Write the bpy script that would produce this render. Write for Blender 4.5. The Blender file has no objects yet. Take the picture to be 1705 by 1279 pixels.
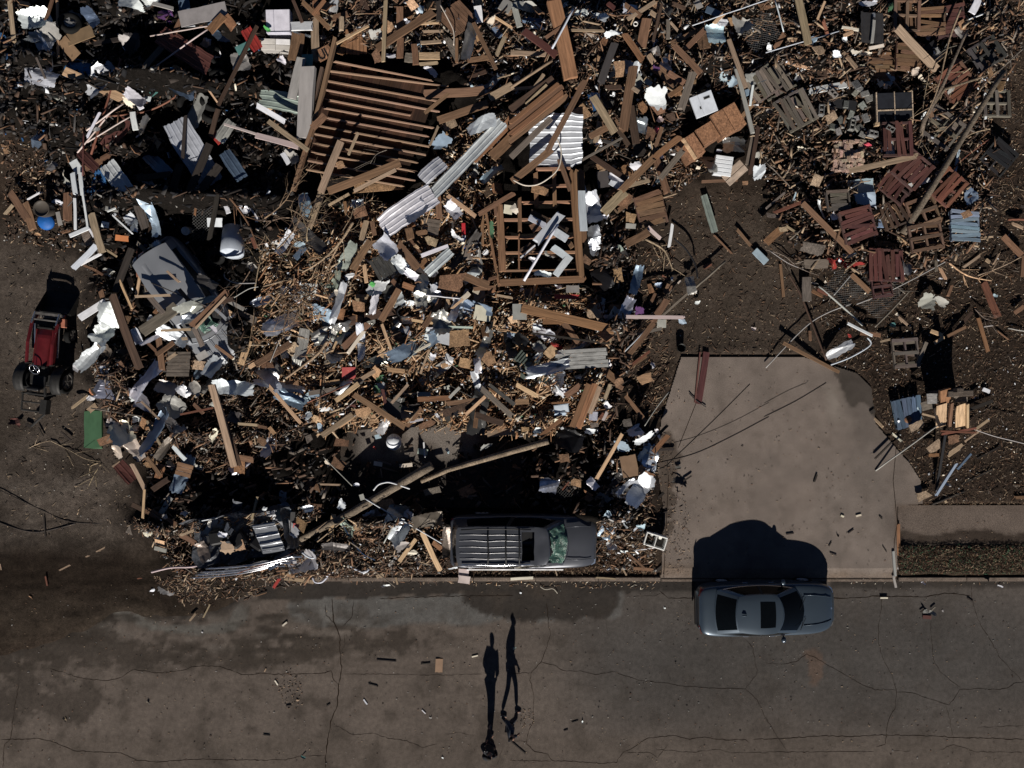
import bpy, math, random
import numpy as np
from mathutils import Vector, Matrix, noise as mnoise

random.seed(11); np.random.seed(11)
S = bpy.context.scene
COL = S.collection

# ---------------------------------------------------------------- camera, sky, sun, exposure
F, H = 1173.0, 25.0            # focal length in photo pixels, camera height (m)
SUN_EL, SUN_AZ = 27.8, 0.6     # sun low in the south (bottom of the picture)
cam_d = bpy.data.cameras.new('camera'); cam = bpy.data.objects.new('camera', cam_d); COL.objects.link(cam)
cam.location = (0, 0, H); cam.rotation_euler = (0, 0, 0)
cam_d.sensor_width = 36; cam_d.lens = 36 * F / 1705; cam_d.clip_end = 2000
S.camera = cam
w = bpy.data.worlds.new('World'); S.world = w; w.use_nodes = True
nt = w.node_tree; bg = nt.nodes['Background']
sky = nt.nodes.new('ShaderNodeTexSky'); sky.sky_type = 'NISHITA'; sky.sun_disc = False
sky.sun_elevation = math.radians(SUN_EL); sky.sun_rotation = math.radians(180 + SUN_AZ)
sky.air_density = 0.35; sky.dust_density = 0.0; sky.ozone_density = 2.0; sky.altitude = 2500
nt.links.new(sky.outputs[0], bg.inputs[0]); bg.inputs[1].default_value = 0.05
sl = bpy.data.lights.new('sun', 'SUN'); sl.energy = 5.0; sl.angle = math.radians(0.5); sl.color = (1.0, 0.94, 0.86)
sun = bpy.data.objects.new('sun', sl); COL.objects.link(sun)
_e, _a = math.radians(SUN_EL), math.radians(SUN_AZ)
sdir = Vector((math.sin(_a) * math.cos(_e), math.cos(_a) * math.cos(_e), -math.sin(_e)))   # the way the light travels
sun.rotation_euler = sdir.to_track_quat('-Z', 'Y').to_euler()
S.view_settings.view_transform = 'Standard'; S.view_settings.look = 'None'
S.view_settings.exposure = 0.1; S.view_settings.gamma = 1
S.render.resolution_x, S.render.resolution_y = 1024, 768
S.render.engine = 'CYCLES'
S.cycles.max_bounces = 4; S.cycles.diffuse_bounces = 2

# ---------------------------------------------------------------- coordinates
def P(px, py, z=0.0):          # photo pixel seen at height z -> metres
    k = (H - z) / F
    return Vector(((px - 852.5) * k, (639.5 - py) * k, z))
def to_px(x, y): return x * F / H + 852.5, 639.5 - y * F / H
OFFX, OFFY = (0, 425, 850, 1275), (0, 320, 640, 959)
K = 430 / 1705.0

# ---------------------------------------------------------------- noise and masks on a photo-pixel grid (world scale: 4 px = 8.5 cm)
GX0, GY0, GST = -300, -300, 4
GNX, GNY = 576, 480
gx = GX0 + np.arange(GNX) * GST; gy = GY0 + np.arange(GNY) * GST
GPX, GPY = np.meshgrid(gx, gy)
def vnoise(X, Y, scale, seed, octv=4):
    r = np.random.RandomState(seed); tot = 0; amp = 1; s = 0
    for o in range(octv):
        L = r.rand(256, 256)
        u = X / scale * 2 ** o + 37.3 * o + 500; v = Y / scale * 2 ** o + 11.7 * o + 500
        i = np.floor(u).astype(int); j = np.floor(v).astype(int); fu = u - i; fv = v - j
        fu = fu * fu * (3 - 2 * fu); fv = fv * fv * (3 - 2 * fv)
        a = L[i % 256, j % 256]; b = L[(i + 1) % 256, j % 256]; c = L[i % 256, (j + 1) % 256]; d = L[(i + 1) % 256, (j + 1) % 256]
        tot = tot + amp * ((a * (1 - fu) + b * fu) * (1 - fv) + (c * (1 - fu) + d * fu) * fv); s += amp; amp *= .5
    return tot / s
def blur(A, n):
    if n <= 0: return A
    for _ in range(2):
        for ax in (0, 1):
            pad = [(0, 0), (0, 0)]; pad[ax] = (n + 1, n)
            c = np.cumsum(np.pad(A, pad, mode='edge'), axis=ax)
            if ax == 0: A = (c[2 * n + 1:, :] - c[:-2 * n - 1, :]) / (2 * n + 1)
            else: A = (c[:, 2 * n + 1:] - c[:, :-2 * n - 1]) / (2 * n + 1)
    return A
def inpoly(X, Y, poly):
    m = np.zeros(np.shape(X), bool); n = len(poly)
    for i in range(n):
        x1, y1 = poly[i]; x2, y2 = poly[(i + 1) % n]
        if y1 == y2: continue
        c = ((y1 > Y) != (y2 > Y)) & (X < (x2 - x1) * (Y - y1) / (y2 - y1) + x1)
        m ^= c
    return m
def mask(poly, soft=10, rough=0, seed=1, rs=40):
    X, Y = GPX, GPY
    if rough:
        X = X + rough * (vnoise(GPX, GPY, rs, seed) - .5) * 2; Y = Y + rough * (vnoise(GPX, GPY, rs, seed + 1) - .5) * 2
    return blur(inpoly(X, Y, poly).astype(float), int(soft / GST))
def gsample(A, px, py):
    u = np.clip((np.asarray(px, float) - GX0) / GST, 0, GNX - 1.01); v = np.clip((np.asarray(py, float) - GY0) / GST, 0, GNY - 1.01)
    i = u.astype(int); j = v.astype(int); fu = u - i; fv = v - j
    if A.ndim == 3: fu = fu[..., None]; fv = fv[..., None]
    return (A[j, i] * (1 - fu) + A[j, i + 1] * fu) * (1 - fv) + (A[j + 1, i] * (1 - fu) + A[j + 1, i + 1] * fu) * fv

# ---------------------------------------------------------------- colours (albedo)
C = dict(pine=(.50, .335, .205), tan=(.33, .245, .165), brown=(.175, .100, .060), dbrown=(.070, .043, .030), obrown=(.235, .122, .064), dark=(.035, .028, .024),
    grey=(.155, .13, .108), lgrey=(.33, .32, .30), white=(.70, .72, .75), cream=(.66, .60, .49), osb=(.35, .215, .122), silver=(.52, .55, .60),
    bluegrey=(.22, .29, .37), darkred=(.095, .038, .032), rust=(.17, .07, .045), red=(.36, .045, .038), orange=(.45, .17, .07), blue=(.02, .07, .17),
    teal=(.10, .24, .225), green=(.06, .13, .07), lime=(.08, .32, .09), purple=(.085, .035, .11), black=(.012, .012, .014), steel=(.09, .13, .19), dgrey=(.06, .056, .054),
    pink=(.65, .10, .14), paleblue=(.38, .48, .56), card=(.27, .175, .105), palepink=(.55, .45, .43), coral=(.5, .10, .09), palegreen=(.36, .43, .37))
CW = dict(pine='pale pine', tan='tan', brown='brown', dbrown='dark brown', obrown='orange brown', dark='blackened', grey='weathered grey', lgrey='light grey',
    white='white', cream='cream', osb='rough tan', silver='silver', bluegrey='blue grey', darkred='dark red', rust='rust brown', red='red', orange='orange', blue='blue',
    teal='teal', green='dark green', lime='bright green', purple='purple', black='black', steel='steel blue', dgrey='charcoal', pink='pink', paleblue='pale blue',
    card='cardboard brown', palepink='pale pink', coral='coral red', palegreen='pale green')
WOODS = {'pine', 'tan', 'brown', 'dbrown', 'obrown', 'dark', 'grey', 'osb', 'rust'}

# ---------------------------------------------------------------- materials
def mat(name, color=None, rough=.8, metal=0.0, spec=.3, kind='objcol', streak=None, bump=0.0, bscale=30, var=.35, vscale=6, speck=0, coat=0, alpha=1, trans=0):
    m = bpy.data.materials.new(name); m.use_nodes = True; n = m.node_tree.nodes; l = m.node_tree.links
    b = n['Principled BSDF']; b.inputs['Roughness'].default_value = rough; b.inputs['Metallic'].default_value = metal
    b.inputs['Specular IOR Level'].default_value = spec
    if coat: b.inputs['Coat Weight'].default_value = coat; b.inputs['Coat Roughness'].default_value = .08
    if trans: b.inputs['Transmission Weight'].default_value = trans
    if kind == 'objcol': o = n.new('ShaderNodeObjectInfo'); src = o.outputs['Color']; rnd = o.outputs['Random']
    elif kind == 'vcol': a = n.new('ShaderNodeAttribute'); a.attribute_name = 'col'; src = a.outputs['Color']; rnd = None
    else:
        r = n.new('ShaderNodeRGB'); r.outputs[0].default_value = (*color, 1); src = r.outputs[0]; o = n.new('ShaderNodeObjectInfo'); rnd = o.outputs['Random']
    tc = n.new('ShaderNodeTexCoord'); mp = n.new('ShaderNodeMapping'); l.new(tc.outputs['Object'], mp.inputs[0])
    mp.inputs['Scale'].default_value = streak if streak else (1, 1, 1)
    nz = n.new('ShaderNodeTexNoise'); nz.noise_dimensions = '4D'; nz.inputs['Scale'].default_value = 1 if streak else vscale; nz.inputs['Detail'].default_value = 5
    nz.inputs['Roughness'].default_value = .6
    l.new(mp.outputs[0], nz.inputs['Vector'])
    if rnd is not None:
        mu = n.new('ShaderNodeMath'); mu.operation = 'MULTIPLY'; mu.inputs[1].default_value = 40; l.new(rnd, mu.inputs[0]); l.new(mu.outputs[0], nz.inputs['W'])
    mr = n.new('ShaderNodeMapRange'); mr.inputs[1].default_value = .3; mr.inputs[2].default_value = .7
    mr.inputs[3].default_value = 1 - var; mr.inputs[4].default_value = 1 + var; l.new(nz.outputs[0], mr.inputs[0])
    vm = n.new('ShaderNodeVectorMath'); vm.operation = 'SCALE'; l.new(src, vm.inputs[0]); l.new(mr.outputs[0], vm.inputs['Scale'])
    out = vm.outputs[0]
    if speck:
        nv = n.new('ShaderNodeTexNoise'); nv.inputs['Scale'].default_value = speck; nv.inputs['Detail'].default_value = 3; l.new(tc.outputs['Object'], nv.inputs['Vector'])
        mr2 = n.new('ShaderNodeMapRange'); mr2.inputs[1].default_value = .35; mr2.inputs[2].default_value = .65; mr2.inputs[3].default_value = .6; mr2.inputs[4].default_value = 1.35
        l.new(nv.outputs[0], mr2.inputs[0]); v2 = n.new('ShaderNodeVectorMath'); v2.operation = 'SCALE'; l.new(out, v2.inputs[0]); l.new(mr2.outputs[0], v2.inputs['Scale']); out = v2.outputs[0]
    l.new(out, b.inputs['Base Color'])
    if bump:
        bp = n.new('ShaderNodeBump'); bp.inputs['Strength'].default_value = bump; bp.inputs['Distance'].default_value = .02
        n2 = n.new('ShaderNodeTexNoise'); n2.inputs['Scale'].default_value = bscale; n2.inputs['Detail'].default_value = 4
        l.new(tc.outputs['Object'], n2.inputs['Vector']); l.new(n2.outputs[0], bp.inputs['Height']); l.new(bp.outputs[0], b.inputs['Normal'])
    return m
M_wood = mat('wood', streak=(2.5, 7, 7), rough=.85, var=.45, bump=.3, bscale=8)
M_board = mat('board', rough=.85, var=.3, vscale=4, speck=22)
M_paint = mat('painted', rough=.6, var=.18, vscale=3, spec=.35)
M_metal = mat('sheet_metal', rough=.42, metal=.35, var=.22, vscale=3, spec=.5)
M_foil = mat('foil', rough=.28, metal=.8, var=.3, vscale=5, spec=.6)
M_cloth = mat('cloth', rough=.95, var=.15, vscale=4)
M_mineral = mat('mineral', rough=.95, var=.25, vscale=7, speck=30, bump=.3)
M_vcol = mat('litter', kind='vcol', rough=.85, var=.3, vscale=9)
M_rubber = mat('rubber', kind='fix', color=(.012, .012, .012), rough=.85, spec=.08, var=.3)
M_glass = mat('car_glass', kind='fix', color=(.003, .004, .005), rough=.04, spec=.15, var=.1)
M_chrome = mat('chrome', kind='fix', color=(.6, .6, .62), rough=.2, metal=.9, var=.1)
M_black = mat('black_plastic', kind='fix', color=(.015, .015, .016), rough=.5, var=.2)

# ---------------------------------------------------------------- object helpers
def col4(c): return (c[0], c[1], c[2], 1.0)
def jit(c, a=.14):
    k = 1 + random.uniform(-a, a) * 1.6; return tuple(max(0, min(1, v * k * (1 + random.uniform(-a, a) * .35))) for v in c)
def mesh(name, vs, fs, m=None, smooth=False):
    me = bpy.data.meshes.new(name); me.from_pydata([tuple(v) for v in vs], [], [tuple(f) for f in fs]); me.update()
    for mm in (m if isinstance(m, (list, tuple)) else [m]):
        if mm: me.materials.append(mm)
    if smooth: me.polygons.foreach_set('use_smooth', [True] * len(me.polygons))
    return me
def link(name, data, parent=None, loc=None, color=None, mw=None):
    o = bpy.data.objects.new(name, data); COL.objects.link(o)
    if parent is not None: o.parent = parent
    if mw is not None: o.matrix_local = mw
    elif loc is not None: o.location = loc
    if color is not None: o.color = col4(color)
    return o
THINGS = []
def tag(o, label, cat, group=None):
    o['label'] = label; o['category'] = cat
    if group: o['group'] = group
    return o
def thing(name, label, cat, loc=(0, 0, 0), rz=0, group=None, rx=0, ry=0):
    o = bpy.data.objects.new(name, None); COL.objects.link(o); o.location = loc; o.rotation_euler = (rx, ry, rz); o.empty_display_size = .2
    return tag(o, label, cat, group)
def structure(o): o['kind'] = 'structure'; return o
def dup(root, mw, label, group=None):
    r = root.copy(); COL.objects.link(r); r.matrix_world = mw; r['label'] = label
    if group: r['group'] = group
    for ch in list(root.children):
        c = ch.copy(); COL.objects.link(c); c.parent = r
    return r
class MB:
    def __init__(s): s.v = []; s.f = []; s.m = []
    def add(s, vs, fs, mi=0):
        n = len(s.v); s.v += [tuple(v) for v in vs]; s.f += [tuple(i + n for i in f) for f in fs]; s.m += [mi] * len(fs); return s
    def box(s, c, d, rz=0, ry=0, rx=0, mi=0, taper=1):
        R = Matrix.Translation(c) @ Matrix.Rotation(rz, 4, 'Z') @ Matrix.Rotation(ry, 4, 'Y') @ Matrix.Rotation(rx, 4, 'X')
        vs = []
        for z in (-.5, .5):
            t = taper if z > 0 else 1
            for (a, b) in ((-.5, -.5), (.5, -.5), (.5, .5), (-.5, .5)): vs.append(R @ Vector((a * d[0] * t, b * d[1] * t, z * d[2])))
        return s.add(vs, [(3, 2, 1, 0), (4, 5, 6, 7), (0, 1, 5, 4), (1, 2, 6, 5), (2, 3, 7, 6), (3, 0, 4, 7)], mi)
    def tube(s, pts, r, n=8, mi=0, cap=True):
        pts = [Vector(p) for p in pts]; rings = []; up = Vector((0, 0, 1))
        for i, p in enumerate(pts):
            d = (pts[min(i + 1, len(pts) - 1)] - pts[max(i - 1, 0)]).normalized()
            a = d.cross(up);
            if a.length < .05: a = d.cross(Vector((1, 0, 0)))
            a.normalize(); b = a.cross(d); rr = r[i] if isinstance(r, (list, tuple)) else r
            rings.append([p + a * rr * math.cos(t) + b * rr * math.sin(t) for t in [2 * math.pi * k / n for k in range(n)]])
        vs = [v for q in rings for v in q]; fs = []
        for i in range(len(pts) - 1):
            for k in range(n): fs.append((i * n + k, i * n + (k + 1) % n, (i + 1) * n + (k + 1) % n, (i + 1) * n + k))
        if cap: fs.append(tuple(range(n - 1, -1, -1))); fs.append(tuple((len(pts) - 1) * n + k for k in range(n)))
        return s.add(vs, fs, mi)
    def lathe(s, prof, n=24, mat4=None, mi=0):
        vs = []; fs = []; q = len(prof); M4 = mat4 or Matrix()
        for k in range(n):
            t = 2 * math.pi * k / n
            for (r, z) in prof: vs.append(M4 @ Vector((r * math.cos(t), r * math.sin(t), z)))
        for k in range(n):
            for i in range(q - 1): fs.append((k * q + i, ((k + 1) % n) * q + i, ((k + 1) % n) * q + i + 1, k * q + i + 1))
        return s.add(vs, fs, mi)
    def grid(s, fn, nu, nv, mi=0):
        vs = [fn(i / nu, j / nv) for j in range(nv + 1) for i in range(nu + 1)]
        fs = [(j * (nu + 1) + i, j * (nu + 1) + i + 1, (j + 1) * (nu + 1) + i + 1, (j + 1) * (nu + 1) + i) for j in range(nv) for i in range(nu)]
        return s.add(vs, fs, mi)
    def build(s, name, m, parent=None, color=None, loc=None, smooth=False, bevel=0, mw=None, sub=0, solid=0):
        me = mesh(name, s.v, s.f, m, smooth)
        if any(s.m): me.polygons.foreach_set('material_index', s.m)
        o = link(name, me, parent, loc, color, mw)
        if solid: md = o.modifiers.new('solid', 'SOLIDIFY'); md.thickness = solid; md.offset = 0
        if bevel: md = o.modifiers.new('bevel', 'BEVEL'); md.width = bevel; md.segments = 2; md.limit_method = 'ANGLE'
        if sub: md = o.modifiers.new('sub', 'SUBSURF'); md.levels = sub; md.render_levels = sub
        return o
# ================================================================ SETTING
PILE = [(-250, -250), (1700, -250), (1690, 60), (1640, 200), (1640, 400), (1500, 470), (1340, 450), (1280, 330), (1260, 240), (1110, 330), (1060, 420), (1050, 560), (1030, 700), (1095, 720), (1085, 850),
        (1095, 900), (990, 900), (740, 900), (740, 945), (500, 960), (300, 950), (225, 880), (240, 780), (200, 720), (150, 600), (180, 480), (130, 420), (120, 330), (60, 240), (-40, 200), (-250, 200)]
FLOOR = [(565, 712), (760, 700), (880, 735), (870, 850), (560, 850)]
SLAB = [(1133, 595), (1335, 595), (1380, 608), (1425, 622), (1448, 645), (1455, 705), (1488, 745), (1512, 772), (1530, 800), (1533, 838), (1491, 842), (1491, 963), (1100, 963), (1104, 850), (1092, 770), (1100, 700)]
def slabmask(): return mask(SLAB, 4)
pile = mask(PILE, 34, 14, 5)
Hgt = .42 * pile
BUMPS = [(330, 345, 110, 14, 1.75), (300, 160, 120, 14, 1.5), (350, 60, 80, 10, .9), (250, 260, 60, 10, .7), (480, 330, 25, 60, .6), (90, 120, 60, 12, .6), (465, 395, 60, 16, .7), (1018, 545, 24, 16, 1.2), (1015, 430, 20, 30, .5), (290, 868, 50, 12, .9), (640, 855, 80, 9, 1.5), (1000, 850, 40, 10, .8),
         (620, 560, 190, 70, .35), (900, 60, 260, 30, .45), (1140, 120, 90, 20, .5), (640, 20, 120, 20, .5), (230, 640, 50, 50, .5), (330, 720, 90, 16, .7), (160, 540, 20, 50, .35), (930, 690, 60, 14, .55), (1380, 200, 130, 50, .25),
         (1200, 230, 40, 16, .5), (1575, 690, 40, 20, .25), (180, 210, 40, 30, .4), (420, 560, 30, 60, .3), (700, 360, 90, 14, .5), (560, 345, 70, 10, .5)]
for (bx, by, sx, sy, h) in BUMPS: Hgt = Hgt + h * np.exp(-((GPX - bx) / sx) ** 2 - ((GPY - by) / sy) ** 2) * (.35 + .65 * pile)
Hgt = Hgt + pile * (.08 + (vnoise(GPX, GPY, 70, 3) - .5) * 1.45 + (vnoise(GPX, GPY, 18, 4) - .5) * .25)
for (cp_, cap_) in (([(805, 265), (985, 265), (985, 480), (805, 480)], .40), ([(1445, 145), (1530, 145), (1530, 210), (1445, 210)], .40), ([(120, 680), (185, 680), (185, 765), (120, 765)], .04), ([(495, 90), (750, 95), (735, 310), (480, 320)], .75), ([(310, 840), (520, 840), (520, 940), (310, 945)], .5),
        ([(490, 880), (620, 805), (730, 755), (930, 715), (935, 740), (760, 790), (640, 840), (510, 910)], .42), ([(1385, 225), (1442, 225), (1442, 292), (1385, 292)], .45), ([(1120, 150), (1250, 150), (1250, 300), (1120, 300)], .5), ([(855, 185), (975, 185), (975, 280), (855, 280)], .7), ([(420, 0), (490, 0), (490, 90), (420, 90)], .5)):
    cm_ = mask(cp_, 8); Hgt = Hgt * (1 - cm_) + np.minimum(Hgt, cap_) * cm_
flm = mask(FLOOR, 8)
Hgt = np.maximum(Hgt, 0) * (1 - flm)
soft_all = mask([(-290, -290), (2000, -290), (2000, 955), (470, 955), (440, 1010), (-290, 1100)], 12)
ruts = mask([(-290, 890), (250, 925), (430, 965), (430, 1010), (300, 1040), (-290, 1110)], 20)
Hgt = Hgt + ruts * (.035 + .07 * (vnoise(GPX * .22, GPY, 9, 18, 3) - .5) + .05 * (vnoise(GPX * .5, GPY, 22, 19, 3) - .5))
Hgt = Hgt + soft_all * ((vnoise(GPX, GPY, 90, 8) - .5) * .12 + (vnoise(GPX, GPY, 14, 9) - .5) * .045 + .03)
road = mask([(-299, 1104), (0, 1096), (70, 1078), (140, 1052), (190, 1012), (250, 1022), (330, 1026), (385, 1002), (425, 982), (465, 962), (2000, 962), (2000, 1700), (-299, 1700)], 7, 7, 15, 24)
sidew = mask([(1488, 838), (2000, 838), (2000, 908), (1488, 908)], 3)
near_slab = np.clip(blur(slabmask(), 8) * 2.4, 0, 1) * (GPY < 955); Hgt = np.maximum(Hgt, .10 * near_slab + 0 * Hgt)
verge = mask([(1491, 905), (2000, 905), (2000, 961), (1491, 961)], 4); Hgt = Hgt + .09 * verge; Hgt = Hgt + .04 * mask([(1480, 800), (2000, 800), (2000, 845), (1480, 845)], 16)
flat = np.clip(slabmask() + road + sidew + flm, 0, 1)
Hgt = Hgt * (1 - flat) - .04 * flat
def HT(x, y):
    px, py = to_px(x, y); return max(0.0, float(gsample(Hgt, px, py)))

# ground colour (soil tones, with the shade inside the pile darkened in)
def lerp(A, c, m): return A * (1 - m[..., None]) + np.array(c) * m[..., None]
n1 = vnoise(GPX, GPY, 130, 21); n2 = vnoise(GPX, GPY, 22, 22); n3 = vnoise(GPX, GPY, 7, 23, 2)
soil = np.ones(GPX.shape + (3,)) * np.array((.050, .036, .027))
yard = mask([(-299, 380), (150, 390), (190, 620), (190, 760), (240, 900), (240, 962), (-299, 962)], 30, 20, 31); ydk = vnoise(GPX, GPY, 70, 131, 5)
soil = lerp(soil, (.085, .069, .057), yard); soil = lerp(soil, (.045, .036, .029), yard * np.clip((ydk - .5) * 6, 0, 1) * .8)
light = mask([(40, 835), (70, 835), (66, 900), (44, 900)], 5, 8, 133, 20) + mask([(0, 800), (200, 800), (230, 812), (100, 826), (0, 830)], 8, 12, 134, 40); soil = lerp(soil, (.12, .10, .084), np.clip(light, 0, 1) * .7)
for k_ in range(9): soil = soil * (1 - .35 * yard * np.exp(-((GPY - (850 + k_ * 12) + .28 * (GPX - 100) * (k_ % 2) - 6 * np.sin(GPX / 40 + k_)) / 2.5) ** 2) * (vnoise(GPX, GPY, 50, 300 + k_) > .5))[..., None]
alley = mask([(1120, 340), (1280, 330), (1340, 480), (1390, 620), (1120, 600), (1050, 560)], 24, 14, 33)
soil = lerp(soil, (.066, .051, .040), alley)
right = mask([(1340, 420), (2000, 100), (2000, 840), (1520, 840), (1440, 680)], 30, 20, 35)
soil = lerp(soil, (.040, .029, .022), right)
strip = mask([(1490, 905), (2000, 905), (2000, 962), (1490, 962)], 6); soil = lerp(soil, (.036, .026, .018), strip)
mud = mask([(-299, 925), (210, 925), (470, 950), (470, 1020), (300, 1050), (-299, 1120)], 16, 14, 37); soil = lerp(soil, (.038, .029, .022), mud)
mudd = mask([(-299, 905), (210, 915), (400, 955), (430, 985), (330, 1020), (220, 1000), (0, 980), (-299, 975)], 12, 14, 39); soil = lerp(soil, (.022, .016, .012), mudd * .9)
soil = lerp(soil, (.010, .0085, .0075), np.clip(pile * 1.1, 0, 1))  # near black under the pile: shade of its hollows painted into the soil
soil = soil * (.62 + .76 * n1 * .6 + .5 * (n2 - .3))[..., None] * (.75 + .5 * n3)[..., None]

def gridmesh(xs, ys, zf, cf, name, m):
    X, Y = np.meshgrid(xs, ys); nx, ny = len(xs), len(ys)
    px, py = X * F / H + 852.5, 639.5 - Y * F / H
    Z = zf(px, py); V = np.stack([X, Y, Z], -1).reshape(-1, 3)
    ii = np.arange(nx * ny).reshape(ny, nx); Q = np.stack([ii[:-1, :-1], ii[:-1, 1:], ii[1:, 1:], ii[1:, :-1]], -1).reshape(-1, 4)
    me = bpy.data.meshes.new(name); me.vertices.add(len(V)); me.vertices.foreach_set('co', V.ravel())
    me.loops.add(len(Q) * 4); me.loops.foreach_set('vertex_index', Q.ravel()); me.polygons.add(len(Q))
    me.polygons.foreach_set('loop_start', np.arange(len(Q)) * 4); me.polygons.foreach_set('loop_total', np.full(len(Q), 4)); me.update()
    c = cf(px, py).reshape(-1, 3); a = me.color_attributes.new('col', 'FLOAT_COLOR', 'POINT')
    a.data.foreach_set('color', np.concatenate([c, np.ones((len(c), 1))], 1).ravel())
    me.polygons.foreach_set('use_smooth', [True] * len(Q)); me.materials.append(m); return me
M_soil = mat('soil', kind='vcol', rough=1, spec=.05, var=.35, vscale=9, speck=45, bump=1.0, bscale=35)
M_road = mat('road_surface', kind='vcol', rough=.93, spec=.12, var=.22, vscale=7, speck=55, bump=.4, bscale=90)
far = [24, 40, 80, 200, 600]
xs = np.array([-v for v in far[::-1]] + list(np.linspace(-21.5, 21.5, 430)) + far); ys = np.array([-v for v in far[::-1]] + list(np.linspace(-10.6, 17, 276)) + far[0:])
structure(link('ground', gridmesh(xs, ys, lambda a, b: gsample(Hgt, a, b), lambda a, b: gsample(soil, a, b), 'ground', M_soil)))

# --- road sheet, colour painted from the stains the road has
def rag(m, seed, a=.9):
    n = .30 * vnoise(GPX, GPY, 30, seed, 4) + .40 * vnoise(GPX * .5, GPY, 12, seed + 1, 3) + .3 * vnoise(GPX, GPY, 6, seed + 2, 2)
    t_ = np.clip((m + (n - .5) * a * 1.5 - .40) / .16, 0, 1); return t_ * t_ * (3 - 2 * t_) * (m > .02)
R = np.ones(GPX.shape + (3,)) * np.array((.126, .103, .087))
rightr = mask([(930, 962), (2000, 962), (2000, 1225), (1100, 1225), (960, 1180)], 60, 40, 41, 120); R = lerp(R, (.066, .061, .057), rightr * .9)
band = mask([(-299, 1228), (2000, 1228), (2000, 1700), (-299, 1700)], 6); R = lerp(R, (.106, .086, .071), band * .6)
patch1 = mask([(475, 1000), (560, 996), (800, 990), (1040, 985), (1035, 1025), (760, 1040), (640, 1045), (520, 1040), (480, 1030)], 4, 9, 43, 30); R = lerp(R, (.118, .113, .106), rag(patch1, 143, .7))
mudr = mask([(-299, 962), (450, 965), (480, 985), (430, 1000), (330, 1040), (200, 1025), (130, 1060), (60, 1080), (-299, 1120)], 8, 22, 47, 50); R = lerp(R, (.026, .021, .017), rag(blur(mudr, 9), 147, 1.3) * .93)
wet = mask([(240, 985), (420, 975), (380, 1020), (300, 1035)], 8, 10, 48); R = lerp(R, (.018, .017, .016), wet)
patch2 = mask([(190, 1016), (240, 1028), (270, 1040), (330, 1042), (378, 1034), (392, 1008), (414, 1008), (410, 1036), (384, 1054), (320, 1056), (260, 1050), (200, 1030)], 3, 5, 45, 20); R = lerp(R, (.12, .112, .10), rag(patch2, 145, .8))
smear = mask([(-299, 985), (430, 985), (800, 1045), (790, 1085), (420, 1115), (-299, 1140)], 26) * np.clip((vnoise(GPX * .22, GPY, 9, 161, 4) - .50) * 9, 0, 1) * np.clip((vnoise(GPX, GPY, 80, 163) - .38) * 5, 0, 1); R = lerp(R, (.030, .024, .019), smear * .85); R = lerp(R, (.135, .118, .102), mask([(-299, 1000), (430, 1000), (700, 1050), (400, 1100), (-299, 1130)], 26) * np.clip((vnoise(GPX * .3, GPY, 12, 165, 4) - .60) * 8, 0, 1) * .6)
mud2 = mask([(770, 978), (900, 972), (1040, 970), (1036, 1000), (1005, 1030), (850, 1033), (800, 1022), (772, 1000)], 5, 12, 49, 35); R = lerp(R, (.030, .024, .020), rag(mud2, 149, 1.1) * .9)
mud3 = mask([(430, 964), (1160, 964), (1160, 985), (900, 985), (700, 992), (430, 1000)], 3, 7, 51, 25); R = lerp(R, (.030, .026, .023), rag(mud3, 151, .9) * .9)
mud4 = mask([(1383, 966), (2000, 966), (2000, 978), (1383, 980)], 3, 4, 52, 20); R = lerp(R, (.035, .030, .026), mud4 * .9)
mud5 = mask([(-299, 1150), (60, 1130), (180, 1150), (240, 1170), (150, 1200), (-299, 1190)], 12, 18, 53); R = lerp(R, (.040, .032, .026), rag(blur(mud5, 6), 153, 1.3) * .7)
mud6 = mask([(-299, 1040), (130, 1050), (250, 1075), (420, 1070), (640, 1050), (760, 1050), (740, 1075), (400, 1110), (150, 1110), (-299, 1125)], 20); R = lerp(R, (.045, .036, .029), rag(mud6, 155, 1.5) * .8)
rust = mask([(1340, 1080), (1365, 1080), (1372, 1130), (1352, 1140)], 5, 5, 55, 12); R = lerp(R, (.13, .08, .055), rag(rust, 157, 1.4) * .5)
fine = np.clip((vnoise(GPX, GPY, 26, 57) - .55) * 5, 0, 1); R = lerp(R, (.052, .042, .034), fine * .6 * (1 - rightr * .6))
for i in range(7):   # faint tyre tracks along the road
    yy = 1085 + i * 26 + 4 * (i % 3); R = R * (1 - .07 * np.exp(-((GPY + 5 * np.sin(GPX / 160 + i) - yy) / (3 + i % 3 * 3)) ** 2) * (vnoise(GPX, GPY, 90, 60 + i) > .42))[..., None]
R = R * (.80 + .40 * vnoise(GPX, GPY, 70, 59))[..., None] * (.84 + .32 * vnoise(GPX, GPY, 9, 58, 3))[..., None]
rxs = np.array([-600, -200, -60] + list(np.linspace(-21.5, 21.5, 430)) + [60, 200, 600]); rys = np.array([-600, -100, -30] + list(np.linspace(-18, -6.9, 112)))
road_o = structure(link('road', gridmesh(rxs, rys, lambda a, b: np.zeros(a.shape) + .0, lambda a, b: gsample(R, a, b), 'road', M_road)))
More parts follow.
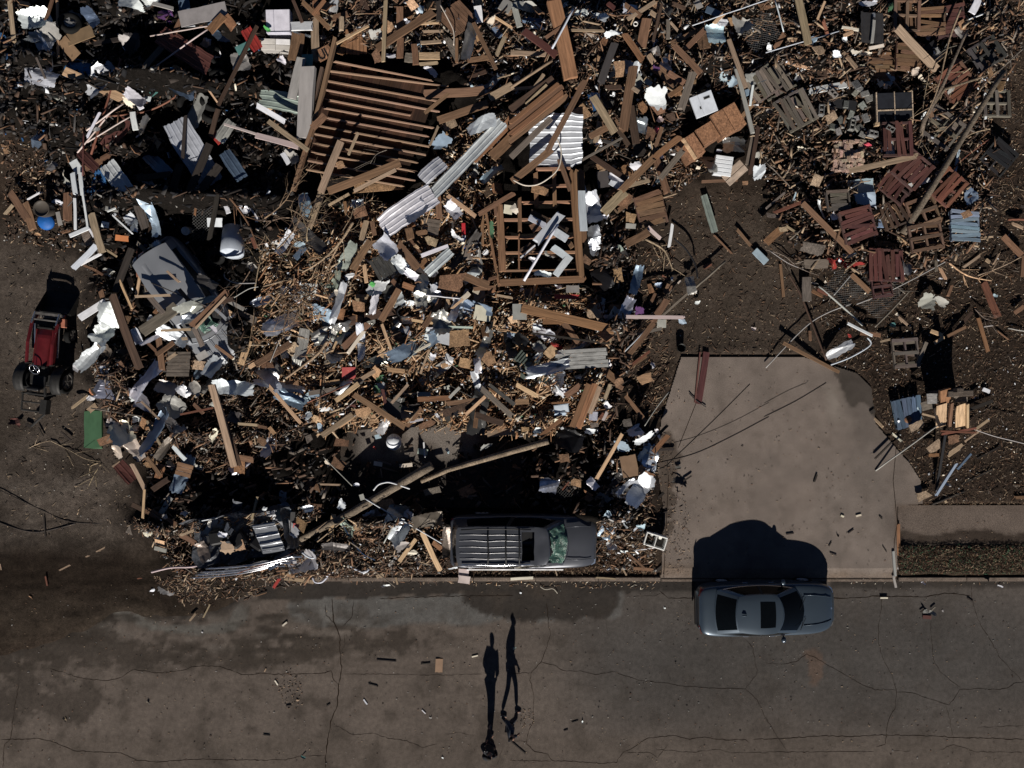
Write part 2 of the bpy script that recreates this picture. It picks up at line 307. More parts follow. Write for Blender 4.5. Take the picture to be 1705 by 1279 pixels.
# cracks: thin tar-dark slits that belong to the road surface
M_crack = mat('crack_dirt', kind='fix', color=(.022, .015, .011), rough=1, spec=0, var=.4)
CR = []
def cr(tx, ty, w, *pts): CR.append((w, [(OFFX[tx] + a * K, OFFY[ty] + b * K) for a, b in pts]))
cr(0, 3, 1.3, (125, 700), (95, 880), (70, 1075), (30, 1110), (20, 1269)); cr(0, 3, 1.3, (0, 1082), (270, 1075), (390, 1110), (490, 1155), (800, 1170), (900, 1215), (1040, 1228), (1300, 1212), (1705, 1215))
cr(0, 3, 1.1, (330, 610), (550, 680), (700, 693), (800, 670), (880, 618), (1050, 642), (1210, 625), (1270, 598), (1440, 597), (1600, 650), (1705, 648)); cr(0, 3, .8, (1100, 1228), (1120, 1269)); cr(0, 3, .6, (700, 693), (700, 760))
cr(1, 3, 2.2, (510, 140), (515, 300), (560, 400), (560, 500), (572, 620), (550, 720), (540, 860), (500, 960), (480, 1080), (465, 1180), (465, 1269)); cr(1, 3, 1.3, (460, 190), (470, 260), (520, 310)); cr(1, 3, 1.3, (650, 170), (640, 270), (580, 330))
cr(1, 3, .8, (590, 390), (590, 450), (560, 510)); cr(1, 3, 1.3, (0, 640), (150, 650), (420, 645), (500, 630), (520, 690), (550, 720)); cr(1, 3, .7, (570, 650), (800, 648), (1180, 655), (1500, 648)); cr(1, 3, 1, (0, 1217), (200, 1215), (300, 1190), (460, 1185))
cr(1, 3, .8, (500, 985), (560, 1000), (640, 1048), (780, 1038), (880, 1072), (1000, 1090), (1105, 1135), (1200, 1110)); cr(1, 3, .6, (1105, 1135), (1095, 1210)); cr(1, 3, .6, (1250, 1045), (1340, 1035), (1470, 1060)); cr(1, 3, .6, (1640, 1120), (1590, 1260))
cr(2, 3, 1.3, (240, 180), (250, 300), (262, 380), (230, 500), (200, 570), (140, 640), (130, 690), (155, 780), (150, 960), (110, 1050), (110, 1110), (160, 1160), (250, 1180), (275, 1220), (500, 1230), (600, 1240), (700, 1230), (740, 1170), (850, 1110), (900, 1070), (1080, 1055), (1180, 1078), (1300, 1065), (1340, 1080), (1550, 1083), (1580, 1105))
cr(2, 3, 1, (200, 570), (280, 585), (350, 625), (480, 630), (560, 650), (680, 632), (850, 690), (1000, 705), (1140, 728), (1350, 742), (1550, 748), (1630, 640), (1600, 480), (1550, 420)); cr(2, 3, .9, (1550, 748), (1630, 820), (1705, 980)); cr(2, 3, .8, (0, 645), (140, 640))
cr(2, 3, .8, (0, 1220), (275, 1222)); cr(2, 3, .7, (0, 1085), (110, 1095)); cr(2, 3, .8, (750, 1165), (920, 1168), (970, 1200), (1040, 1110)); cr(2, 3, .7, (960, 1145), (1200, 1165), (1380, 1145), (1450, 1165), (1705, 1168)); cr(2, 3, .8, (630, 290), (640, 380), (655, 400))
cr(2, 3, 1, (1600, 1080), (1705, 1078)); cr(2, 3, .7, (690, 1235), (690, 1269)); cr(2, 3, .6, (780, 135), (960, 130), (1000, 110))
cr(3, 3, 1.4, (0, 1078), (180, 1068), (400, 1055), (560, 1062), (740, 1050), (1000, 1055), (1180, 1060), (1230, 1068), (1500, 1072), (1705, 1080)); cr(3, 3, 1, (0, 1163), (150, 1165), (400, 1160), (715, 1160)); cr(3, 3, .9, (0, 930), (60, 1040), (110, 1110), (145, 1165))
cr(3, 3, 1.1, (770, 60), (762, 200), (745, 350), (745, 450), (780, 560), (830, 650), (865, 765), (850, 880), (810, 950), (795, 1060), (785, 1110), (730, 1130)); cr(3, 3, 1, (865, 765), (960, 770), (1050, 800), (1120, 825), (1210, 850), (1250, 800), (1280, 750), (1400, 745), (1540, 752), (1600, 740), (1640, 710), (1705, 700))
cr(3, 3, .8, (1190, 860), (1215, 950), (1240, 1100)); cr(3, 3, 1, (1355, 60), (1360, 150), (1400, 290), (1500, 450), (1540, 530), (1620, 620), (1700, 700)); cr(3, 3, .9, (1090, 290), (1090, 400), (1110, 560), (1150, 630), (1280, 735)); cr(3, 3, 1, (0, 575), (130, 583), (200, 565), (270, 515), (370, 565), (480, 630), (600, 700), (720, 752), (860, 755))
cr(3, 3, 2.0, (425, 140), (540, 150), (700, 135), (870, 135), (1060, 140), (1180, 115), (1350, 130)); cr(3, 3, .8, (1150, 1150), (1240, 1112), (1320, 1140), (1380, 1162), (1705, 1163)); cr(3, 3, .6, (1400, 1000), (1705, 990)); cr(3, 3, .6, (190, 1260), (200, 1180)); cr(3, 3, .6, (830, 1155), (960, 1155))
cr(2, 3, 1.6, (980, 100), (1040, 145), (1230, 150)); cr(1, 3, 1.4, (820, 150), (1200, 135), (1705, 130))
me = MB()
rr = random.Random(5)
for (w_, pts) in CR:
    q = []
    for i in range(len(pts) - 1):
        a = Vector(pts[i]); b = Vector(pts[i + 1]); n = max(1, int((b - a).length / 5))
        for k in range(n): q.append(a.lerp(b, k / n) + Vector((rr.uniform(-.9, .9), rr.uniform(-.9, .9))))
    q.append(Vector(pts[-1])); L = []; Rr = []
    for i, p in enumerate(q):
        d = (q[min(i + 1, len(q) - 1)] - q[max(0, i - 1)]); d = d.normalized() if d.length > 0 else Vector((1, 0)); nn = Vector((-d.y, d.x)); ww = w_ * .34 * rr.uniform(.4, 1.3) * (0.3 if i in (0, len(q) - 1) else 1)
        L.append(P(*(p + nn * ww), 0) + Vector((0, 0, .004))); Rr.append(P(*(p - nn * ww), 0) + Vector((0, 0, .004)))
    vs = L + Rr; n = len(L); me.add(vs, [(i, i + 1, n + i + 1, n + i) for i in range(n - 1)])
me.build('crack', M_crack, road_o)

# --- concrete: driveway, sidewalk, house floor, kerbs
def prism(name, poly, z0, z1, m, color=None, parent=None, bevel=.01):
    vs = [P(x, y, 0) for x, y in poly]; n = len(vs)
    V = [(v.x, v.y, z0) for v in vs] + [(v.x, v.y, z1) for v in vs]
    area = sum(vs[i].x * vs[(i + 1) % n].y - vs[(i + 1) % n].x * vs[i].y for i in range(n))
    top = tuple(range(n, 2 * n)); fs = [top if area > 0 else top[::-1]]
    for i in range(n):
        j = (i + 1) % n; fs.append((i, j, n + j, n + i) if area > 0 else (j, i, n + i, n + j))
    o = link(name, mesh(name, V, fs, m), parent, color=color); return o
CN = np.ones(GPX.shape + (3,)) * np.array((.198, .163, .140))
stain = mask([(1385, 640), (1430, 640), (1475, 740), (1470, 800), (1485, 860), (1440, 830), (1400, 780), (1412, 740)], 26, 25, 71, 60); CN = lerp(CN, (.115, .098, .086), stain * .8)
lightm = mask([(1372, 640), (1392, 640), (1398, 700), (1380, 700)], 6, 6, 73, 20); CN = lerp(CN, (.24, .205, .175), lightm)
dirt1 = mask([(1140, 700), (1110, 900), (1095, 900), (1090, 740)], 14, 14, 75, 40); CN = lerp(CN, (.075, .058, .046), rag(dirt1, 175, 1.1) * .9)
dirt2 = mask([(1375, 590), (1480, 600), (1480, 705), (1455, 700), (1432, 668), (1405, 680), (1395, 640)], 6, 10, 76, 30); CN = lerp(CN, (.055, .046, .039), rag(dirt2, 176, .8) * .95)
dirt3 = mask([(1095, 935), (1165, 940), (1165, 963), (1095, 963)], 6, 8, 77, 30); CN = lerp(CN, (.12, .085, .06), dirt3 * .7)
dirt4 = mask([(1380, 954), (1491, 950), (1491, 963), (1380, 963)], 4, 6, 78, 30); CN = lerp(CN, (.10, .066, .042), dirt4 * .9)
dirt5 = mask([(1488, 838), (1900, 836), (1900, 850), (1488, 846)], 6, 9, 79, 30); CN = lerp(CN, (.11, .085, .066), dirt5 * .5)
dirt6 = mask([(1488, 885), (1900, 890), (1900, 912), (1488, 912)], 5, 14, 80, 40); CN = lerp(CN, (.045, .034, .027), rag(dirt6, 180, 1.0) * .9)
spots = np.clip((vnoise(GPX, GPY, 60, 81) - .52) * 4, 0, 1); CN = lerp(CN, (.135, .114, .10), spots * .35); CN = lerp(CN, (.235, .20, .175), np.clip((vnoise(GPX, GPY, 85, 181) - .55) * 4, 0, 1) * .4)
smud = np.clip((vnoise(GPX, GPY, 16, 182, 4) - .62) * 9, 0, 1); CN = lerp(CN, (.085, .068, .056), smud * .22)
CN = CN * (.84 + .32 * vnoise(GPX, GPY, 40, 83))[..., None] * (.9 + .2 * vnoise(GPX, GPY, 8, 84, 2))[..., None]
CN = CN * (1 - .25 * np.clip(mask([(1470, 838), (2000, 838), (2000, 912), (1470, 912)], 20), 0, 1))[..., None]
M_conc = mat('concrete', kind='vcol', rough=.95, spec=.1, var=.08, vscale=2, speck=50, bump=.15, bscale=90)
def concsheet(name, poly, z, field, m=M_conc, step=4.0):
    # a slab on a fine grid clipped to its outline, with side walls
    x0 = min(p[0] for p in poly); x1 = max(p[0] for p in poly); y0 = min(p[1] for p in poly); y1 = max(p[1] for p in poly)
    xs = np.arange(x0, x1 + step, step); ys = np.arange(y0, y1 + step, step)
    Xc, Yc = np.meshgrid(xs[:-1] + step / 2, ys[:-1] + step / 2); ok = inpoly(Xc, Yc, poly)
    V = []; idx = {}; Fs = []; cols = []
    def vid(i, j, top):
        k = (i, j, top)
        if k not in idx:
            px, py = xs[i], ys[j]; idx[k] = len(V); v = P(px, py, 0); V.append((v.x, v.y, (z(py) if callable(z) else z) if top else -.12)); cols.append(gsample(field, px, py))
        return idx[k]
    for j in range(ok.shape[0]):
        for i in range(ok.shape[1]):
            if not ok[j, i]: continue
            a, b, c, d = vid(i, j, 1), vid(i, j + 1, 1), vid(i + 1, j + 1, 1), vid(i + 1, j, 1); Fs.append((a, b, c, d))
            for (di, dj, e) in ((-1, 0, ((i, j), (i, j + 1))), (1, 0, ((i + 1, j + 1), (i + 1, j))), (0, -1, ((i + 1, j), (i, j))), (0, 1, ((i, j + 1), (i + 1, j + 1)))):
                ii, jj = i + di, j + dj
                if not (0 <= ii < ok.shape[1] and 0 <= jj < ok.shape[0]) or not ok[jj, ii]:
                    p, q = e; Fs.append((vid(*p, 1), vid(*p, 0), vid(*q, 0), vid(*q, 1)))
    me = mesh(name, V, Fs, m); a = me.color_attributes.new('col', 'FLOAT_COLOR', 'POINT')
    a.data.foreach_set('color', np.concatenate([np.array(cols), np.ones((len(cols), 1))], 1).ravel()); return structure(link(name, me))
SL_BB = (1092, 595, 1533, 963)
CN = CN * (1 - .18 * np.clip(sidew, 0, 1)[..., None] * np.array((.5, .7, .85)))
for (a_, b_, c_) in ((1215, 14, .10), (1300, 14, .10)): CN = CN * (1 - c_ * np.exp(-((GPX - a_ - .12 * (GPY - 780)) / b_) ** 2) * (vnoise(GPX, GPY, 60, 190 + b_) > .4))[..., None]
concsheet('driveway', SLAB, lambda y: .025 + .095 * min(1, max(0, (961 - y) / 16)), CN, step=1.5)
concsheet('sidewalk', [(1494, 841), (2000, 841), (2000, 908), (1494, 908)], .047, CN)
FL = np.ones(GPX.shape + (3,)) * np.array((.19, .165, .145)); flit = mask([(596, 704), (790, 695), (800, 740), (770, 768), (600, 765)], 8, 8, 93, 20); FL = FL * (.22 + .78 * flit)[..., None]; FL = lerp(FL, (.06, .045, .035), np.clip((vnoise(GPX, GPY, 30, 91) - .55) * 5, 0, 1) * .6)  # floor colour darkened outside the sunlit patch to paint shade, then dirt
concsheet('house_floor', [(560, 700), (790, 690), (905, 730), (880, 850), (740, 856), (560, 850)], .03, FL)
M_kerb = mat('kerb_concrete', kind='fix', color=(.17, .135, .11), rough=.95, spec=.1, var=.4, vscale=3, speck=40, bump=.3)
for (xa, xb) in ((478, 1099), (1493, 2400)):
    q = 6 if xa < 1000 else 8; xk = [xa + (xb - xa) * i / q for i in range(q + 1)]
    mb = MB()
    for i in range(q):
        a = P(xk[i] + .4, 960, 0); b = P(xk[i + 1] - .4, 966.5, 0); c = (a + b) / 2; mb.box((c.x, c.y, .02), (b.x - a.x, abs(b.y - a.y), .20))
    structure(mb.build('kerb', M_kerb, bevel=.015))
g = MB(); a = P(1101, 964, 0); b = P(1491, 968, 0); g.box(((a.x + b.x) / 2, (a.y + b.y) / 2, .0), (b.x - a.x, a.y - b.y, .06)); structure(g.build('gutter', M_kerb, bevel=.01))
# driveway joints
jm = MB()
for pts in ([(1489, 745), (1484, 800), (1491, 870), (1486, 900), (1484, 960)], [(1160, 665), (1128, 745)], [(1112, 790), (1104, 960)]):
    for i in range(len(pts) - 1):
        a = P(*pts[i], 0); b = P(*pts[i + 1], 0); d = b - a; c = (a + b) / 2; jm.box((c.x, c.y, .1185), (d.length, .022, .008), rz=math.atan2(d.y, d.x))
o = jm.build('joint', M_crack, bpy.data.objects['driveway'])
# ================================================================ VEHICLES
def qb(p0, p1, p2, t):   # quadratic curve through p0 (t=0), p1 (t=.5), p2 (t=1)
    a, b, c = Vector(p0), Vector(p1), Vector(p2); k = 2 * b - (a + c) / 2
    return a * (1 - t) ** 2 + k * 2 * t * (1 - t) + c * t * t
def patch(mb, A, B, u0=0, u1=1, v0=0, v1=1, off=0.0, nu=10, nv=6, bulge=0.0, flip=False, crump=None, mi=0):
    # surface spanned between curve A (v=0) and curve B (v=1); off pushes it out along its normal
    def S0(u, v):
        p = qb(*A, u).lerp(qb(*B, u), v); return p
    def fn(i, j):
        u = u0 + (u1 - u0) * i; v = v0 + (v1 - v0) * j
        p = S0(u, v); du = S0(min(u + .02, 1.02), v) - S0(u - .02, v); dv = S0(u, v + .02) - S0(u, v - .02)
        n = du.cross(dv); n.normalize()
        if flip: n = -n
        p = p + n * (off + bulge * 4 * v * (1 - v))
        return crump(p) if crump else p
    mb.grid(fn, nu, nv, mi); return mb
def crumpler(a, s=1.3, seed=0):
    def f(p):
        q = Vector(p) * s + Vector((seed, seed * 2.3, 0)); d = mnoise.noise_vector(q); r = mnoise.noise_vector(q * 2.7)
        return Vector(p) + d * a + r * a * .5
    return f
def wheel(parent, c, r=.33, w_=.22, side=1, name='wheel', rimc=(.35, .36, .38)):
    Mx = Matrix.Translation(c) @ Matrix.Rotation(math.pi / 2, 4, 'X')
    t = MB(); t.lathe([(r * .62, -w_ * .42), (r * .8, -w_ / 2), (r * .95, -w_ * .47), (r, -w_ * .3), (r, w_ * .3), (r * .95, w_ * .47), (r * .8, w_ / 2), (r * .62, w_ * .42), (r * .62, -w_ * .42)], 28, Mx)
    wo = t.build(name, M_rubber, parent, smooth=True)
    q = MB(); q.lathe([(0.001, w_ * .30 * side), (r * .15, w_ * .34 * side), (r * .5, w_ * .28 * side), (r * .62, w_ * .42 * side), (r * .63, -w_ * .4 * side)], 24, Mx)
    for k in range(5):
        a = 2 * math.pi * k / 5; q.box((c[0] + math.cos(a) * r * .32, c[1] - side * w_ * .36, c[2] + math.sin(a) * r * .32), (r * .5, .03, .05), ry=-a)
    q.build('rim', M_paint, wo, color=rimc); return wo

def car(name, label, group, paint, prm, loc, rz, crump=None, rx=0, ry=0, missing=()):
    t = thing(name, label, prm.get('cat', 'car'), loc, rz, group, rx, ry)
    X, HW, ZB, SH, DK = prm['x'], prm['hw'], prm['zb'], prm['sh'], prm['dk']
    cf = crump or (lambda p: Vector(p))
    def sec(i):
        hw, zb, sh, dk = HW[i], ZB[i], SH[i], DK[i]; m = (zb + sh) / 2
        half = [(hw * .80, zb), (hw * .97, zb + .06), (hw * .995, m), (hw, sh - .16), (hw * .975, sh - .04), (hw * .90, sh + .015), (hw * .62, dk - .012), (hw * .3, dk), (0, dk + .006)]
        return [(y, z) for y, z in half] + [(-y, z) for y, z in half[-2::-1]]
    mb = MB(); nP = 17; pts = []
    for i in range(len(X)): pts += [cf(Vector((X[i], y, z))) for y, z in sec(i)]
    fs = [(i * nP + k, (i + 1) * nP + k, (i + 1) * nP + k + 1, i * nP + k + 1) for i in range(len(X) - 1) for k in range(nP - 1)]
    fs = [f[::-1] for f in fs]; fs.append(tuple(range(nP))); fs.append(tuple((len(X) - 1) * nP + k for k in range(nP - 1, -1, -1)))
    mb.add(pts, fs); body = mb.build('body', paint, t, smooth=True, sub=2)
    zb = prm['belt']; wr = prm['roofz']; g = prm['gh']     # greenhouse key points
    FB, FBc, RB, RBc, SB = g['fb'], g['fbc'], g['rb'], g['rbc'], g['sb']
    FR, FRc, RR, RRc, SR = g['fr'], g['frc'], g['rr'], g['rrc'], g['sr']
    mir = lambda p: (p[0], -p[1], p[2])
    wsA = (mir(FB), FBc, FB); wsB = (mir(FR), FRc, FR); rwA = (RB, RBc, mir(RB)); rwB = (RR, RRc, mir(RR))
    sLA = (RB, SB, FB); sLB = (RR, SR, FR)
    sh = MB()                                             # painted shell: pillars all round, one continuous piece
    def ring(A, B, u0, u1, v0, v1, flip, wdt):
        for (a0, a1, b0, b1) in ((0, u0, 0, 1), (u1, 1, 0, 1), (u0, u1, 0, v0), (u0, u1, v1, 1)): patch(sh, A, B, a0, a1, b0, b1, 0, 6, 4, flip=flip, crump=crump)
    ring(wsA, wsB, .06, .94, .02, .95, False, 0); ring(rwA, rwB, .08, .92, .06, .94, False, 0)
    ring(sLA, sLB, .10, .95, .08, .90, True, 0)
    mA = tuple(mir(p) for p in sLA); mB_ = tuple(mir(p) for p in sLB); ring(mA, mB_, .10, .95, .08, .90, False, 0)
    sh.build('pillar_frame', paint, t, smooth=True)
    G = lambda nm, A, B, u0, u1, v0, v1, flip, m=M_glass, off=-.004: patch(MB(), A, B, u0, u1, v0, v1, off, 10, 6, flip=flip, crump=crump).build(nm, m, t, smooth=True)
    if 'windshield' not in missing: G('windshield', wsA, wsB, .05, .95, .01, .96, False)
    else: G('cabin_shade', wsA, wsB, .05, .95, .01, .96, False, M_black, -.10)  # black sheet behind the opening stands in for the unlit cabin
    if 'rear_window' not in missing: G('rear_window', rwA, rwB, .07, .93, .05, .95, False)
    if 'side_window' in missing:
        for (A, B, fl) in ((sLA, sLB, True), (mA, mB_, False)): G('cabin_shade', A, B, .09, .96, .07, .91, fl, M_black, -.08)
    if 'side_window' not in missing:
        for (A, B, fl) in ((sLA, sLB, True), (mA, mB_, False)):
            G('side_window', A, B, .09, .50, .07, .91, fl); G('side_window', A, B, .53, .96, .07, .91, fl)
        for (A, B, fl) in ((sLA, sLB, True), (mA, mB_, False)):
            patch(MB(), A, B, .495, .535, .05, .93, .003, 2, 5, flip=fl, crump=crump).build('pillar_trim', M_black, t)
            patch(MB(), A, B, .06, .97, .03, .075, .006, 14, 1, flip=fl, crump=crump).build('window_trim', M_chrome, t)
    ro = MB()                                             # roof skin with a slight dome
    holes = prm.get('hole')
    def rp(u, v):
        a = qb(*sLB, u); b = qb(*mB_, u); p = a.lerp(b, v)
        e = math.sin(math.pi * v) ** .6; ex = (FRc[0] - FR[0]) * max(0, (u - .8) / .2) + (RRc[0] - RR[0]) * max(0, (.2 - u) / .2)
        p.x += ex * e; p.z = SR[2] * 0 + (a.z + (wr - a.z) * e * (.35 + .65 * math.sin(math.pi * min(max(u, .08), .92)))) + .004
        return cf(p)
    if holes:
        for (ua, ub, va, vb) in holes: ro.grid(lambda i, j: rp(ua + (ub - ua) * i, va + (vb - va) * j), 14, 8)
    else: ro.grid(rp, 16, 12)
    ro.build('roof', paint, t, smooth=True)
    for (wx, wz, wrr) in prm['wheels']:
        for s in (1, -1): wheel(t, (wx, s * (max(HW) - .13), wz), wrr, .22, -s)
    for s in (1, -1):
        if 'lights' not in missing:
            hx = X[-2]; hy = HW[-2] * .80
            m_ = MB(); m_.grid(lambda i, j: Vector((X[-3] + (X[-2] - X[-3]) * (.45 + i * .8), s * (HW[-3] + (HW[-2] - HW[-3]) * (.45 + .8 * i)) * (1.0 - .22 * j), SH[-2] + .03 * (1 - i) - .10 + .10 * j)), 4, 3); m_.build('headlight', M_chrome, t, smooth=True)
            m_ = MB(); m_.grid(lambda i, j: Vector((X[0] + (X[1] - X[0]) * (.0 + i * 1.2) - .015, s * (HW[0] * .8 + (HW[1] - HW[0] * .8) * min(1, i * 1.15)) * 1.015, SH[1] - .16 + .14 * j)), 5, 2); m_.build('taillight', M_tail, t, smooth=True)
        if 'mirror' not in missing:
            m_ = MB(); mx = FB[0] - .42; my = s * (prm['hw'][len(X) // 2] + .07)
            m_.lathe([(.001, -.10), (.06, -.09), (.085, 0), (.075, .08), (.001, .1)], 12, Matrix.Translation((mx, my, zb + .06)) @ Matrix.Rotation(math.pi / 2, 4, 'X') @ Matrix.Scale(.8, 4, (0, 1, 0)))
            m_.tube([(mx, my, zb + .03), (mx + .02, s * (abs(my) - .12), zb - .02)], .025, 6); m_.build('wing_mirror', paint, t, smooth=True)
    return t, rp, sLA, sLB
def carpaint(nm, c, rough=.32, metal=.45, coat=.5, var=.12, speck=0):
    return mat(nm, kind='fix', color=c, rough=rough, metal=metal, coat=coat, var=var, vscale=1.5, spec=.5, speck=speck)
M_tail = mat('tail_red', kind='fix', color=(.35, .01, .01), rough=.2, var=.1, coat=.5)
M_cardust = carpaint('dusty_paint', (.085, .09, .10), .45, .35, .25, .25, 14)

# ---- the whole sedan parked on the road
M_sedan = carpaint('sedan_paint', (.058, .080, .105), .36, .45, .5, .06)
sed = dict(cat='car', x=[-2.36, -2.27, -2.0, -1.45, -.7, 0, .7, 1.25, 1.75, 2.08, 2.27, 2.36], hw=[.62, .80, .875, .905, .915, .915, .91, .90, .875, .80, .68, .50],
    zb=[.42, .30, .24, .20, .19, .19, .19, .20, .22, .24, .28, .38], sh=[.86, .97, 1.0, .985, .95, .93, .915, .90, .85, .77, .69, .62], dk=[.90, 1.02, 1.07, 1.05, .99, .97, .96, .965, .93, .86, .76, .66],
    belt=.95, roofz=1.435, gh=dict(fb=(.90, .77, .955), fbc=(1.22, 0, .99), rb=(-1.78, .75, 1.03), rbc=(-1.90, 0, 1.075), sb=(-.4, .875, .945), fr=(.16, .62, 1.34), frc=(.34, 0, 1.405), rr=(-1.12, .60, 1.33), rrc=(-1.22, 0, 1.40), sr=(-.36, .67, 1.375)),
    wheels=[(1.42, .32, .32), (-1.42, .32, .32)])
M_trimgrey = mat('dull_trim', kind='fix', color=(.55, .55, .56), rough=.4, metal=.3, var=.3, vscale=5)
cp = P(1276, 1015, .7)
t, rp, sLA, sLB = car('sedan_car', 'clean blue grey sedan with black sunroof parked on the road beside the driveway', None, M_sedan, sed, (cp.x, cp.y + .03, 0), math.radians(.8))
s_ = MB(); s_.grid(lambda i, j: rp(.44 + .42 * i, .17 + .66 * j) + Vector((0, 0, .006)), 6, 8); s_.build('sunroof', M_glass, t, smooth=True)
for (x0_, hw_, dz) in ((-1.80, .60, 1.068), (1.20, .62, .972)): s_ = MB(); s_.tube([(x0_ + (.06 if x0_ < 0 else -.06) * (abs(v) / hw_) ** 2 * (1 if x0_ < 0 else 1.6), v, dz - .035 * (abs(v) / hw_) ** 3) for v in [hw_ * (i / 5 - 1) for i in range(11)]], .008, 4); s_.build('shut_line', M_black, t)
s_ = MB(); s_.box((-.98, 0, 1.46), (.17, .045, .06), taper=.5); s_.build('antenna', M_sedan, t, bevel=.01)
for s in (1, -1):
    for wx in (-.75, .15): s_ = MB(); s_.box((wx, s * .925, .80), (.19, .03, .03)); s_.build('door_handle', M_chrome, t, bevel=.008)
    s_ = MB(); s_.tube([(1.2, s * .52, .962), (1.6, s * .50, .942), (2.0, s * .44, .885), (2.2, s * .38, .80)], .014, 5); s_.build('bonnet_crease', M_sedan, t, smooth=True)
s_ = MB(); s_.lathe([(.001, .004), (.035, .003), (.04, 0)], 14, Matrix.Translation((2.215, 0, .785)) @ Matrix.Rotation(.55, 4, 'Y')); s_.build('badge', M_chrome, t)
for s in (.35, -.35): s_ = MB(); s_.tube([(1.25, s + .1, .985), (1.02, s - .28, 1.105)], .009, 5); s_.build('wiper', M_black, t)
s_ = MB(); s_.box((-2.38, 0, .45), (.05, 1.2, .16)); s_.build('rear_insert', M_black, t, bevel=.02); s_ = MB(); s_.box((2.36, 0, .42), (.05, .9, .16)); s_.build('front_grille', M_black, t, bevel=.02)

t.scale = (1, 1, .965)
# ---- the crushed utility wagon at the kerb
suv = dict(cat='car', x=[-2.50, -2.44, -2.2, -1.5, -.7, 0, .7, 1.35, 1.9, 2.25, 2.42, 2.48], hw=[.72, .84, .89, .91, .92, .92, .92, .915, .90, .86, .78, .66],
    zb=[.5, .42, .38, .36, .35, .35, .35, .36, .38, .42, .46, .52], sh=[1.02, 1.08, 1.10, 1.10, 1.09, 1.08, 1.07, 1.06, 1.03, .97, .90, .84], dk=[1.05, 1.12, 1.14, 1.14, 1.13, 1.13, 1.12, 1.13, 1.12, 1.07, .99, .90],
    belt=1.08, roofz=1.72, gh=dict(fb=(1.32, .76, 1.10), fbc=(1.52, 0, 1.14), rb=(-2.36, .78, 1.10), rbc=(-2.44, 0, 1.12), sb=(-.4, .88, 1.09), fr=(.72, .60, 1.62), frc=(.84, 0, 1.69), rr=(-2.18, .63, 1.66), rrc=(-2.26, 0, 1.69), sr=(-.6, .66, 1.70)),
    wheels=[(1.55, .38, .38), (-1.45, .38, .38)], hole=[(0, .69, 0, 1), (.84, 1, 0, 1), (.69, .84, 0, .12), (.69, .84, .86, 1)])
M_suv = carpaint('wagon_paint', (.085, .09, .105), .34, .4, .35, .10, 0)
cp = P(872, 903, 1.1)
t, rp, sLA, sLB = car('crushed_wagon', 'crushed grey family wagon with green shattered windscreen and ribbed roof at the kerb', None, M_suv, suv, (cp.x, cp.y - .02, 0), math.radians(0), crump=crumpler(.035, 1.6, 3), missing=('windshield', 'mirror'))
M_shat = mat('shattered_glass', kind='fix', color=(.06, .13, .10), rough=.25, var=.85, vscale=6, speck=60, bump=1, bscale=60, spec=.8)
wA = ((1.30, -.74, 1.12), (1.46, 0, 1.17), (1.28, .72, 1.12)); wB = ((.72, -.58, 1.56), (.78, 0, 1.50), (.74, .56, 1.56))
cc = crumpler(.07, 2.6, 9); patch(MB(), wA, wB, .04, .93, .05, .93, .05, 22, 16, crump=cc).build('shattered_windscreen', M_shat, t)
for k in range(5):
    v = .20 + .15 * k; s_ = MB(); s_.tube([rp(u, v) + Vector((0, 0, .012)) for u in (.03, .15, .3, .45, .6, .68)], .009, 6); s_.build('roof_rib', M_trimgrey, t, smooth=True)
for u in (.30, .50, .655): s_ = MB(); s_.tube([rp(u, v) + Vector((.02 * v, 0, .045)) for v in (.06, .3, .5, .7, .95)], .028, 6); s_.build('roof_crossbar', M_black, t, smooth=True)
for v in (.05, .95): s_ = MB(); s_.tube([rp(u, v) + Vector((0, 0, .05)) for u in (.04, .2, .4, .6, .8)], .022, 6); s_.build('roof_rail', M_chrome if v > .5 else M_black, t, smooth=True)
s_ = MB(); s_.box((-.3, -.925, 1.02), (3.3, .03, .05)); s_.box((-.3, -.935, .72), (3.2, .03, .09)); s_.build('side_moulding', M_trimgrey, t, bevel=.01)
for s in (1, -1): s_ = MB(); s_.tube([(1.45, s * .55, 1.165), (1.9, s * .57, 1.14), (2.3, s * .55, 1.04)], .014, 5); s_.build('bonnet_crease', M_suv, t, smooth=True)
s_ = MB(); s_.box((.1, 0, .95), (1.6, 1.3, .04)); s_.box((.0, .35, 1.15), (.5, .5, .5), ry=.2); s_.box((.0, -.35, 1.15), (.5, .5, .5), ry=.2); s_.build('seat', M_black, t, bevel=.06)

# ---- silver family van half buried on the left
M_mini = carpaint('van_paint', (.33, .345, .37), .30, .35, .4, .05, 0)
mini = dict(cat='van', x=[-2.4, -2.34, -2.1, -1.5, -.7, 0, .7, 1.2, 1.6, 1.95, 2.2, 2.32], hw=[.72, .84, .90, .93, .94, .94, .94, .93, .90, .84, .74, .56],
    zb=[.5, .42, .34, .3, .3, .3, .3, .3, .32, .34, .36, .42], sh=[1.0, 1.06, 1.08, 1.08, 1.07, 1.05, 1.03, 1.0, .95, .87, .77, .66], dk=[1.03, 1.1, 1.12, 1.12, 1.11, 1.10, 1.09, 1.08, 1.04, .97, .86, .72],
    belt=1.05, roofz=1.60, gh=dict(fb=(1.12, .78, 1.06), fbc=(1.36, 0, 1.09), rb=(-2.26, .80, 1.08), rbc=(-2.34, 0, 1.10), sb=(-.5, .90, 1.06), fr=(.42, .66, 1.46), frc=(.54, 0, 1.52), rr=(-2.0, .68, 1.50), rrc=(-2.08, 0, 1.54), sr=(-.6, .72, 1.56)),
    wheels=[(1.45, .33, .33), (-1.4, .33, .33)])
cp = P(312, 506, 1.2)
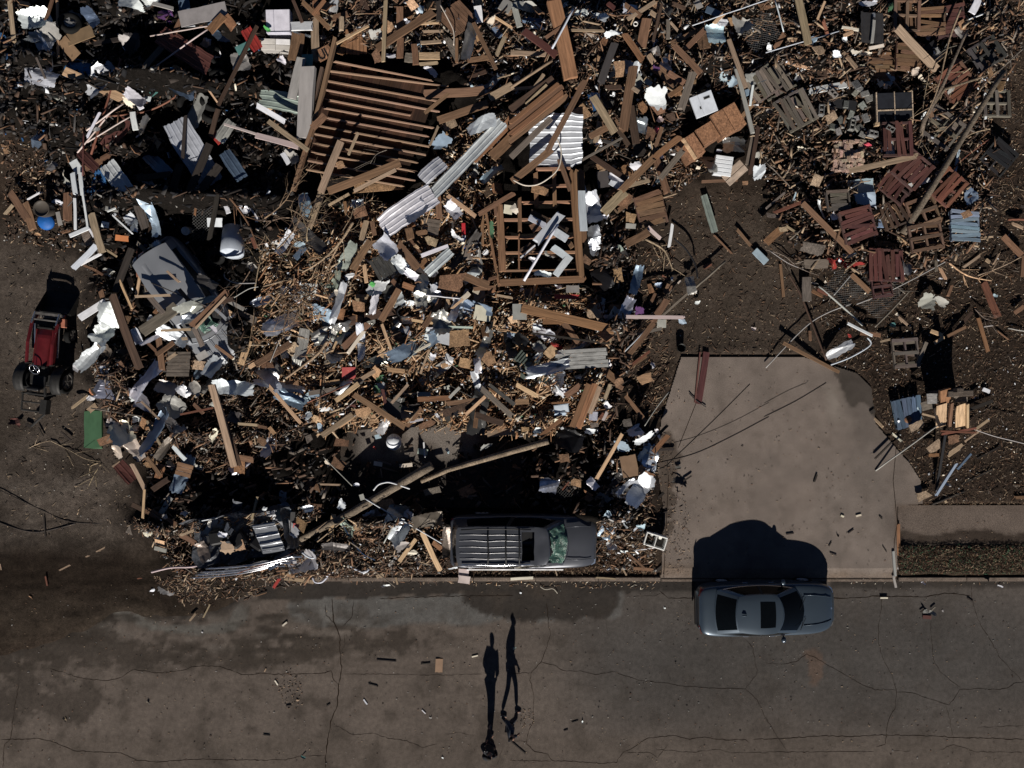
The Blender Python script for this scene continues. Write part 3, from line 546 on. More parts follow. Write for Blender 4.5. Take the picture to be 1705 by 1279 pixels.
t, rp, _, _ = car('buried_van', 'silver family van with dented bonnet half buried in wreckage, nose to the lower right', None, M_mini, mini, (cp.x, cp.y, -.05), math.radians(-55), crump=crumpler(.055, .9, 17), missing=('windshield', 'mirror', 'side_window', 'lights'))
wA = ((1.12, -.74, 1.08), (1.3, 0, 1.12), (1.1, .72, 1.08)); wB = ((.44, -.62, 1.42), (.5, 0, 1.34), (.46, .62, 1.42))
cc2 = crumpler(.16, 2.2, 5); patch(MB(), wA, wB, .40, .80, .1, .8, .03, 14, 10, crump=cc2).build('shattered_windscreen', M_shat, t)
for v in (.28, .42, .58, .72): s_ = MB(); s_.tube([Vector((1.35 + .9 * i / 5, (v - .5) * 1.7, 1.105 - .012 * i * i)) for i in range(5)], .010, 5); s_.build('bonnet_crease', M_chrome, t, smooth=True)
s_ = MB(); s_.grid(lambda i, j: rp(.08 + .16 * i, .70 + .12 * j) + Vector((0, 0, .02 * math.sin(math.pi * i) * math.sin(math.pi * j))), 8, 6); s_.build('roof_vent', M_mini, t, smooth=True)

# ---- flattened van by the road, its roof torn open
t = thing('flattened_van', 'flattened van by the road with torn open roof and long bright side rails', 'van', (*P(405, 893, .9).xy, 0), math.radians(9))
c3 = crumpler(.16, 1.4, 31)
mb = MB(); mb.grid(lambda i, j: c3(Vector((-1.9 + 3.6 * i, -.95 - .10 * math.sin(j * 3), .25 + .75 * j))), 26, 8); mb.build('side_panel', M_cardust, t)
mb = MB(); mb.grid(lambda i, j: c3(Vector((-1.9 + 3.8 * i, .80, .25 + 1.0 * j))), 26, 8); mb.build('side_panel', M_cardust, t)
mb = MB(); mb.grid(lambda i, j: c3(Vector((-1.85 + 3.5 * i, -.9 + 1.7 * j, .62))), 20, 12); mb.build('floor', M_cardust, t)
c4 = crumpler(.03, 1.4, 31)
mb = MB(); mb.grid(lambda i, j: c4(Vector((.75 + .75 * i - .22 * j, -.62 + 1.0 * j, 1.32 + .02 * (int(j * 10) % 3 == 0)))), 10, 30); mb.build('roof', M_mini, t)
for k in range(4): s_ = MB(); s_.tube([c4(Vector((.75 + .72 * i - .22 * (.1 + .25 * k), -.62 + (.1 + .25 * k), 1.36))) for i in (0, .25, .5, .75, 1)], .014, 5); s_.build('roof_rib', M_chrome, t)
for k, (yy, zz, r_) in enumerate(((-.86, 1.22, .035), (-.97, 1.12, .03), (-1.06, .98, .04), (-1.16, .85, .03))):
    s_ = MB(); s_.tube([(-1.35 - .25 * k + 3.3 * i / 9, yy - .10 * math.sin(i / 9 * 3.1) - (.1 if i > 8 else 0), zz - .25 * abs(i / 9 - .6)) for i in range(10)], r_, 7); s_.build('side_rail', M_chrome, t, smooth=True)
mb = MB(); mb.grid(lambda i, j: c3(Vector((1.5 + .35 * i, -.7 + 1.5 * j, 1.2 - .9 * i))), 6, 14); mb.build('rear_door', M_cardust, t)
mb = MB(); mb.grid(lambda i, j: c3(Vector((-1.6 + .55 * i, -.8 + .6 * j, 1.15 - .5 * i))), 8, 8); mb.build('door_panel', M_cardust, t)
for wx in (-1.2, 1.2): wheel(t, (wx, .7, .3), .32, .2, 1)
for k in range(3): s_ = MB(); s_.box((-.9 + .7 * k, .1 - .2 * k, .85), (.5, .5, .35), rz=.4 * k, ry=.3); s_.build('seat', M_black, t, bevel=.08)

# ---- small red loader tractor on the left
M_tr = mat('tractor_red', kind='fix', color=(.105, .010, .013), rough=.42, var=.25, vscale=4, coat=.3, spec=.4)
M_iron = mat('dark_iron', kind='fix', color=(.028, .027, .026), rough=.6, metal=.2, var=.35, vscale=6)
A0 = P(66, 584, .9)
t = thing('loader_tractor', 'small red tractor with raised black front bucket on bare dirt at far left', 'tractor', (A0.x + .08, A0.y, 0), math.radians(83))
mb = MB(); mb.grid(lambda i, j: Vector((-.50 + 1.25 * i, -.27 + .54 * j + .0, .86 + .18 * math.sin(math.pi * j) ** .5 - .05 * i - .22 * max(0, i - .8) * 5 * .4)), 12, 14)
mb.box((.12, .28, .74), (1.2, .03, .28)); mb.box((.12, -.28, .74), (1.2, .03, .28)); mb.build('bonnet', M_tr, t, smooth=False)
mb = MB(); mb.box((.78, 0, .72), (.06, .5, .4)); mb.box((.86, 0, .80), (.05, .62, .06)); mb.build('grille', M_iron, t, bevel=.01)
mb = MB(); mb.box((.1, 0, .5), (1.9, .34, .28)); mb.box((.55, 0, .38), (.16, 1.0, .14)); mb.box((-1.0, 0, .55), (.4, .9, .3)); mb.build('chassis', M_iron, t, bevel=.03)
for s in (1, -1):
    mb = MB(); mb.tube([(-.45, s * .42, .98), (.25, s * .42, 1.05), (.95, s * .44, .92), (1.35, s * .46, .55)], .055, 6); mb.build('loader_arm', M_tr, t, bevel=.0)
    mb = MB(); mb.tube([(-.2, s * .38, .62), (.9, s * .42, .80)], .03, 8); mb.tube([(.9, s * .42, .98), (1.3, s * .42, .86)], .025, 8); mb.build('hydraulic_ram', M_chrome, t)
    mb = MB(); mb.tube([(-.42, s * .38, .45), (-.45, s * .42, 1.02)], .05, 6); mb.build('loader_post', M_iron, t)
    wheel(t, (.62, s * .52, .28), .28, .18, -s, rimc=(.12, .11, .10)); wheel(t, (-1.0, s * .58, .42), .42, .26, -s, rimc=(.12, .11, .10))
    mb = MB(); mb.grid(lambda i, j: Vector((-1.0 + .55 * math.cos(math.pi * (.05 + .75 * i)), s * (.46 + .34 * j), .48 + .55 * math.sin(math.pi * (.05 + .75 * i)))), 12, 3); mb.build('mudguard', M_iron, t, smooth=True, solid=.015)
mb = MB()
for (x0, y0, x1, y1) in ((1.35, -.66, 1.35, .66),): pass
prof = [(1.34, .66), (1.30, .48), (1.36, .28), (1.55, .20), (2.10, .16)]
vs = []; 
for s in (-.58, .58): vs += [(px_, s, pz_) for px_, pz_ in prof]
mb.add(vs, [(i, i + 1, 6 + i, 5 + i) for i in range(4)] + [(0, 1, 2, 3, 4), (9, 8, 7, 6, 5)]); mb.build('bucket', M_iron, t, solid=.03)
mb = MB(); mb.box((1.26, 0, .80), (.10, .95, .08)); mb.box((1.18, 0, .55), (.08, .9, .06)); mb.box((1.05, 0, .9), (.05, .8, .04)); mb.build('crossbar', mat('worn_iron', kind='fix', color=(.16, .15, .14), rough=.5, metal=.4, var=.5), t, bevel=.01)
mb = MB(); mb.lathe([(.165, -.014), (.185, 0), (.165, .014), (.15, 0), (.165, -.014)], 22, Matrix.Translation((-.66, .03, 1.12)) @ Matrix.Rotation(-.5, 4, 'Y'))
for a in (0, 2.1, 4.2): mb.tube([(-.66, .03, 1.10), (-.66 + .15 * math.cos(a) * .9, .03 + .15 * math.sin(a), 1.12 + .08 * math.cos(a))], .012, 5)
mb.tube([(-.66, .03, 1.10), (-.48, .03, .8)], .02, 6); mb.build('steering_wheel', M_chrome, t, smooth=True)
mb = MB(); mb.box((-1.06, 0, .84), (.42, .44, .10)); mb.box((-1.30, 0, 1.02), (.10, .42, .32), ry=-.2); mb.build('seat', M_black, t, bevel=.04)
mb = MB(); mb.box((-.50, 0, .92), (.14, .46, .16)); mb.box((-.56, -.2, 1.02), (.10, .12, .06)); mb.build('dashboard', M_iron, t, bevel=.02)
mb = MB()
fr = [(-1.55, .85, .35), (-1.55, -.05, .35), (-2.15, -.05, .32), (-2.15, .85, .32)]
for i in range(4): mb.tube([fr[i], fr[(i + 1) % 4]], .035, 6)
mb.tube([(-1.85, .85, .34), (-1.85, -.05, .34)], .03, 6); mb.tube([(-1.3, 0, .5), (-2.2, -.1, .45)], .05, 6); mb.box((-1.95, -.05, .45), (.5, .22, .25)); mb.tube([(-2.2, 0, .35), (-2.7, .45, .3)], .04, 6); mb.build('rear_implement', M_iron, t)
mb = MB(); mb.box((1.02, -.52, .72), (.30, .14, .14), rz=.1); mb.build('side_box', mat('faded_orange', kind='fix', color=(.42, .16, .10), rough=.7), t, bevel=.02)
for s in (1, -1): mb = MB(); mb.tube([(-1.45, s * .40, .60), (-1.50, s * .40, 1.05)], .03, 6); mb.build('linkage_arm', M_iron, t)

# ================================================================ PEOPLE
def skin(name, pts, edges, rad, m, parent=None, root=0, sub=2):
    me = bpy.data.meshes.new(name); me.from_pydata(pts, edges, []); me.update(); o = bpy.data.objects.new(name, me); COL.objects.link(o)
    md = o.modifiers.new('skin', 'SKIN'); sv = me.skin_vertices[0].data
    for i, r in enumerate(rad):
        sv[i].radius = (r, r) if not isinstance(r, tuple) else r; sv[i].use_root = (i == root)
    md.use_smooth_shade = True
    s2 = o.modifiers.new('sub', 'SUBSURF'); s2.levels = sub; s2.render_levels = sub
    me.materials.append(m)
    if parent: o.parent = parent
    return o
M_skin = mat('skin', kind='fix', color=(.28, .16, .11), rough=.6, var=.1)
M_hair = mat('hair', kind='fix', color=(.02, .014, .01), rough=.8, var=.3)
M_jk1 = mat('dark_jacket', kind='fix', color=(.013, .014, .018), rough=.8, var=.3, vscale=12)
M_jk2 = mat('navy_jacket', kind='fix', color=(.03, .038, .055), rough=.8, var=.4, vscale=9)
M_tr2 = mat('dark_trousers', kind='fix', color=(.02, .022, .03), rough=.9, var=.2)
M_shoe = mat('shoe_grey', kind='fix', color=(.12, .12, .12), rough=.7, var=.2)
def person(label, loc, rz, stride, jm, Hs, lean=.0, arm=(.2, -.2), pack=False, elbow=0):
    # x forward, y left; pelvis .93 up
    st = stride; V = []; E = []; Rd = []
    def v(p, r, par=None):
        V.append(p); Rd.append(r)
        if par is not None: E.append((par, len(V) - 1))
        return len(V) - 1
    k = Hs / 1.75; j = {}
    j['pel'] = v((0, 0, .94 * k), (.13, .11)); j['waist'] = v((.01, 0, 1.08 * k), (.125, .10), 0); j['chest'] = v((.02 + lean * .5, 0, 1.30 * k), (.15, .115), 1)
    j['nb'] = v((.01 + lean, 0, 1.46 * k), .06, 2); j['hb'] = v((.03 + lean, 0, 1.53 * k), .058, 3); j['h1'] = v((.035 + lean, 0, 1.62 * k), (.082, .095), 4); j['ht'] = v((.025 + lean, 0, 1.71 * k), (.066, .072), 5)
    hands = []; legs = []; arms = []
    for s, ph, ar in ((1, 1, arm[0]), (-1, -1, arm[1])):
        hip = v((0, s * .09, .88 * k), .088, 0); kn = v((.06 + ph * st * .42, s * .10, .49 * k), .056, hip); an = v((ph * st * .8 - .02, s * .11, .09), .037, kn); toe = v((ph * st * .8 + .15, s * .13, .035), .032, an)
        shd = v((lean * .9, s * .17, 1.42 * k), .062, 2); el = v((ar * .35 - .03, s * (.24 + .08 * elbow), 1.14 * k), .044, shd); wr_ = v((ar * .8 + .04, s * (.25 - .1 * elbow), (.92 + .22 * elbow) * k), .029, el)
        pm = v((ar * .9 + .06, s * (.25 - .12 * elbow), (.85 + .24 * elbow) * k), (.036, .020), wr_); arms.append((shd, el, wr_)); legs.append((hip, kn, an, toe)); hands.append((pm, s))
    for pm, s in hands:
        b = Vector(V[pm])
        for q in range(4): f1 = v(tuple(b + Vector((.026 - .017 * q, .004 * s, -.05 - .004 * (q in (1, 2))))), .0085, pm); v(tuple(b + Vector((.030 - .017 * q, -.012 * s, -.085 - .008 * (q in (1, 2))))), .007, f1)
        f1 = v(tuple(b + Vector((.035, -.012 * s, -.012))), .010, pm); v(tuple(b + Vector((.045, -.022 * s, -.045))), .008, f1)
    # face: nose and ears
    hd = Vector(V[j['h1']]); v(tuple(hd + Vector((.105, 0, -.012))), .012, j['h1']); v(tuple(hd + Vector((.0, .088, -.01))), .013, j['h1']); v(tuple(hd + Vector((.0, -.088, -.01))), .013, j['h1'])
    o = skin('person', V, E, Rd, M_skin); o.location = loc; o.rotation_euler = (0, 0, rz); tag(o, label, 'person')
    tv = [V[j['pel']], V[j['waist']], V[j['chest']], tuple(Vector(V[j['nb']]) - Vector((0, 0, .03)))]; te = [(0, 1), (1, 2), (2, 3)]; tr = [(.155, .13), (.165, .14), (.18, .15), .085]
    for (a, b, c) in arms:
        n = len(tv); tv += [V[a], V[b], V[c]]; te += [(2, n), (n, n + 1), (n + 1, n + 2)]; tr += [.092, .070, .055]
    skin('jacket', tv, te, tr, jm, o)
    tv = [tuple(Vector(V[0]) - Vector((0, 0, .02)))]; te = []; tr = [(.15, .125)]
    for (a, b, c, d) in legs:
        n = len(tv); tv += [V[a], V[b], tuple(Vector(V[c]) + Vector((0, 0, .02)))]; te += [(0, n), (n, n + 1), (n + 1, n + 2)]; tr += [.108, .078, .062]
    skin('trousers', tv, te, tr, M_tr2, o)
    for (a, b, c, d) in legs:
        x0 = V[c]; skin('shoe', [(x0[0] - .07, x0[1], .05), (x0[0] + .04, x0[1], .055), (x0[0] + .17, x0[1] + .01, .04)], [(0, 1), (1, 2)], [.045, .05, .040], M_shoe, o, sub=1)
    hp = Vector(V[j['ht']]); skin('hair', [tuple(hp + Vector((.03, 0, .01))), tuple(hp + Vector((-.03, 0, .0))), tuple(hp + Vector((-.06, 0, -.09)))], [(0, 1), (1, 2)], [(.076, .075), (.086, .082), (.070, .06)], M_hair, o)
    e = MB()
    for s in (1, -1): e.lathe([(.001, .012), (.010, .008), (.012, 0), (.001, -.01)], 8, Matrix.Translation(tuple(hd + Vector((.083, s * .032, .012)))))
    e.build('eye', M_black, o); e = MB(); e.tube([tuple(hd + Vector((.086, .022, -.052))), tuple(hd + Vector((.092, 0, -.053))), tuple(hd + Vector((.086, -.022, -.052)))], .006, 5); e.build('mouth', mat('lips', kind='fix', color=(.25, .09, .08), rough=.6), o)
    if pack: skin('backpack', [(-.20, 0, 1.12 * k), (-.22, 0, 1.35 * k)], [(0, 1)], [(.15, .10), (.14, .09)], M_jk1, o)
    return o
p1 = P(816, 1220, 0); person('person in bulky black jacket, the lower one of the two on the road', (p1.x, p1.y, 0), math.radians(60), .16, M_jk1, 1.84, .04, (.1, .05), True, .6)
p2 = P(849, 1188, 0); person('person in dark blue jacket mid stride, the upper one of the two', (p2.x, p2.y, 0), math.radians(-8), .30, M_jk2, 1.86, .05, (-.25, .3), False, .3)
# ================================================================ LARGE WRECKAGE
def T(c, r, x, y): return OFFX[c] + x * K, OFFY[r] + y * K
def TP(c, r, x, y, z): return P(*T(c, r, x, y), z)
ANCH = {}                      # words for finding things: name -> photo pixel
def anchor(nm, px, py): ANCH[nm] = (px, py)

def bar(mb, a, b, wdt, th, jag=0, mi=0):
    a, b = Vector(a), Vector(b); d = b - a; c = (a + b) / 2
    R = d.to_track_quat('X', 'Z').to_matrix().to_4x4(); n = 6 if jag else 1
    vs = []; fs = []
    for i, t_ in enumerate((0, 1)):
        for (y, z) in ((-.5, -.5), (.5, -.5), (.5, .5), (-.5, .5)):
            e = random.uniform(0, jag) * (1 if t_ == 0 else -1)
            vs.append(Matrix.Translation(a.lerp(b, t_)) @ R @ Vector((e, y * wdt, z * th)))
    return mb.add(vs, [(3, 2, 1, 0), (4, 5, 6, 7), (0, 1, 5, 4), (1, 2, 6, 5), (2, 3, 7, 6), (3, 0, 4, 7)], mi)
def piece(name, parent, a, b, wdt, th, color, m=None, jag=.02):
    # one board as an object of its own, its own axes along the board so the grain runs right
    a, b = Vector(a), Vector(b); d = b - a; L = d.length
    R = d.to_track_quat('X', 'Z').to_matrix().to_4x4(); mw = Matrix.Translation((a + b) / 2) @ R @ Matrix.Diagonal((L, wdt, th, 1))
    o = link(name, random.choice(PLANKS), parent, color=color); o.data.materials
    o.matrix_world = mw if parent is None else mw
    if parent is not None: o.matrix_parent_inverse = Matrix(); o.matrix_local = parent_mw(parent).inverted() @ mw
    return o
def parent_mw(p): return Matrix.Translation(p.location) @ p.rotation_euler.to_matrix().to_4x4()
def plank_mesh(seed, jag, seg=4, bend=.0):
    r = random.Random(seed); vs = []; n = seg
    for i in range(n + 1):
        t_ = i / n - .5
        yb = bend * (t_ * t_ - .08) + r.uniform(-.015, .015); zb = r.uniform(-.06, .06)
        for (y, z) in ((-.5, -.5), (0, -.5), (.5, -.5), (.5, .5), (0, .5), (-.5, .5)):
            e = 0
            if i == 0: e = r.uniform(0, jag)
            if i == n: e = -r.uniform(0, jag)
            vs.append((t_ + e, y * (1 + r.uniform(-.04, .04)) + yb, z + zb))
    fs = []
    for i in range(n):
        for k in range(6): fs.append((i * 6 + k, i * 6 + (k + 1) % 6, (i + 1) * 6 + (k + 1) % 6, (i + 1) * 6 + k))
    fs = [f[::-1] for f in fs]; fs.append((0, 1, 2, 3, 4, 5)[::1]); fs.append(tuple(n * 6 + k for k in (5, 4, 3, 2, 1, 0)))
    me = mesh('plank', vs, fs, M_wood); 
    import bmesh
    bm = bmesh.new(); bm.from_mesh(me); bmesh.ops.recalc_face_normals(bm, faces=bm.faces); bm.to_mesh(me); bm.free()
    return me
PLANKS = [plank_mesh(i, [.008, .02, .05, .10][i % 4], 3, [.0, .2, -.2][i % 3]) for i in range(12)]
PLANKS_J = [plank_mesh(100 + i, [.10, .16, .22][i % 3], 5, [.0, .15, -.15][i % 3]) for i in range(12)]
PLANKS_P = []
for me_ in PLANKS:
    q = me_.copy(); q.materials[0] = M_paint; PLANKS_P.append(q)

# --- the big floor section, joists up
FC = T(1, 0, 800, 760); c0 = P(*FC, .9)
t = thing('joisted_floor', 'large upturned floor section with rows of bare parallel joists', 'floor section', (c0.x, c0.y, 0)); anchor('the large joisted floor', *FC)
JZ = 1.35
def TJ(x, y, z=JZ): return TP(1, 0, x, y, z)
J = [((510, 405), (1190, 540)), ((490, 470), (1280, 575)), ((475, 535), (1210, 670)), ((465, 595), (1220, 740)), ((450, 655), (1055, 770)), ((440, 712), (1195, 850)), ((470, 780), (1160, 905)), ((410, 830), (1150, 970)),
     ((390, 885), (1130, 1025)), ((375, 945), (1100, 1080)), ((360, 1005), (1085, 1140)), ((345, 1062), (1060, 1195)), ((330, 1120), (1000, 1235))]
for a, b in J:
    za, zb_ = JZ - .14 + random.uniform(-.02, .02), JZ - .20 + random.uniform(-.03, .03)
    piece('joist', t, TP(1, 0, *a, za), TP(1, 0, *b, zb_), .038, .10, jit((.30, .19, .13), .1))
piece('rim_board', t, TJ(535, 240), TJ(400, 790), .11, .22, jit((.20, .125, .075), .05)); piece('rim_board', t, TJ(402, 780), TJ(250, 1262, 1.2), .11, .22, jit((.20, .115, .07), .05))
piece('rim_board', t, TP(1, 0, 445, 450, 1.05), TP(1, 0, 385, 700, 1.05), .10, .2, jit((.12, .08, .06), .05))
nb = 15
for i in range(nb):                                       # sheathing boards beneath the joists, coloured dark to stand in for joist shade
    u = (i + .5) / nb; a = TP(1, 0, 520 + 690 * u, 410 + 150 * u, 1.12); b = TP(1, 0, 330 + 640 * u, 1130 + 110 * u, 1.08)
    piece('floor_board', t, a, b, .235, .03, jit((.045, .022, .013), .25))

# --- the small joist frame with boards on it
FC = (898, 380); c0 = P(*FC, .8)
t = thing('joist_frame', 'square frame of brown studs with dark gaps, white boards strewn on it', 'wall frame', (c0.x, c0.y, 0)); anchor('the square stud frame', *FC)
def PF(x, y, z=1.0): return P(800 + x / 6.4, 280 + y / 6.4, z)
bc = (.20, .11, .062)
for (x1, y1, x2, y2, w_, th, z) in ((200, 380, 235, 1110, 11, .10, 1.05), (190, 1225, 1140, 1180, 10, .10, 1.1), (1010, 0, 1075, 1180, 8, .16, 1.1), (960, 0, 1050, 1180, 6, .14, 1.0), (1075, 0, 1105, 820, 9, .05, 1.05), (60, 480, 200, 1270, 4, .10, .9),
        (585, 30, 600, 440, 7, .12, 1.0), (785, 0, 790, 440, 6, .12, 1.0), (415, 300, 420, 700, 6, .12, 1.0), (410, 700, 410, 1100, 2.5, .12, 1.0), (20, 480, 20, 840, 5, .1, .9)):
    piece('stud', t, PF(x1, y1, z), PF(x2, y2, z), w_ * 1.02 / 46.9, th, jit(bc, .12))
for (x1, x2, y, z) in ((430, 980, 372, .95), (240, 1000, 555, .95), (240, 1010, 742, .95), (255, 1020, 905, .95), (230, 1040, 1100, .95), (600, 970, 195, .95), (590, 960, 15, 1.0)):
    piece('crosspiece', t, PF(x1, y, z), PF(x2, y - 8, z), .075, .16, jit((.28, .16, .10), .12))
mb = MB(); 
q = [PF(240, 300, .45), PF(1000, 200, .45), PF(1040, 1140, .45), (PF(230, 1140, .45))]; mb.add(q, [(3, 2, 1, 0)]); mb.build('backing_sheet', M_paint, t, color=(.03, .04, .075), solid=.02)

# --- poles
def pole(label, pts, r, color, nm='utility_pole', cat='pole', n=14, m=None, **k):
    mb = MB(); q = []; rr = []
    for i in range(len(pts) - 1):
        for s in range(6): q.append(Vector(pts[i]).lerp(Vector(pts[i + 1]), s / 6)); 
    q.append(Vector(pts[-1])); R0 = r if isinstance(r, tuple) else (r, r)
    rr = [(R0[0] + (R0[1] - R0[0]) * i / (len(q) - 1)) * random.uniform(.96, 1.04) for i in range(len(q))]
    mb.tube(q, rr, n); return tag(mb.build(nm, m or M_pole, color=color, smooth=True), label, cat)
M_pole = mat('pole_wood', streak=None, rough=.95, var=.4, vscale=3, speck=25, bump=.6, bscale=20)
pole('broken grey utility pole lying across the shadow, lower thick half beside the crushed grey wagon', [TP(1, 2, 300, 1020, .55), TP(1, 2, 640, 845, .85), TP(1, 2, 1165, 535, 1.25)], (.12, .15), (.17, .135, .10)); anchor('the thick broken pole', 640, 820)
pole('snapped upper length of the grey utility pole ending near the pile of boards', [TP(1, 2, 1095, 642, 1.0), TP(1, 2, 1270, 565, 1.05), TP(1, 2, 1600, 470, 1.1), TP(2, 2, 250, 375, 1.15)], (.075, .11), (.22, .17, .12))
pole('long straight grey pole leaning over pallets at the upper right', [TP(3, 0, 1570, 470, 1.5), TP(3, 0, 1080, 1269, 1.1), TP(3, 1, 905, 275, .5)], (.08, .13), (.125, .10, .075)); anchor('the long leaning pole', 1580, 250)
pole('slim bare tree trunk beside the black hatch', [TP(3, 0, 1330, 200, 1.5), TP(3, 0, 1165, 570, 1.3), TP(3, 0, 1045, 800, 1.1), TP(3, 0, 1000, 990, .6)], (.04, .09), (.14, .11, .085), 'fallen_tree', 'tree')
pole('forked bare trunk above the leaning pole', [TP(3, 0, 1460, 500, 1.4), TP(3, 0, 1180, 590, 1.3), TP(3, 0, 1110, 680, 1.2)], (.03, .07), (.15, .115, .08), 'fallen_tree', 'tree')

# --- utility pole stub? broken tall block standing on the right, casts the long notch of shadow
t = thing('broken_wall', 'broken piece of boarded wall standing up at the right edge', 'wall', (*P(1580, 690, .6).xy, 0)); anchor('the broken boarded wall', 1585, 690)
def PR(x, y, z): return TP(3, 2, x, y, z)
for nm, a, b, w_, th, col in (('panel', PR(1060, 95, 1.0), PR(1135, 95, 1.15), .34, .03, 'lgrey'), ('panel', PR(1025, 150, .7), PR(1110, 130, .8), .30, .03, 'grey'), ('slatted_panel', PR(1180, 30, 1.15), PR(1182, 128, .95), .36, .10, 'obrown'), ('panel', PR(1262, 25, 1.2), PR(1264, 85, 1.1), .22, .05, 'grey'),
        ('panel', PR(1250, 100, 1.0), PR(1330, 98, 1.0), .16, .05, 'grey'), ('board', PR(1160, 132, 1.05), PR(1155, 280, .6), .36, .03, 'pine'), ('board', PR(1290, 130, 1.15), PR(1280, 300, .7), .34, .03, 'pine'), ('stud', PR(1330, 125, 1.2), PR(1330, 298, .75), .08, .08, 'pine'),
        ('stud', PR(1228, 120, 1.1), PR(1210, 290, .7), .10, .08, 'brown'), ('stud', PR(1150, 310, .8), PR(1390, 320, .8), .06, .06, 'rust')):
    piece(nm, t, a, b, w_, th, jit(C[col], .1))
mb = MB(); c0 = PR(1225, 60, .7); mb.box((c0.x - t.location.x, c0.y - t.location.y, .62), (.85, .20, 1.22), rz=.05); c0 = PR(1215, 40, .9); mb.box((c0.x - t.location.x + .02, c0.y - t.location.y, 1.32), (.22, .16, .26)); mb.build('masonry_core', M_mineral, t, color=(.10, .08, .065), bevel=.02)

# --- black panelled hatch
t = thing('roof_hatch', 'raised black panelled hatch with pale wooden trims, above the brick heap', 'hatch', (*P(1486, 180, .9).xy, .42), math.radians(2)); anchor('the black panelled hatch', 1486, 180)
mb = MB(); mb.box((0, 0, .30), (1.22, 1.0, .56)); mb.build('box', M_black, t, bevel=.01)
for (x, y, w_, h_) in ((-.305, .19, .59, .56), (.305, .19, .58, .56), (-.305, -.31, .59, .34), (.305, -.31, .58, .34)): mb = MB(); mb.box((x, y, .595), (w_, h_, .02)); mb.build('panel', mat('felt', kind='fix', color=(.016, .018, .024), rough=.8, var=.3), t)
for (x, y, w_, h_) in ((0, .0, .03, 1.0), (0, -.12, 1.2, .035), (-.61, 0, .035, 1.0), (.61, 0, .035, 1.0)): mb = MB(); mb.box((x, y, .60), (w_, h_, .06)); mb.build('trim', M_board, t, color=(.46, .36, .26))
mb = MB(); mb.box((0, -.53, .5), (1.3, .10, .12), rz=.04); mb.box((.25, -.58, .42), (1.1, .08, .06), rz=.08); mb.build('splintered_edge', M_board, t, color=(.40, .29, .18))

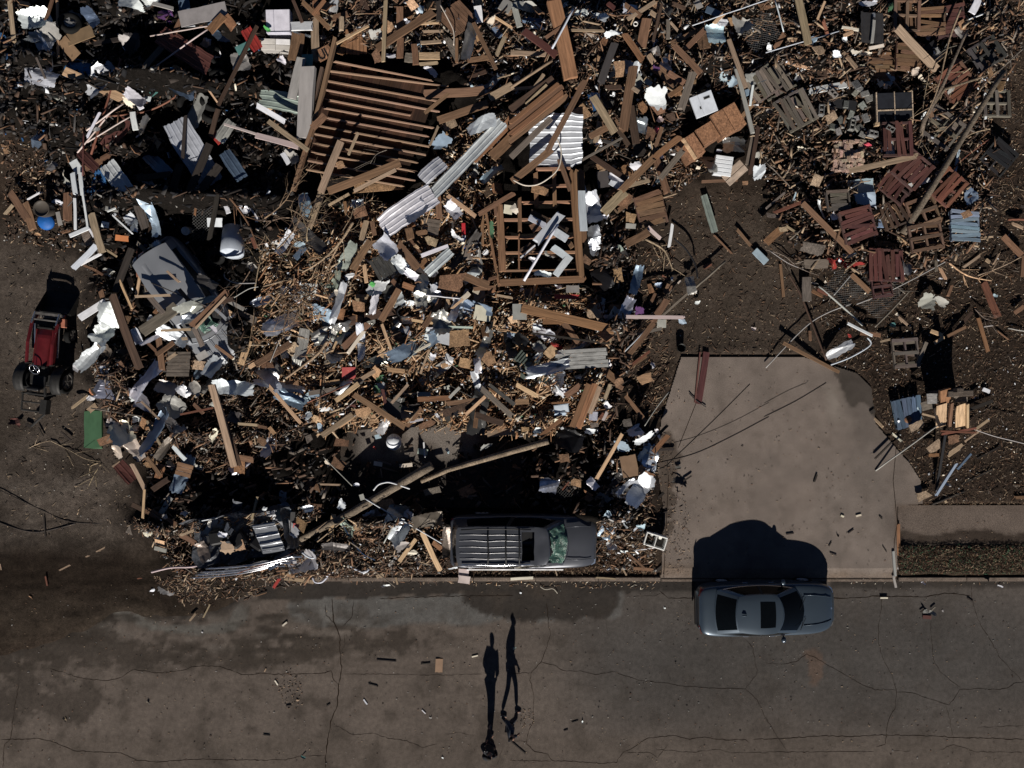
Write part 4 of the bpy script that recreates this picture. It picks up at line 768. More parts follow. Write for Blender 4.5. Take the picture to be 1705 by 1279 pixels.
# --- pallets
def make_pallet(nslat, sc, gap, under, dark):
    me_parts = []
    for i in range(nslat):
        y = -.5 + (i + .5) / nslat; me_parts.append(('slat', Matrix.Translation((random.uniform(-.01, .01), y, .12)) @ Matrix.Diagonal((1.0, gap / nslat, .02, 1))))
    for x in (-.46, 0, .46): me_parts.append(('stringer', Matrix.Translation((x, 0, .065)) @ Matrix.Rotation(math.pi / 2, 4, 'Z') @ Matrix.Diagonal((1.0, .06, .09, 1))))
    for y in (-.42, 0, .42): me_parts.append(('bottom_slat', Matrix.Translation((0, y, .01)) @ Matrix.Diagonal((1.0, .11, .02, 1))))
    return me_parts
PALL = [  # tile, x, y, size(zoom px), angle, colour, slats, fill, under?, words
    (3, 0, 60, 545, 200, -62, 'grey', 7, .8, 0, 'weathered grey pallet at the upper left of the pallet yard'), (3, 0, 195, 735, 225, -62, 'grey', 8, .8, 0, 'weathered grey pallet with a loose slat lying across it'),
    (3, 0, 920, 110, 200, 90, 'brown', 5, .5, 1, 'brown pallet with wide gaps at the top edge'), (3, 0, 1075, 150, 190, 2, 'brown', 8, .85, 0, 'brown pallet beside the red one at the top edge'), (3, 0, 1205, 150, 200, 8, 'darkred', 8, .85, 0, 'dark red pallet leaning at the top edge'),
    (3, 0, 750, 450, 190, 1, 'brown', 7, .9, 0, 'brown pallet above the black hatch, left of a pair'), (3, 0, 930, 385, 180, -4, 'brown', 7, .9, 0, 'brown pallet above the black hatch, right of a pair'), (3, 0, 1250, 545, 215, 35, 'rust', 7, .85, 0, 'rusty brown pallet tied with blue plastic'),
    (3, 0, 860, 925, 215, 92, 'darkred', 7, .85, 0, 'dark red pallet just below the black hatch'), (3, 0, 960, 1125, 210, 48, 'darkred', 7, .88, 0, 'dark red pallet under the long pale board'), (3, 0, 1150, 850, 230, -36, 'grey', 5, .55, 1, 'grey pallet with wide gaps beside the long leaning pole'),
    (3, 0, 1510, 690, 190, 90, 'grey', 4, .4, 1, 'upturned grey pallet with a white strip along it'), (3, 0, 1450, 360, 190, -58, 'dgrey', 5, .6, 1, 'charcoal pallet broken open near the right edge'), (3, 0, 1190, 1240, 200, 48, 'rust', 7, .85, 0, 'rusty pallet right of the leaning pole'),
    (3, 0, 1530, 1040, 190, -40, 'black', 7, .85, 0, 'blackened pallet half hidden near the right edge'), (3, 0, 860, 1230, 200, 50, 'darkred', 7, .85, 0, 'dark red pallet behind the blue grey sheet'),
    (3, 1, 600, 215, 220, 17, 'darkred', 8, .88, 0, 'dark red pallet under the corner of the white sheet'), (3, 1, 1303, 228, 200, 0, 'bluegrey', 8, .85, 0, 'blue painted pallet with eight slats'), (3, 1, 785, 485, 220, 88, 'darkred', 8, .85, 0, 'dark red pallet right of the red cloth'),
    (3, 1, 1050, 300, 200, 10, 'brown', 5, .55, 1, 'brown pallet with gaps, between the pole and the blue pallet'), (3, 1, 1030, 130, 190, 20, 'brown', 5, .6, 1, 'brown pallet lying under the leaning pole'), (3, 1, 470, 60, 150, 6, 'grey', 6, .9, 0, 'small grey pallet left of the white sheet'), (3, 1, 830, 150, 170, -70, 'dbrown', 5, .6, 0, 'dark brown pallet right of the small blue box'),
    (3, 1, 760, 625, 140, 8, 'darkred', 7, .7, 1, 'worn red pallet half buried under the wire fence'), (2, 1, 922, 118, 205, 14, 'brown', 6, .92, 0, 'brown pallet lying in front of the bare dirt alley'), (3, 0, 290, 1010, 10, 0, 'brown', 3, .8, 0, ''),
    (3, 2, 925, 185, 190, -78, 'steel', 6, .9, 0, 'grey blue boarded pallet beside the driveway corner'), (2, 1, 715, 45, 150, 38, 'brown', 4, .7, 0, 'small brown crate lid with a dark square hole'), (3, 1, 915, 1065, 190, 4, 'grey', 3, .3, 1, 'open pale pallet frame left of the long shadow'),
    (3, 0, 1110, 420, 10, 0, 'brown', 3, .8, 0, ''), (2, 0, 1660, 560, 190, -55, 'grey', 7, .85, 0, 'grey pallet standing right of the plywood boxes')]
for (cx_, cy_, x, y, sz, an, cl, ns, fill, und, lab) in PALL:
    if not lab: continue
    px, py = T(cx_, cy_, x, y); g0 = P(px, py, .3); z = HT(g0.x, g0.y) + .08 + random.uniform(.02, .25); c0 = P(px, py, z)
    t = thing('pallet', lab, 'pallet', (c0.x, c0.y, z), math.radians(an), 'pallets scattered over the upper right yard', random.uniform(-.08, .08), random.uniform(-.08, .08)); s = sz * K * (H - z) / F; asp = random.uniform(.92, 1.08)
    for nm, m4 in make_pallet(ns, s, fill, und, 0):
        zf = -1 if und else 1
        m5 = Matrix.Diagonal((s * asp, s / asp, 1, 1)) @ (Matrix.Diagonal((1, 1, zf, 1)) @ Matrix.Translation((0, 0, -.13 if und else 0)) @ m4 if und else m4)
        if nm == 'slat' and random.random() < .07 and cl not in ('bluegrey', 'steel'): continue
        if nm == 'slat': m5 = m5 @ Matrix.Translation((random.uniform(-.02, .02), 0, 0)) @ Matrix.Rotation(random.gauss(0, .02), 4, 'Z') @ Matrix.Diagonal((random.choice((1, 1, 1, .97, .7)) if cl not in ('bluegrey', 'steel') else 1, 1, 1, 1))
        c_ = C[cl]; c_ = tuple(v * .7 + .02 for v in c_) if nm != 'slat' else c_
        o = link(nm, random.choice(PLANKS), t, color=jit(c_, .2)); o.matrix_local = m5
anchor('the blue painted pallet', 1603, 377); anchor('the red cloth', 1405, 432); anchor('the white creased sheet', 1437, 330); anchor('the lone brown pallet', 1083, 350)

# --- bricks and blocks, each one its own
def ublock(nm, L, W_, Hh, holes=False):
    mb = MB()
    if not holes: mb.box((0, 0, 0), (L, W_, Hh))
    else:
        w_ = .035
        for y in (-1, 1): mb.box((0, y * (W_ / 2 - w_ / 2), 0), (L, w_, Hh))
        for x in (-1, 0, 1): mb.box((x * (L / 2 - w_ / 2), 0, 0), (w_, W_ - 2 * w_ - .002, Hh - .004))
    me = mesh(nm, mb.v, mb.f, M_mineral); return me
ME_BRICK = ublock('brick', .21, .10, .065); ME_BLOCK = ublock('block', .36, .19, .19, True); ME_SOLID = ublock('paver', .30, .20, .08)
anchor('the brick heap', 1415, 255); anchor('the grey block spill', 1445, 205)
BW = ['pinkish tan', 'dusty red', 'pale tan', 'brownish']
k = 0
for r_ in range(10):
    for q in range(9):
        x = 455 + q * 22 + random.uniform(-4, 4) + (r_ < 3) * random.uniform(-10, 60); y = 935 + r_ * 21 + random.uniform(-5, 5)
        if x > 645: continue
        g0 = TP(3, 0, x, y, .4); z = HT(g0.x, g0.y) * .4 + .42 + .12 * math.sin((q + 1) / 10 * 3.1) + random.uniform(0, .05); c0 = TP(3, 0, x, y, z)
        o = link('brick', ME_BRICK, color=jit(random.choice([(.40, .28, .22), (.34, .23, .18), (.42, .32, .25)]), .2)); o.location = c0; o.rotation_euler = (random.uniform(-.15, .15), random.uniform(-.15, .15), math.radians(90 if r_ % 3 else 0) + random.uniform(-.3, .3))
        tag(o, 'dusty pinkish brick in the loose heap below the grey blocks', 'brick', 'loose bricks heaped left of the pink plastic')
for i, (x, y, hol) in enumerate(((445, 620, 1), (590, 785, 0), (660, 780, 0), (565, 830, 1), (615, 845, 0), (445, 840, 0), (640, 890, 0), (705, 885, 1), (595, 610, 0), (365, 730, 1), (640, 700, 0), (560, 760, 0), (620, 590, 0), (820, 850, 1), (600, 560, 0), (690, 650, 0), (655, 620, 0), (500, 800, 0), (480, 870, 0), (530, 690, 0))):
    g0 = TP(3, 0, x, y, .4); z = HT(g0.x, g0.y) + .25; c0 = TP(3, 0, x, y, z)
    o = link('concrete_block', ME_BLOCK if hol else ME_SOLID, color=jit((.17, .17, .165) if i % 4 else (.24, .23, .21), .15)); o.location = c0; o.rotation_euler = (random.uniform(-.3, .3), random.uniform(-.3, .3), random.uniform(0, 3.1)); o.scale = (random.uniform(.8, 1.05),) * 3
    AUTO = globals().setdefault('AUTO', []); AUTO.append((o, ('hollow ' if hol else 'solid ') + 'grey concrete block', 'block', 'grey concrete blocks spilled above the brick heap', T(3, 0, x, y)))

# --- tyres
def tyre(tc, tr, x, y, r, z, rx, ry, lab, rim=None, rimc=None):
    c0 = TP(tc, tr, x, y, z); rr = r * K * (H - z) / F
    t = thing('tyre', lab, 'tyre', c0, random.uniform(0, 3), 'old tyres lying in the dark hollows at the upper left', rx, ry)
    mb = MB(); w_ = rr * .62; mb.lathe([(rr * .56, -w_ * .42), (rr * .75, -w_ / 2), (rr * .93, -w_ * .46), (rr, -w_ * .28), (rr, w_ * .28), (rr * .93, w_ * .46), (rr * .75, w_ / 2), (rr * .56, w_ * .42), (rr * .50, w_ * .3), (rr * .50, -w_ * .3), (rr * .56, -w_ * .42)], 32)
    mb.build('carcass', M_rubber, t, smooth=True)
    if rim:
        mb = MB(); mb.lathe([(.001, w_ * .22), (rr * .18, w_ * .24), (rr * .22, w_ * .1), (rr * .5, w_ * .12), (rr * .55, w_ * .38)], 28)
        for q in range(5): a = q * 1.2566; mb.box((math.cos(a) * rr * .34, math.sin(a) * rr * .34, w_ * .17), (rr * .36, rr * .13, .03), rz=a)
        mb.build('rim', M_paint, t, color=rimc)
tyre(0, 0, 575, 742, 60, .75, .1, .1, 'tyre on a five spoke blue rim at the edge of the wreckage', 1, (.03, .06, .15)); anchor('the blue rimmed tyre', 143, 187)
tyre(0, 0, 625, 620, 68, .7, .0, -.2, 'large tyre with blue centre beside the blue bodywork', 1, (.03, .09, .22)); tyre(0, 0, 465, 155, 72, .9, .35, .1, 'tyre with grey steel rim beside cardboard', 1, (.3, .3, .3)); tyre(0, 0, 745, 300, 74, .6, .1, .0, 'bare black tyre in the dark hollow at upper left')
for i, (x, y, a, b, w_) in enumerate(((1425, 375, 1.1, .1, 'uppermost'), (1410, 460, 1.15, .2, 'second from the top'), (1420, 580, 1.1, 0, 'fourth from the top'), (1390, 680, .9, -.2, 'fifth from the top'), (1240, 690, .9, .5, 'tyre left of'), (1400, 760, .7, .1, 'lowest'), (1440, 520, 1.2, .2, 'third from the top'))):
    tyre(0, 0, x, y, 70, .75, a, b, ('bare black tyre left of the stack, leaning in shadow') if 'left' in w_ else f'bare black tyre, {w_} of the leaning stack beside the red ribbed sheet')
tyre(0, 1, 1420, 430, 62, .8, .9, .2, 'bare black tyre just above the buried silver van, in shadow')
anchor('the tyre stack', 352, 130)

# --- round things
def lathe_thing(nm, lab, cat, tc, tr, x, y, z, prof, color, m, rx=0, ry=0, rz=0, parts=()):
    c0 = TP(tc, tr, x, y, z); t = thing(nm, lab, cat, c0, rz, None, rx, ry); mb = MB(); mb.lathe(prof, 28); mb.build(nm.split('_')[-1] + '_shell', m, t, color=color, smooth=True)
    for (pn, pr, pc, pm) in parts: mb = MB(); mb.lathe(pr, 24); mb.build(pn, pm, t, color=pc, smooth=True)
    return t
k_ = K * 24.5 / F
lathe_thing('oil_drum', 'upright rusty dark drum left of the blue bowl', 'drum', 0, 1, 352, 138, .1, [(.001, .02), (.26, .02), (.27, .3), (.28, .31), (.27, .33), (.27, .62), (.285, .64), (.27, .66), (.25, .60), (.001, .60)], (.07, .06, .05), M_paint)
lathe_thing('plastic_bowl', 'round domed blue bowl beside the dark drum', 'bowl', 0, 1, 303, 195, .45, [(.001, .12), (.15, .10), (.25, .04), (.29, 0), (.28, -.02), (.001, .05)], (.01, .10, .36), M_paint, .2, .1); anchor('the round blue bowl', 76, 369)
lathe_thing('paint_can', 'small round white can top with a dark centre on the dirt', 'can', 0, 0, 424, 815, .25, [(.001, .02), (.05, .02), (.052, .03), (.15, .03), (.155, .0), (.13, -.02), (.001, -.02)], (.75, .75, .74), M_paint, parts=(('hub', [(.001, .035), (.04, .035), (.05, .02)], (.03, .03, .03), M_paint),))
lathe_thing('bucket', 'open white bucket rim at the upper left edge', 'bucket', 0, 0, 75, 402, .5, [(.001, -.15), (.13, -.15), (.165, .14), (.185, .14), (.185, .16), (.15, .15), (.12, -.13), (.001, -.13)], (.75, .75, .74), M_paint, .5, .2)
lathe_thing('bucket', 'small white tub with a lid beside the ribbed grey grating', 'bucket', 0, 1, 1232, 255, .7, [(.001, .10), (.10, .10), (.105, .12), (.14, .12), (.145, .08), (.12, -.22), (.001, -.22)], (.62, .62, .58), M_paint, .3)
lathe_thing('bucket', 'small black bucket standing alone above the driveway corner', 'bucket', 2, 1, 1123, 1030, .15, [(.001, -.1), (.11, -.1), (.145, .16), (.15, .16), (.12, -.08), (.001, -.08)], (.012, .014, .013), M_paint); anchor('the black bucket', 1133, 580)
lathe_thing('storage_tank', 'white upright tank standing above the buried silver van', 'tank', 0, 1, 1540, 330, .85, [(.001, .55), (.22, .54), (.37, .46), (.385, .44), (.385, -.5), (.001, -.5)], (.50, .55, .62), M_paint, 1.25, .10); anchor('the white upright tank', 388, 395)
lathe_thing('white_dome', 'smooth white domed tank end on the bare house floor', 'dome', 1, 2, 915, 375, .35, [(.001, .24), (.12, .22), (.22, .14), (.27, 0), (.26, -.2), (.2, -.28), (.001, -.3)], (.78, .82, .86), M_paint, -.5, .15); anchor('the white dome', 656, 733)
lathe_thing('pipe_end', 'grey round pipe end beside split pale wood, right of the buried van', 'pipe', 0, 1, 1632, 930, .8, [(.001, .05), (.09, .05), (.13, .0), (.13, -.3), (.001, -.3)], (.2, .22, .25), M_paint, .5, .3)
lathe_thing('tape_roll', 'small white ring beside upright brown boards near the top', 'ring', 2, 0, 826, 158, 1.0, [(.055, -.02), (.085, -.02), (.085, .02), (.055, .02), (.055, -.02)], (.7, .7, .68), M_paint)
lathe_thing('wood_disc', 'round orange brown disc beside the grey blue boarded pallet', 'disc', 3, 2, 938, 232, .25, [(.001, .015), (.13, .015), (.13, -.015), (.001, -.015)], (.26, .13, .07), M_board)
lathe_thing('clay_pot', 'orange clay pipe mouth at the left edge of the wreckage', 'pipe', 0, 2, 633, 35, .4, [(.001, -.2), (.09, -.2), (.13, .12), (.16, .12), (.16, .15), (.10, .13), (.07, -.15)], (.34, .14, .07), M_mineral, .4)
lathe_thing('round_basket', 'round tan wooden reel end near the wire mesh at the top', 'reel', 2, 0, 1352, 300, 1.0, [(.001, .02), (.20, .02), (.21, 0), (.20, -.03), (.001, -.03)], (.32, .2, .11), M_board, .2)

# --- box-shaped things
def boxthing(nm, lab, cat, tc, tr, x, y, z, dims, rz, parts, rx=0, ry=0, px=None):
    c0 = TP(tc, tr, x, y, z); t = thing(nm, lab, cat, c0, math.radians(rz), None, rx, ry)
    for (pn, c, d, col, m) in parts: mb = MB(); mb.box(c, d); mb.build(pn, m, t, color=col, bevel=.008)
    if px: anchor(px, *T(tc, tr, x, y))
    return t
boxthing('white_cabinet', 'white two door cabinet lying on its back at the top left', 'cabinet', 1, 0, 150, 138, 1.0, 0, 1, (('carcass', (0, 0, -.25), (.82, .76, .5), (.55, .54, .62), M_paint), ('door', (-.27, 0, .012), (.26, .74, .02), (.70, .68, .76), M_paint), ('door', (.135, 0, .012), (.52, .74, .02), (.72, .70, .78), M_paint), ('kickboard', (0, -.395, -.1), (.80, .02, .3), (.5, .5, .58), M_paint)), .04, px='the white cabinet')
boxthing('drawer_unit', 'pale four panel drawer front below the white cabinet', 'cabinet', 1, 0, 135, 295, .9, 0, -2, (('carcass', (0, 0, -.2), (1.0, .38, .4), (.4, .38, .36), M_paint), ('drawer', (-.25, .095, .012), (.48, .18, .02), (.60, .57, .53), M_paint), ('drawer', (.25, .095, .012), (.48, .18, .02), (.8, .78, .78), M_paint), ('drawer', (-.25, -.095, .012), (.48, .18, .02), (.55, .52, .48), M_paint), ('drawer', (.25, -.095, .012), (.48, .18, .02), (.5, .47, .43), M_paint)), .1)
boxthing('plywood_box', 'largest of three brown plywood boxes in a row, the right hand one', 'box', 2, 0, 1440, 790, 1.15, 0, 30, (('carcass', (0, 0, -.3), (.92, .86, .6), (.2, .105, .06), M_board), ('lid', (-.235, 0, .012), (.45, .84, .02), (.30, .155, .085), M_board), ('lid', (.235, 0, .012), (.44, .84, .02), (.32, .165, .09), M_board)), .02, px='the plywood boxes')
boxthing('plywood_box', 'middle one of three brown plywood boxes in a row', 'box', 2, 0, 1303, 878, 1.05, 0, 32, (('carcass', (0, 0, -.3), (.62, .62, .6), (.2, .105, .06), M_board), ('lid', (0, 0, .012), (.60, .60, .02), (.30, .155, .085), M_board)))
boxthing('plywood_box', 'smallest of three brown plywood boxes, with a pale strip down its lid', 'box', 2, 0, 1195, 970, 1.0, 0, 33, (('carcass', (0, 0, -.3), (.66, .78, .6), (.2, .105, .06), M_board), ('lid', (0, 0, .012), (.64, .76, .02), (.31, .16, .09), M_board), ('strip', (-.12, -.02, .03), (.13, .82, .03), (.60, .40, .24), M_wood)))
boxthing('machine_door', 'white appliance door with a dark slot, left of the plywood boxes', 'door', 2, 0, 1275, 690, 1.2, 0, 22, (('panel', (0, 0, 0), (.78, .72, .09), (.66, .70, .76), M_paint), ('slot', (.16, .17, .05), (.20, .07, .012), (.01, .01, .01), M_paint), ('slot_trim', (.16, .17, .047), (.24, .10, .01), (.3, .3, .3), M_paint), ('latch', (-.16, -.08, .05), (.05, .09, .012), (.02, .02, .02), M_paint), ('crease', (-.12, 0, .047), (.012, .7, .008), (.4, .42, .45), M_paint)), .08, .05, px='the white appliance door')
boxthing('white_shelf', 'white slatted shelf box below the plywood boxes', 'shelf', 2, 0, 1405, 1095, .6, 0, -8, (('carcass', (0, 0, -.1), (.62, .68, .2), (.6, .62, .64), M_paint),) + tuple(('slat', (0, -.28 + .14 * i, .01), (.60, .12, .02), (.74, .77, .80), M_paint) for i in range(5)), .05)
boxthing('siding_panel', 'pale tan two board siding piece at the bottom of the plywood boxes', 'panel', 2, 0, 1480, 1142, .55, 0, 42, (('board', (0, .12, 0), (.86, .22, .03), (.40, .31, .24), M_wood), ('board', (0, -.12, 0), (.86, .22, .03), (.42, .33, .26), M_wood)), .05)
boxthing('blue_box', 'small blue grey box right of the white creased sheet', 'box', 3, 1, 765, 195, .45, 0, -3, (('carcass', (0, 0, 0), (.27, .40, .12), (.16, .22, .33), M_paint), ('label', (0, .05, .064), (.22, .08, .006), (.4, .45, .55), M_paint)))
boxthing('striped_carton', 'narrow red white and blue carton in the sunlit rubble', 'carton', 1, 1, 1377, 290, .9, 0, 92, (('red_half', (.20, 0, 0), (.48, .13, .08), (.5, .03, .04), M_paint), ('blue_half', (-.24, 0, 0), (.38, .13, .08), (.03, .08, .3), M_paint), ('white_band', (-.02, 0, .042), (.07, .125, .006), (.8, .8, .8), M_paint)), .1, px='the red and blue carton')
boxthing('flat_screen', 'pale blue grey rounded tray below the green engine', 'tray', 2, 2, 336, 160, .95, 0, 8, (('tray', (0, 0, 0), (.50, .29, .05), (.45, .52, .60), M_paint), ('rim', (0, 0, .026), (.44, .24, .008), (.62, .70, .78), M_paint)), px='the pale tray')
# double sink lying on its back
t = thing('double_sink', 'white double sink frame with two open bays by the driveway edge', 'sink', TP(2, 2, 953, 1030, .45), math.radians(-17)); anchor('the white double sink', 1090, 900)
mb = MB()
for (c, d) in (((0, .21, 0), (.76, .05, .30)), ((0, -.21, 0), (.76, .05, .30)), ((-.36, 0, 0), (.05, .38, .30)), ((.36, 0, 0), (.05, .38, .30)), ((0, 0, 0), (.04, .38, .30))): mb.box(c, d)
mb.build('bowl_rim', M_paint, t, color=(.80, .80, .76), bevel=.015)
for s in (-1, 1): mb = MB(); mb.box((s * .18, 0, -.13), (.30, .36, .02)); mb.build('bowl', M_paint, t, color=(.16, .14, .12)); mb = MB(); mb.lathe([(.001, 0), (.06, 0), (.07, -.03)], 14, Matrix.Translation((s * .16, .14, .0))); mb.build('drain', M_paint, t, color=(.75, .75, .7))

# --- green engine
t = thing('engine_block', 'green grey engine with pulleys half sunk in a dark hollow', 'engine', (*P(882, 610, .8).xy, .45), math.radians(-40)); anchor('the green engine', 882, 610)
EG = (.085, .105, .092)
mb = MB(); mb.box((.1, 0, .15), (1.0, .55, .45)); mb.box((-.45, .05, .2), (.35, .45, .4)); mb.build('block', M_paint, t, color=(.05, .06, .055), bevel=.02)
for i in range(5): mb = MB(); mb.box((-.55 + .10 * i, .05, .44), (.06, .42 - .03 * i, .10)); mb.build('fin', M_paint, t, color=EG, bevel=.01)
mb = MB(); mb.lathe([(.001, .08), (.15, .06), (.17, 0), (.1, -.05)], 20, Matrix.Translation((0, -.02, .46))); mb.build('pulley', M_paint, t, color=(.16, .18, .17), smooth=True)
for (a, b, w_) in (((-.02, .30, .40), (.85, .28, .35), .16), ((.30, .14, .42), (.85, .14, .38), .07), ((-.1, -.42, .30), (.6, -.40, .28), .14), ((.25, -.14, .42), (.8, -.16, .4), .06)): piece('rail', t, Vector(t.location) + Matrix.Rotation(math.radians(-40), 3, 'Z') @ Vector(a), Vector(t.location) + Matrix.Rotation(math.radians(-40), 3, 'Z') @ Vector(b), w_, .05, EG)
mb = MB(); mb.box((.55, 0, .40), (.5, .22, .06)); mb.build('cover', M_paint, t, color=(.02, .03, .025), bevel=.01); mb = MB(); mb.box((.28, .0, .44), (.12, .05, .03)); mb.build('plate', M_paint, t, color=(.7, .72, .7))
mb = MB(); mb.tube([(-.3, -.15, .45), (-.15, -.3, .5), (.0, -.25, .45)], .03, 8); mb.build('pipe', M_chrome, t)
for i in range(3): mb = MB(); mb.box((.3 + .18 * i, .0, .445), (.02, .30, .02)); mb.build('strut', M_paint, t, color=EG)

# --- signboard scrap with the letters cut through
t = thing('lettered_board', 'orange brown board scrap stencilled with dark letters beside the joisted floor', 'sign board', TP(1, 0, 455, 352, 1.15), math.radians(28), rx=.05)
mb = MB(); mb.box((0, 0, 0), (.52, .40, .03)); mb.build('board', M_board, t, color=(.26, .14, .08))
for pts in (((-.19, .13), (-.19, -.08), (-.13, -.14), (-.06, -.14), (-.01, -.08), (-.01, .13)), ((.07, .13), (.07, -.14), (.20, -.14))):
    mb = MB()
    for (a, b) in zip(pts[:-1], pts[1:]): d = Vector((b[0] - a[0], b[1] - a[1])); mb.box(((a[0] + b[0]) / 2, (a[1] + b[1]) / 2, .0175), (d.length + .045, .055, .005), rz=math.atan2(d.y, d.x))
    mb.build('letter', M_black, t)

# --- blue bodywork and arch top left
t = thing('ride_on_mower', 'blue bodywork of a small machine under a long pale board', 'mower', TP(0, 0, 565, 500, .55), math.radians(-20)); anchor('the blue bodywork', 140, 125)
mb = MB(); mb.grid(lambda i, j: Vector((-.6 + 1.2 * i, -.45 + .9 * j, .25 * math.sin(math.pi * j) ** .6 * (1 - .35 * i) + .1 * math.sin(math.pi * i))), 14, 14); mb.build('bonnet', M_paint, t, color=(.03, .15, .32), smooth=True)
mb = MB(); mb.box((.35, 0, .12), (.4, .7, .25)); mb.build('engine_cover', M_paint, t, color=(.08, .11, .14), bevel=.06); mb = MB(); mb.box((-.2, .1, .25), (.08, .16, .06)); mb.build('badge', M_paint, t, color=(.5, .6, .7))
t = thing('wheel_arch', 'curved black plastic wheel arch at the upper left', 'wheel arch', TP(0, 0, 225, 300, .7), 0)
mb = MB(); mb.grid(lambda i, j: Vector((-.75 + 1.5 * i, .05 + .18 * math.sin(math.pi * i) - .16 * j, .12 * math.sin(math.pi * i) - .1 * j)), 16, 3); mb.build('arch', M_black, t, smooth=True, solid=.02)
# --- angled steel post on the slab
t = thing('steel_post', 'dark red steel post lying across the top edge of the driveway', 'post', (0, 0, 0)); 
for (a, b, w_, th, c) in (((1295, 1055), (1240, 1400), .22, .05, (.085, .03, .03)), ((1250, 1055), (1215, 1390), .05, .12, (.14, .06, .05))): piece('flange', t, TP(2, 1, *a, .14), TP(2, 1, *b, .12), w_, th, c)
anchor('the dark red steel post', 1170, 625)
for nm, q in {'the parked sedan': (1275, 1017), 'the crushed grey wagon': (872, 903), 'the buried silver van': (328, 532), 'the flattened van': (410, 895), 'the red tractor': (70, 570), 'the bare house floor': (690, 745), 'the driveway': (1290, 780), 'the bare dirt alley': (1210, 480),
    'the sidewalk': (1600, 870), 'the white ribbed roof sheet': (925, 235), 'the long white ribbed sheet': (700, 330), 'the long rust brown beam': (935, 70), 'the green board': (157, 715), 'the off white tarp': (212, 735), 'the striped white panel': (330, 250),
    'the red ribbed sheet': (415, 65), 'the twig tangle': (470, 440), 'the folded silver sheet': (500, 500), 'the blue tarp': (166, 305), 'the long dark beam': (208, 550), 'the two pedestrians': (835, 1205), 'the grey cloth': (1555, 495), 'the wire fence': (1450, 520),
    'the wide brown slat panel': (760, 40), 'the kerb': (700, 963), 'the wire mesh': (1262, 55), 'the hanging metal strip': (1045, 490), 'the grass verge': (1600, 935), 'the white crumpled bag': (1090, 160), 'the metal junk': (1040, 860), 'the pale foil heap': (1050, 735)}.items(): anchor(nm, *q)
# ================================================================ WRECKAGE, PIECE BY PIECE
# rows: kind x1 y1 x2 y2 width colour [z1 [z2]] in 1705-wide tiles of the survey; sizes become metres at the piece's own height
AUTO = globals().get('AUTO', [])
TAB = {}
TAB[0, 0] = '''p 65 0 95 290 30 tan .8|p 378 0 385 380 16 pine .9|p 420 465 825 660 58 pine 1.0|t 800 390 600 1020 14 rust 1.0|p 800 500 640 880 24 grey|p 815 490 935 722 36 white 1.15|t 1405 168 990 238 9 palepink 1.5|t 1370 195 960 485 10 palepink 1.5 1.2|t 1137 468 935 605 9 white 1.2
t 815 685 570 862 10 palepink 1.1|t 740 735 510 1010 10 palepink 1|t 862 770 575 940 9 palepink 1|p 660 740 570 915 14 white|t 555 850 545 1160 12 darkred 1|c 1150 795 1405 1215 180 silver 1.3 .8|c 1060 230 1390 440 140 darkred 1.2|p 850 780 690 985 90 darkred .7|f 440 270 620 200 90 card .9|f 405 260 510 380 80 card .9
c 390 400 350 620 140 grey .6|f 1180 130 1500 60 110 lgrey 1.5|p 1380 210 1480 100 60 obrown 1.6|p 1480 100 1550 190 60 obrown 1.6|x 790 10 950 40 100 white 1.2|x 940 20 1080 -10 60 white 1.3|p 1210 0 1240 170 70 steel .9|x 1045 90 1140 110 110 purple 1.2|f 1195 155 1290 150 50 white 1.4|c 1620 190 1705 330 80 red 1.1|f 1560 340 1640 300 60 teal 1.1
p 985 610 1085 550 60 teal 1.1|f 940 640 1000 650 50 white .9|x 820 670 885 670 80 cream 1.1|p 875 740 895 860 36 white 1.1|m 1000 780 900 870 55 lgrey|c 700 1080 840 1269 120 white .8|x 580 1210 730 1190 150 blue .5|p 1225 760 1205 1060 22 dark 1.3|p 1385 950 1250 1269 50 dark 1.3|p 1450 1090 1300 1290 55 dark 1.3|p 1190 1080 1140 1260 50 dark 1
f 960 900 1060 870 120 brown .6|h 12 rust .9 700 770 950 740 1130 660 1210 580 1425 515|f 1000 890 1060 980 50 osb|f 960 1180 1020 1269 60 lgrey|p 555 1120 740 1020 40 brown|f 480 1060 530 1140 60 white .7|p 480 1140 500 1290 34 white .8|p 530 1140 545 1290 25 white .8|x 170 740 240 820 70 white .3|p 240 380 300 520 14 grey|f 130 380 230 500 110 grey .5
f 20 430 110 480 90 osb .4|p 215 70 300 60 60 brown .6|p 250 90 265 240 50 brown .6|x 1360 130 1500 300 60 steel 1.3|f 30 950 40 1020 60 osb .2|m 370 90 540 130 70 dgrey .8|p 600 0 680 420 90 steel .3|p 1060 470 1140 690 16 grey .9|m 1530 420 1640 400 90 lgrey .9|p 1340 540 1460 710 12 pine 1|x 230 540 300 560 40 red .3|f 105 480 140 500 40 orange .35|p 940 460 1090 290 40 grey 1|p 1700 170 1440 700 24 dbrown 1.2|p 1440 720 1390 900 30 dbrown 1.1
c 1530 800 1440 930 80 lgrey 1.0|p 1400 880 1460 940 50 red .9|x 1490 860 1480 960 50 paleblue .9|p 1480 820 1705 890 14 palepink 1.2|f 250 330 350 390 90 lgrey .8|m 700 420 780 520 50 silver .8|p 630 950 590 1030 30 rust .8|f 1130 430 1220 500 60 osb .9|p 0 360 50 390 40 grey .3|p 110 80 150 260 30 lgrey .5|x 0 230 70 300 50 blue .4'''
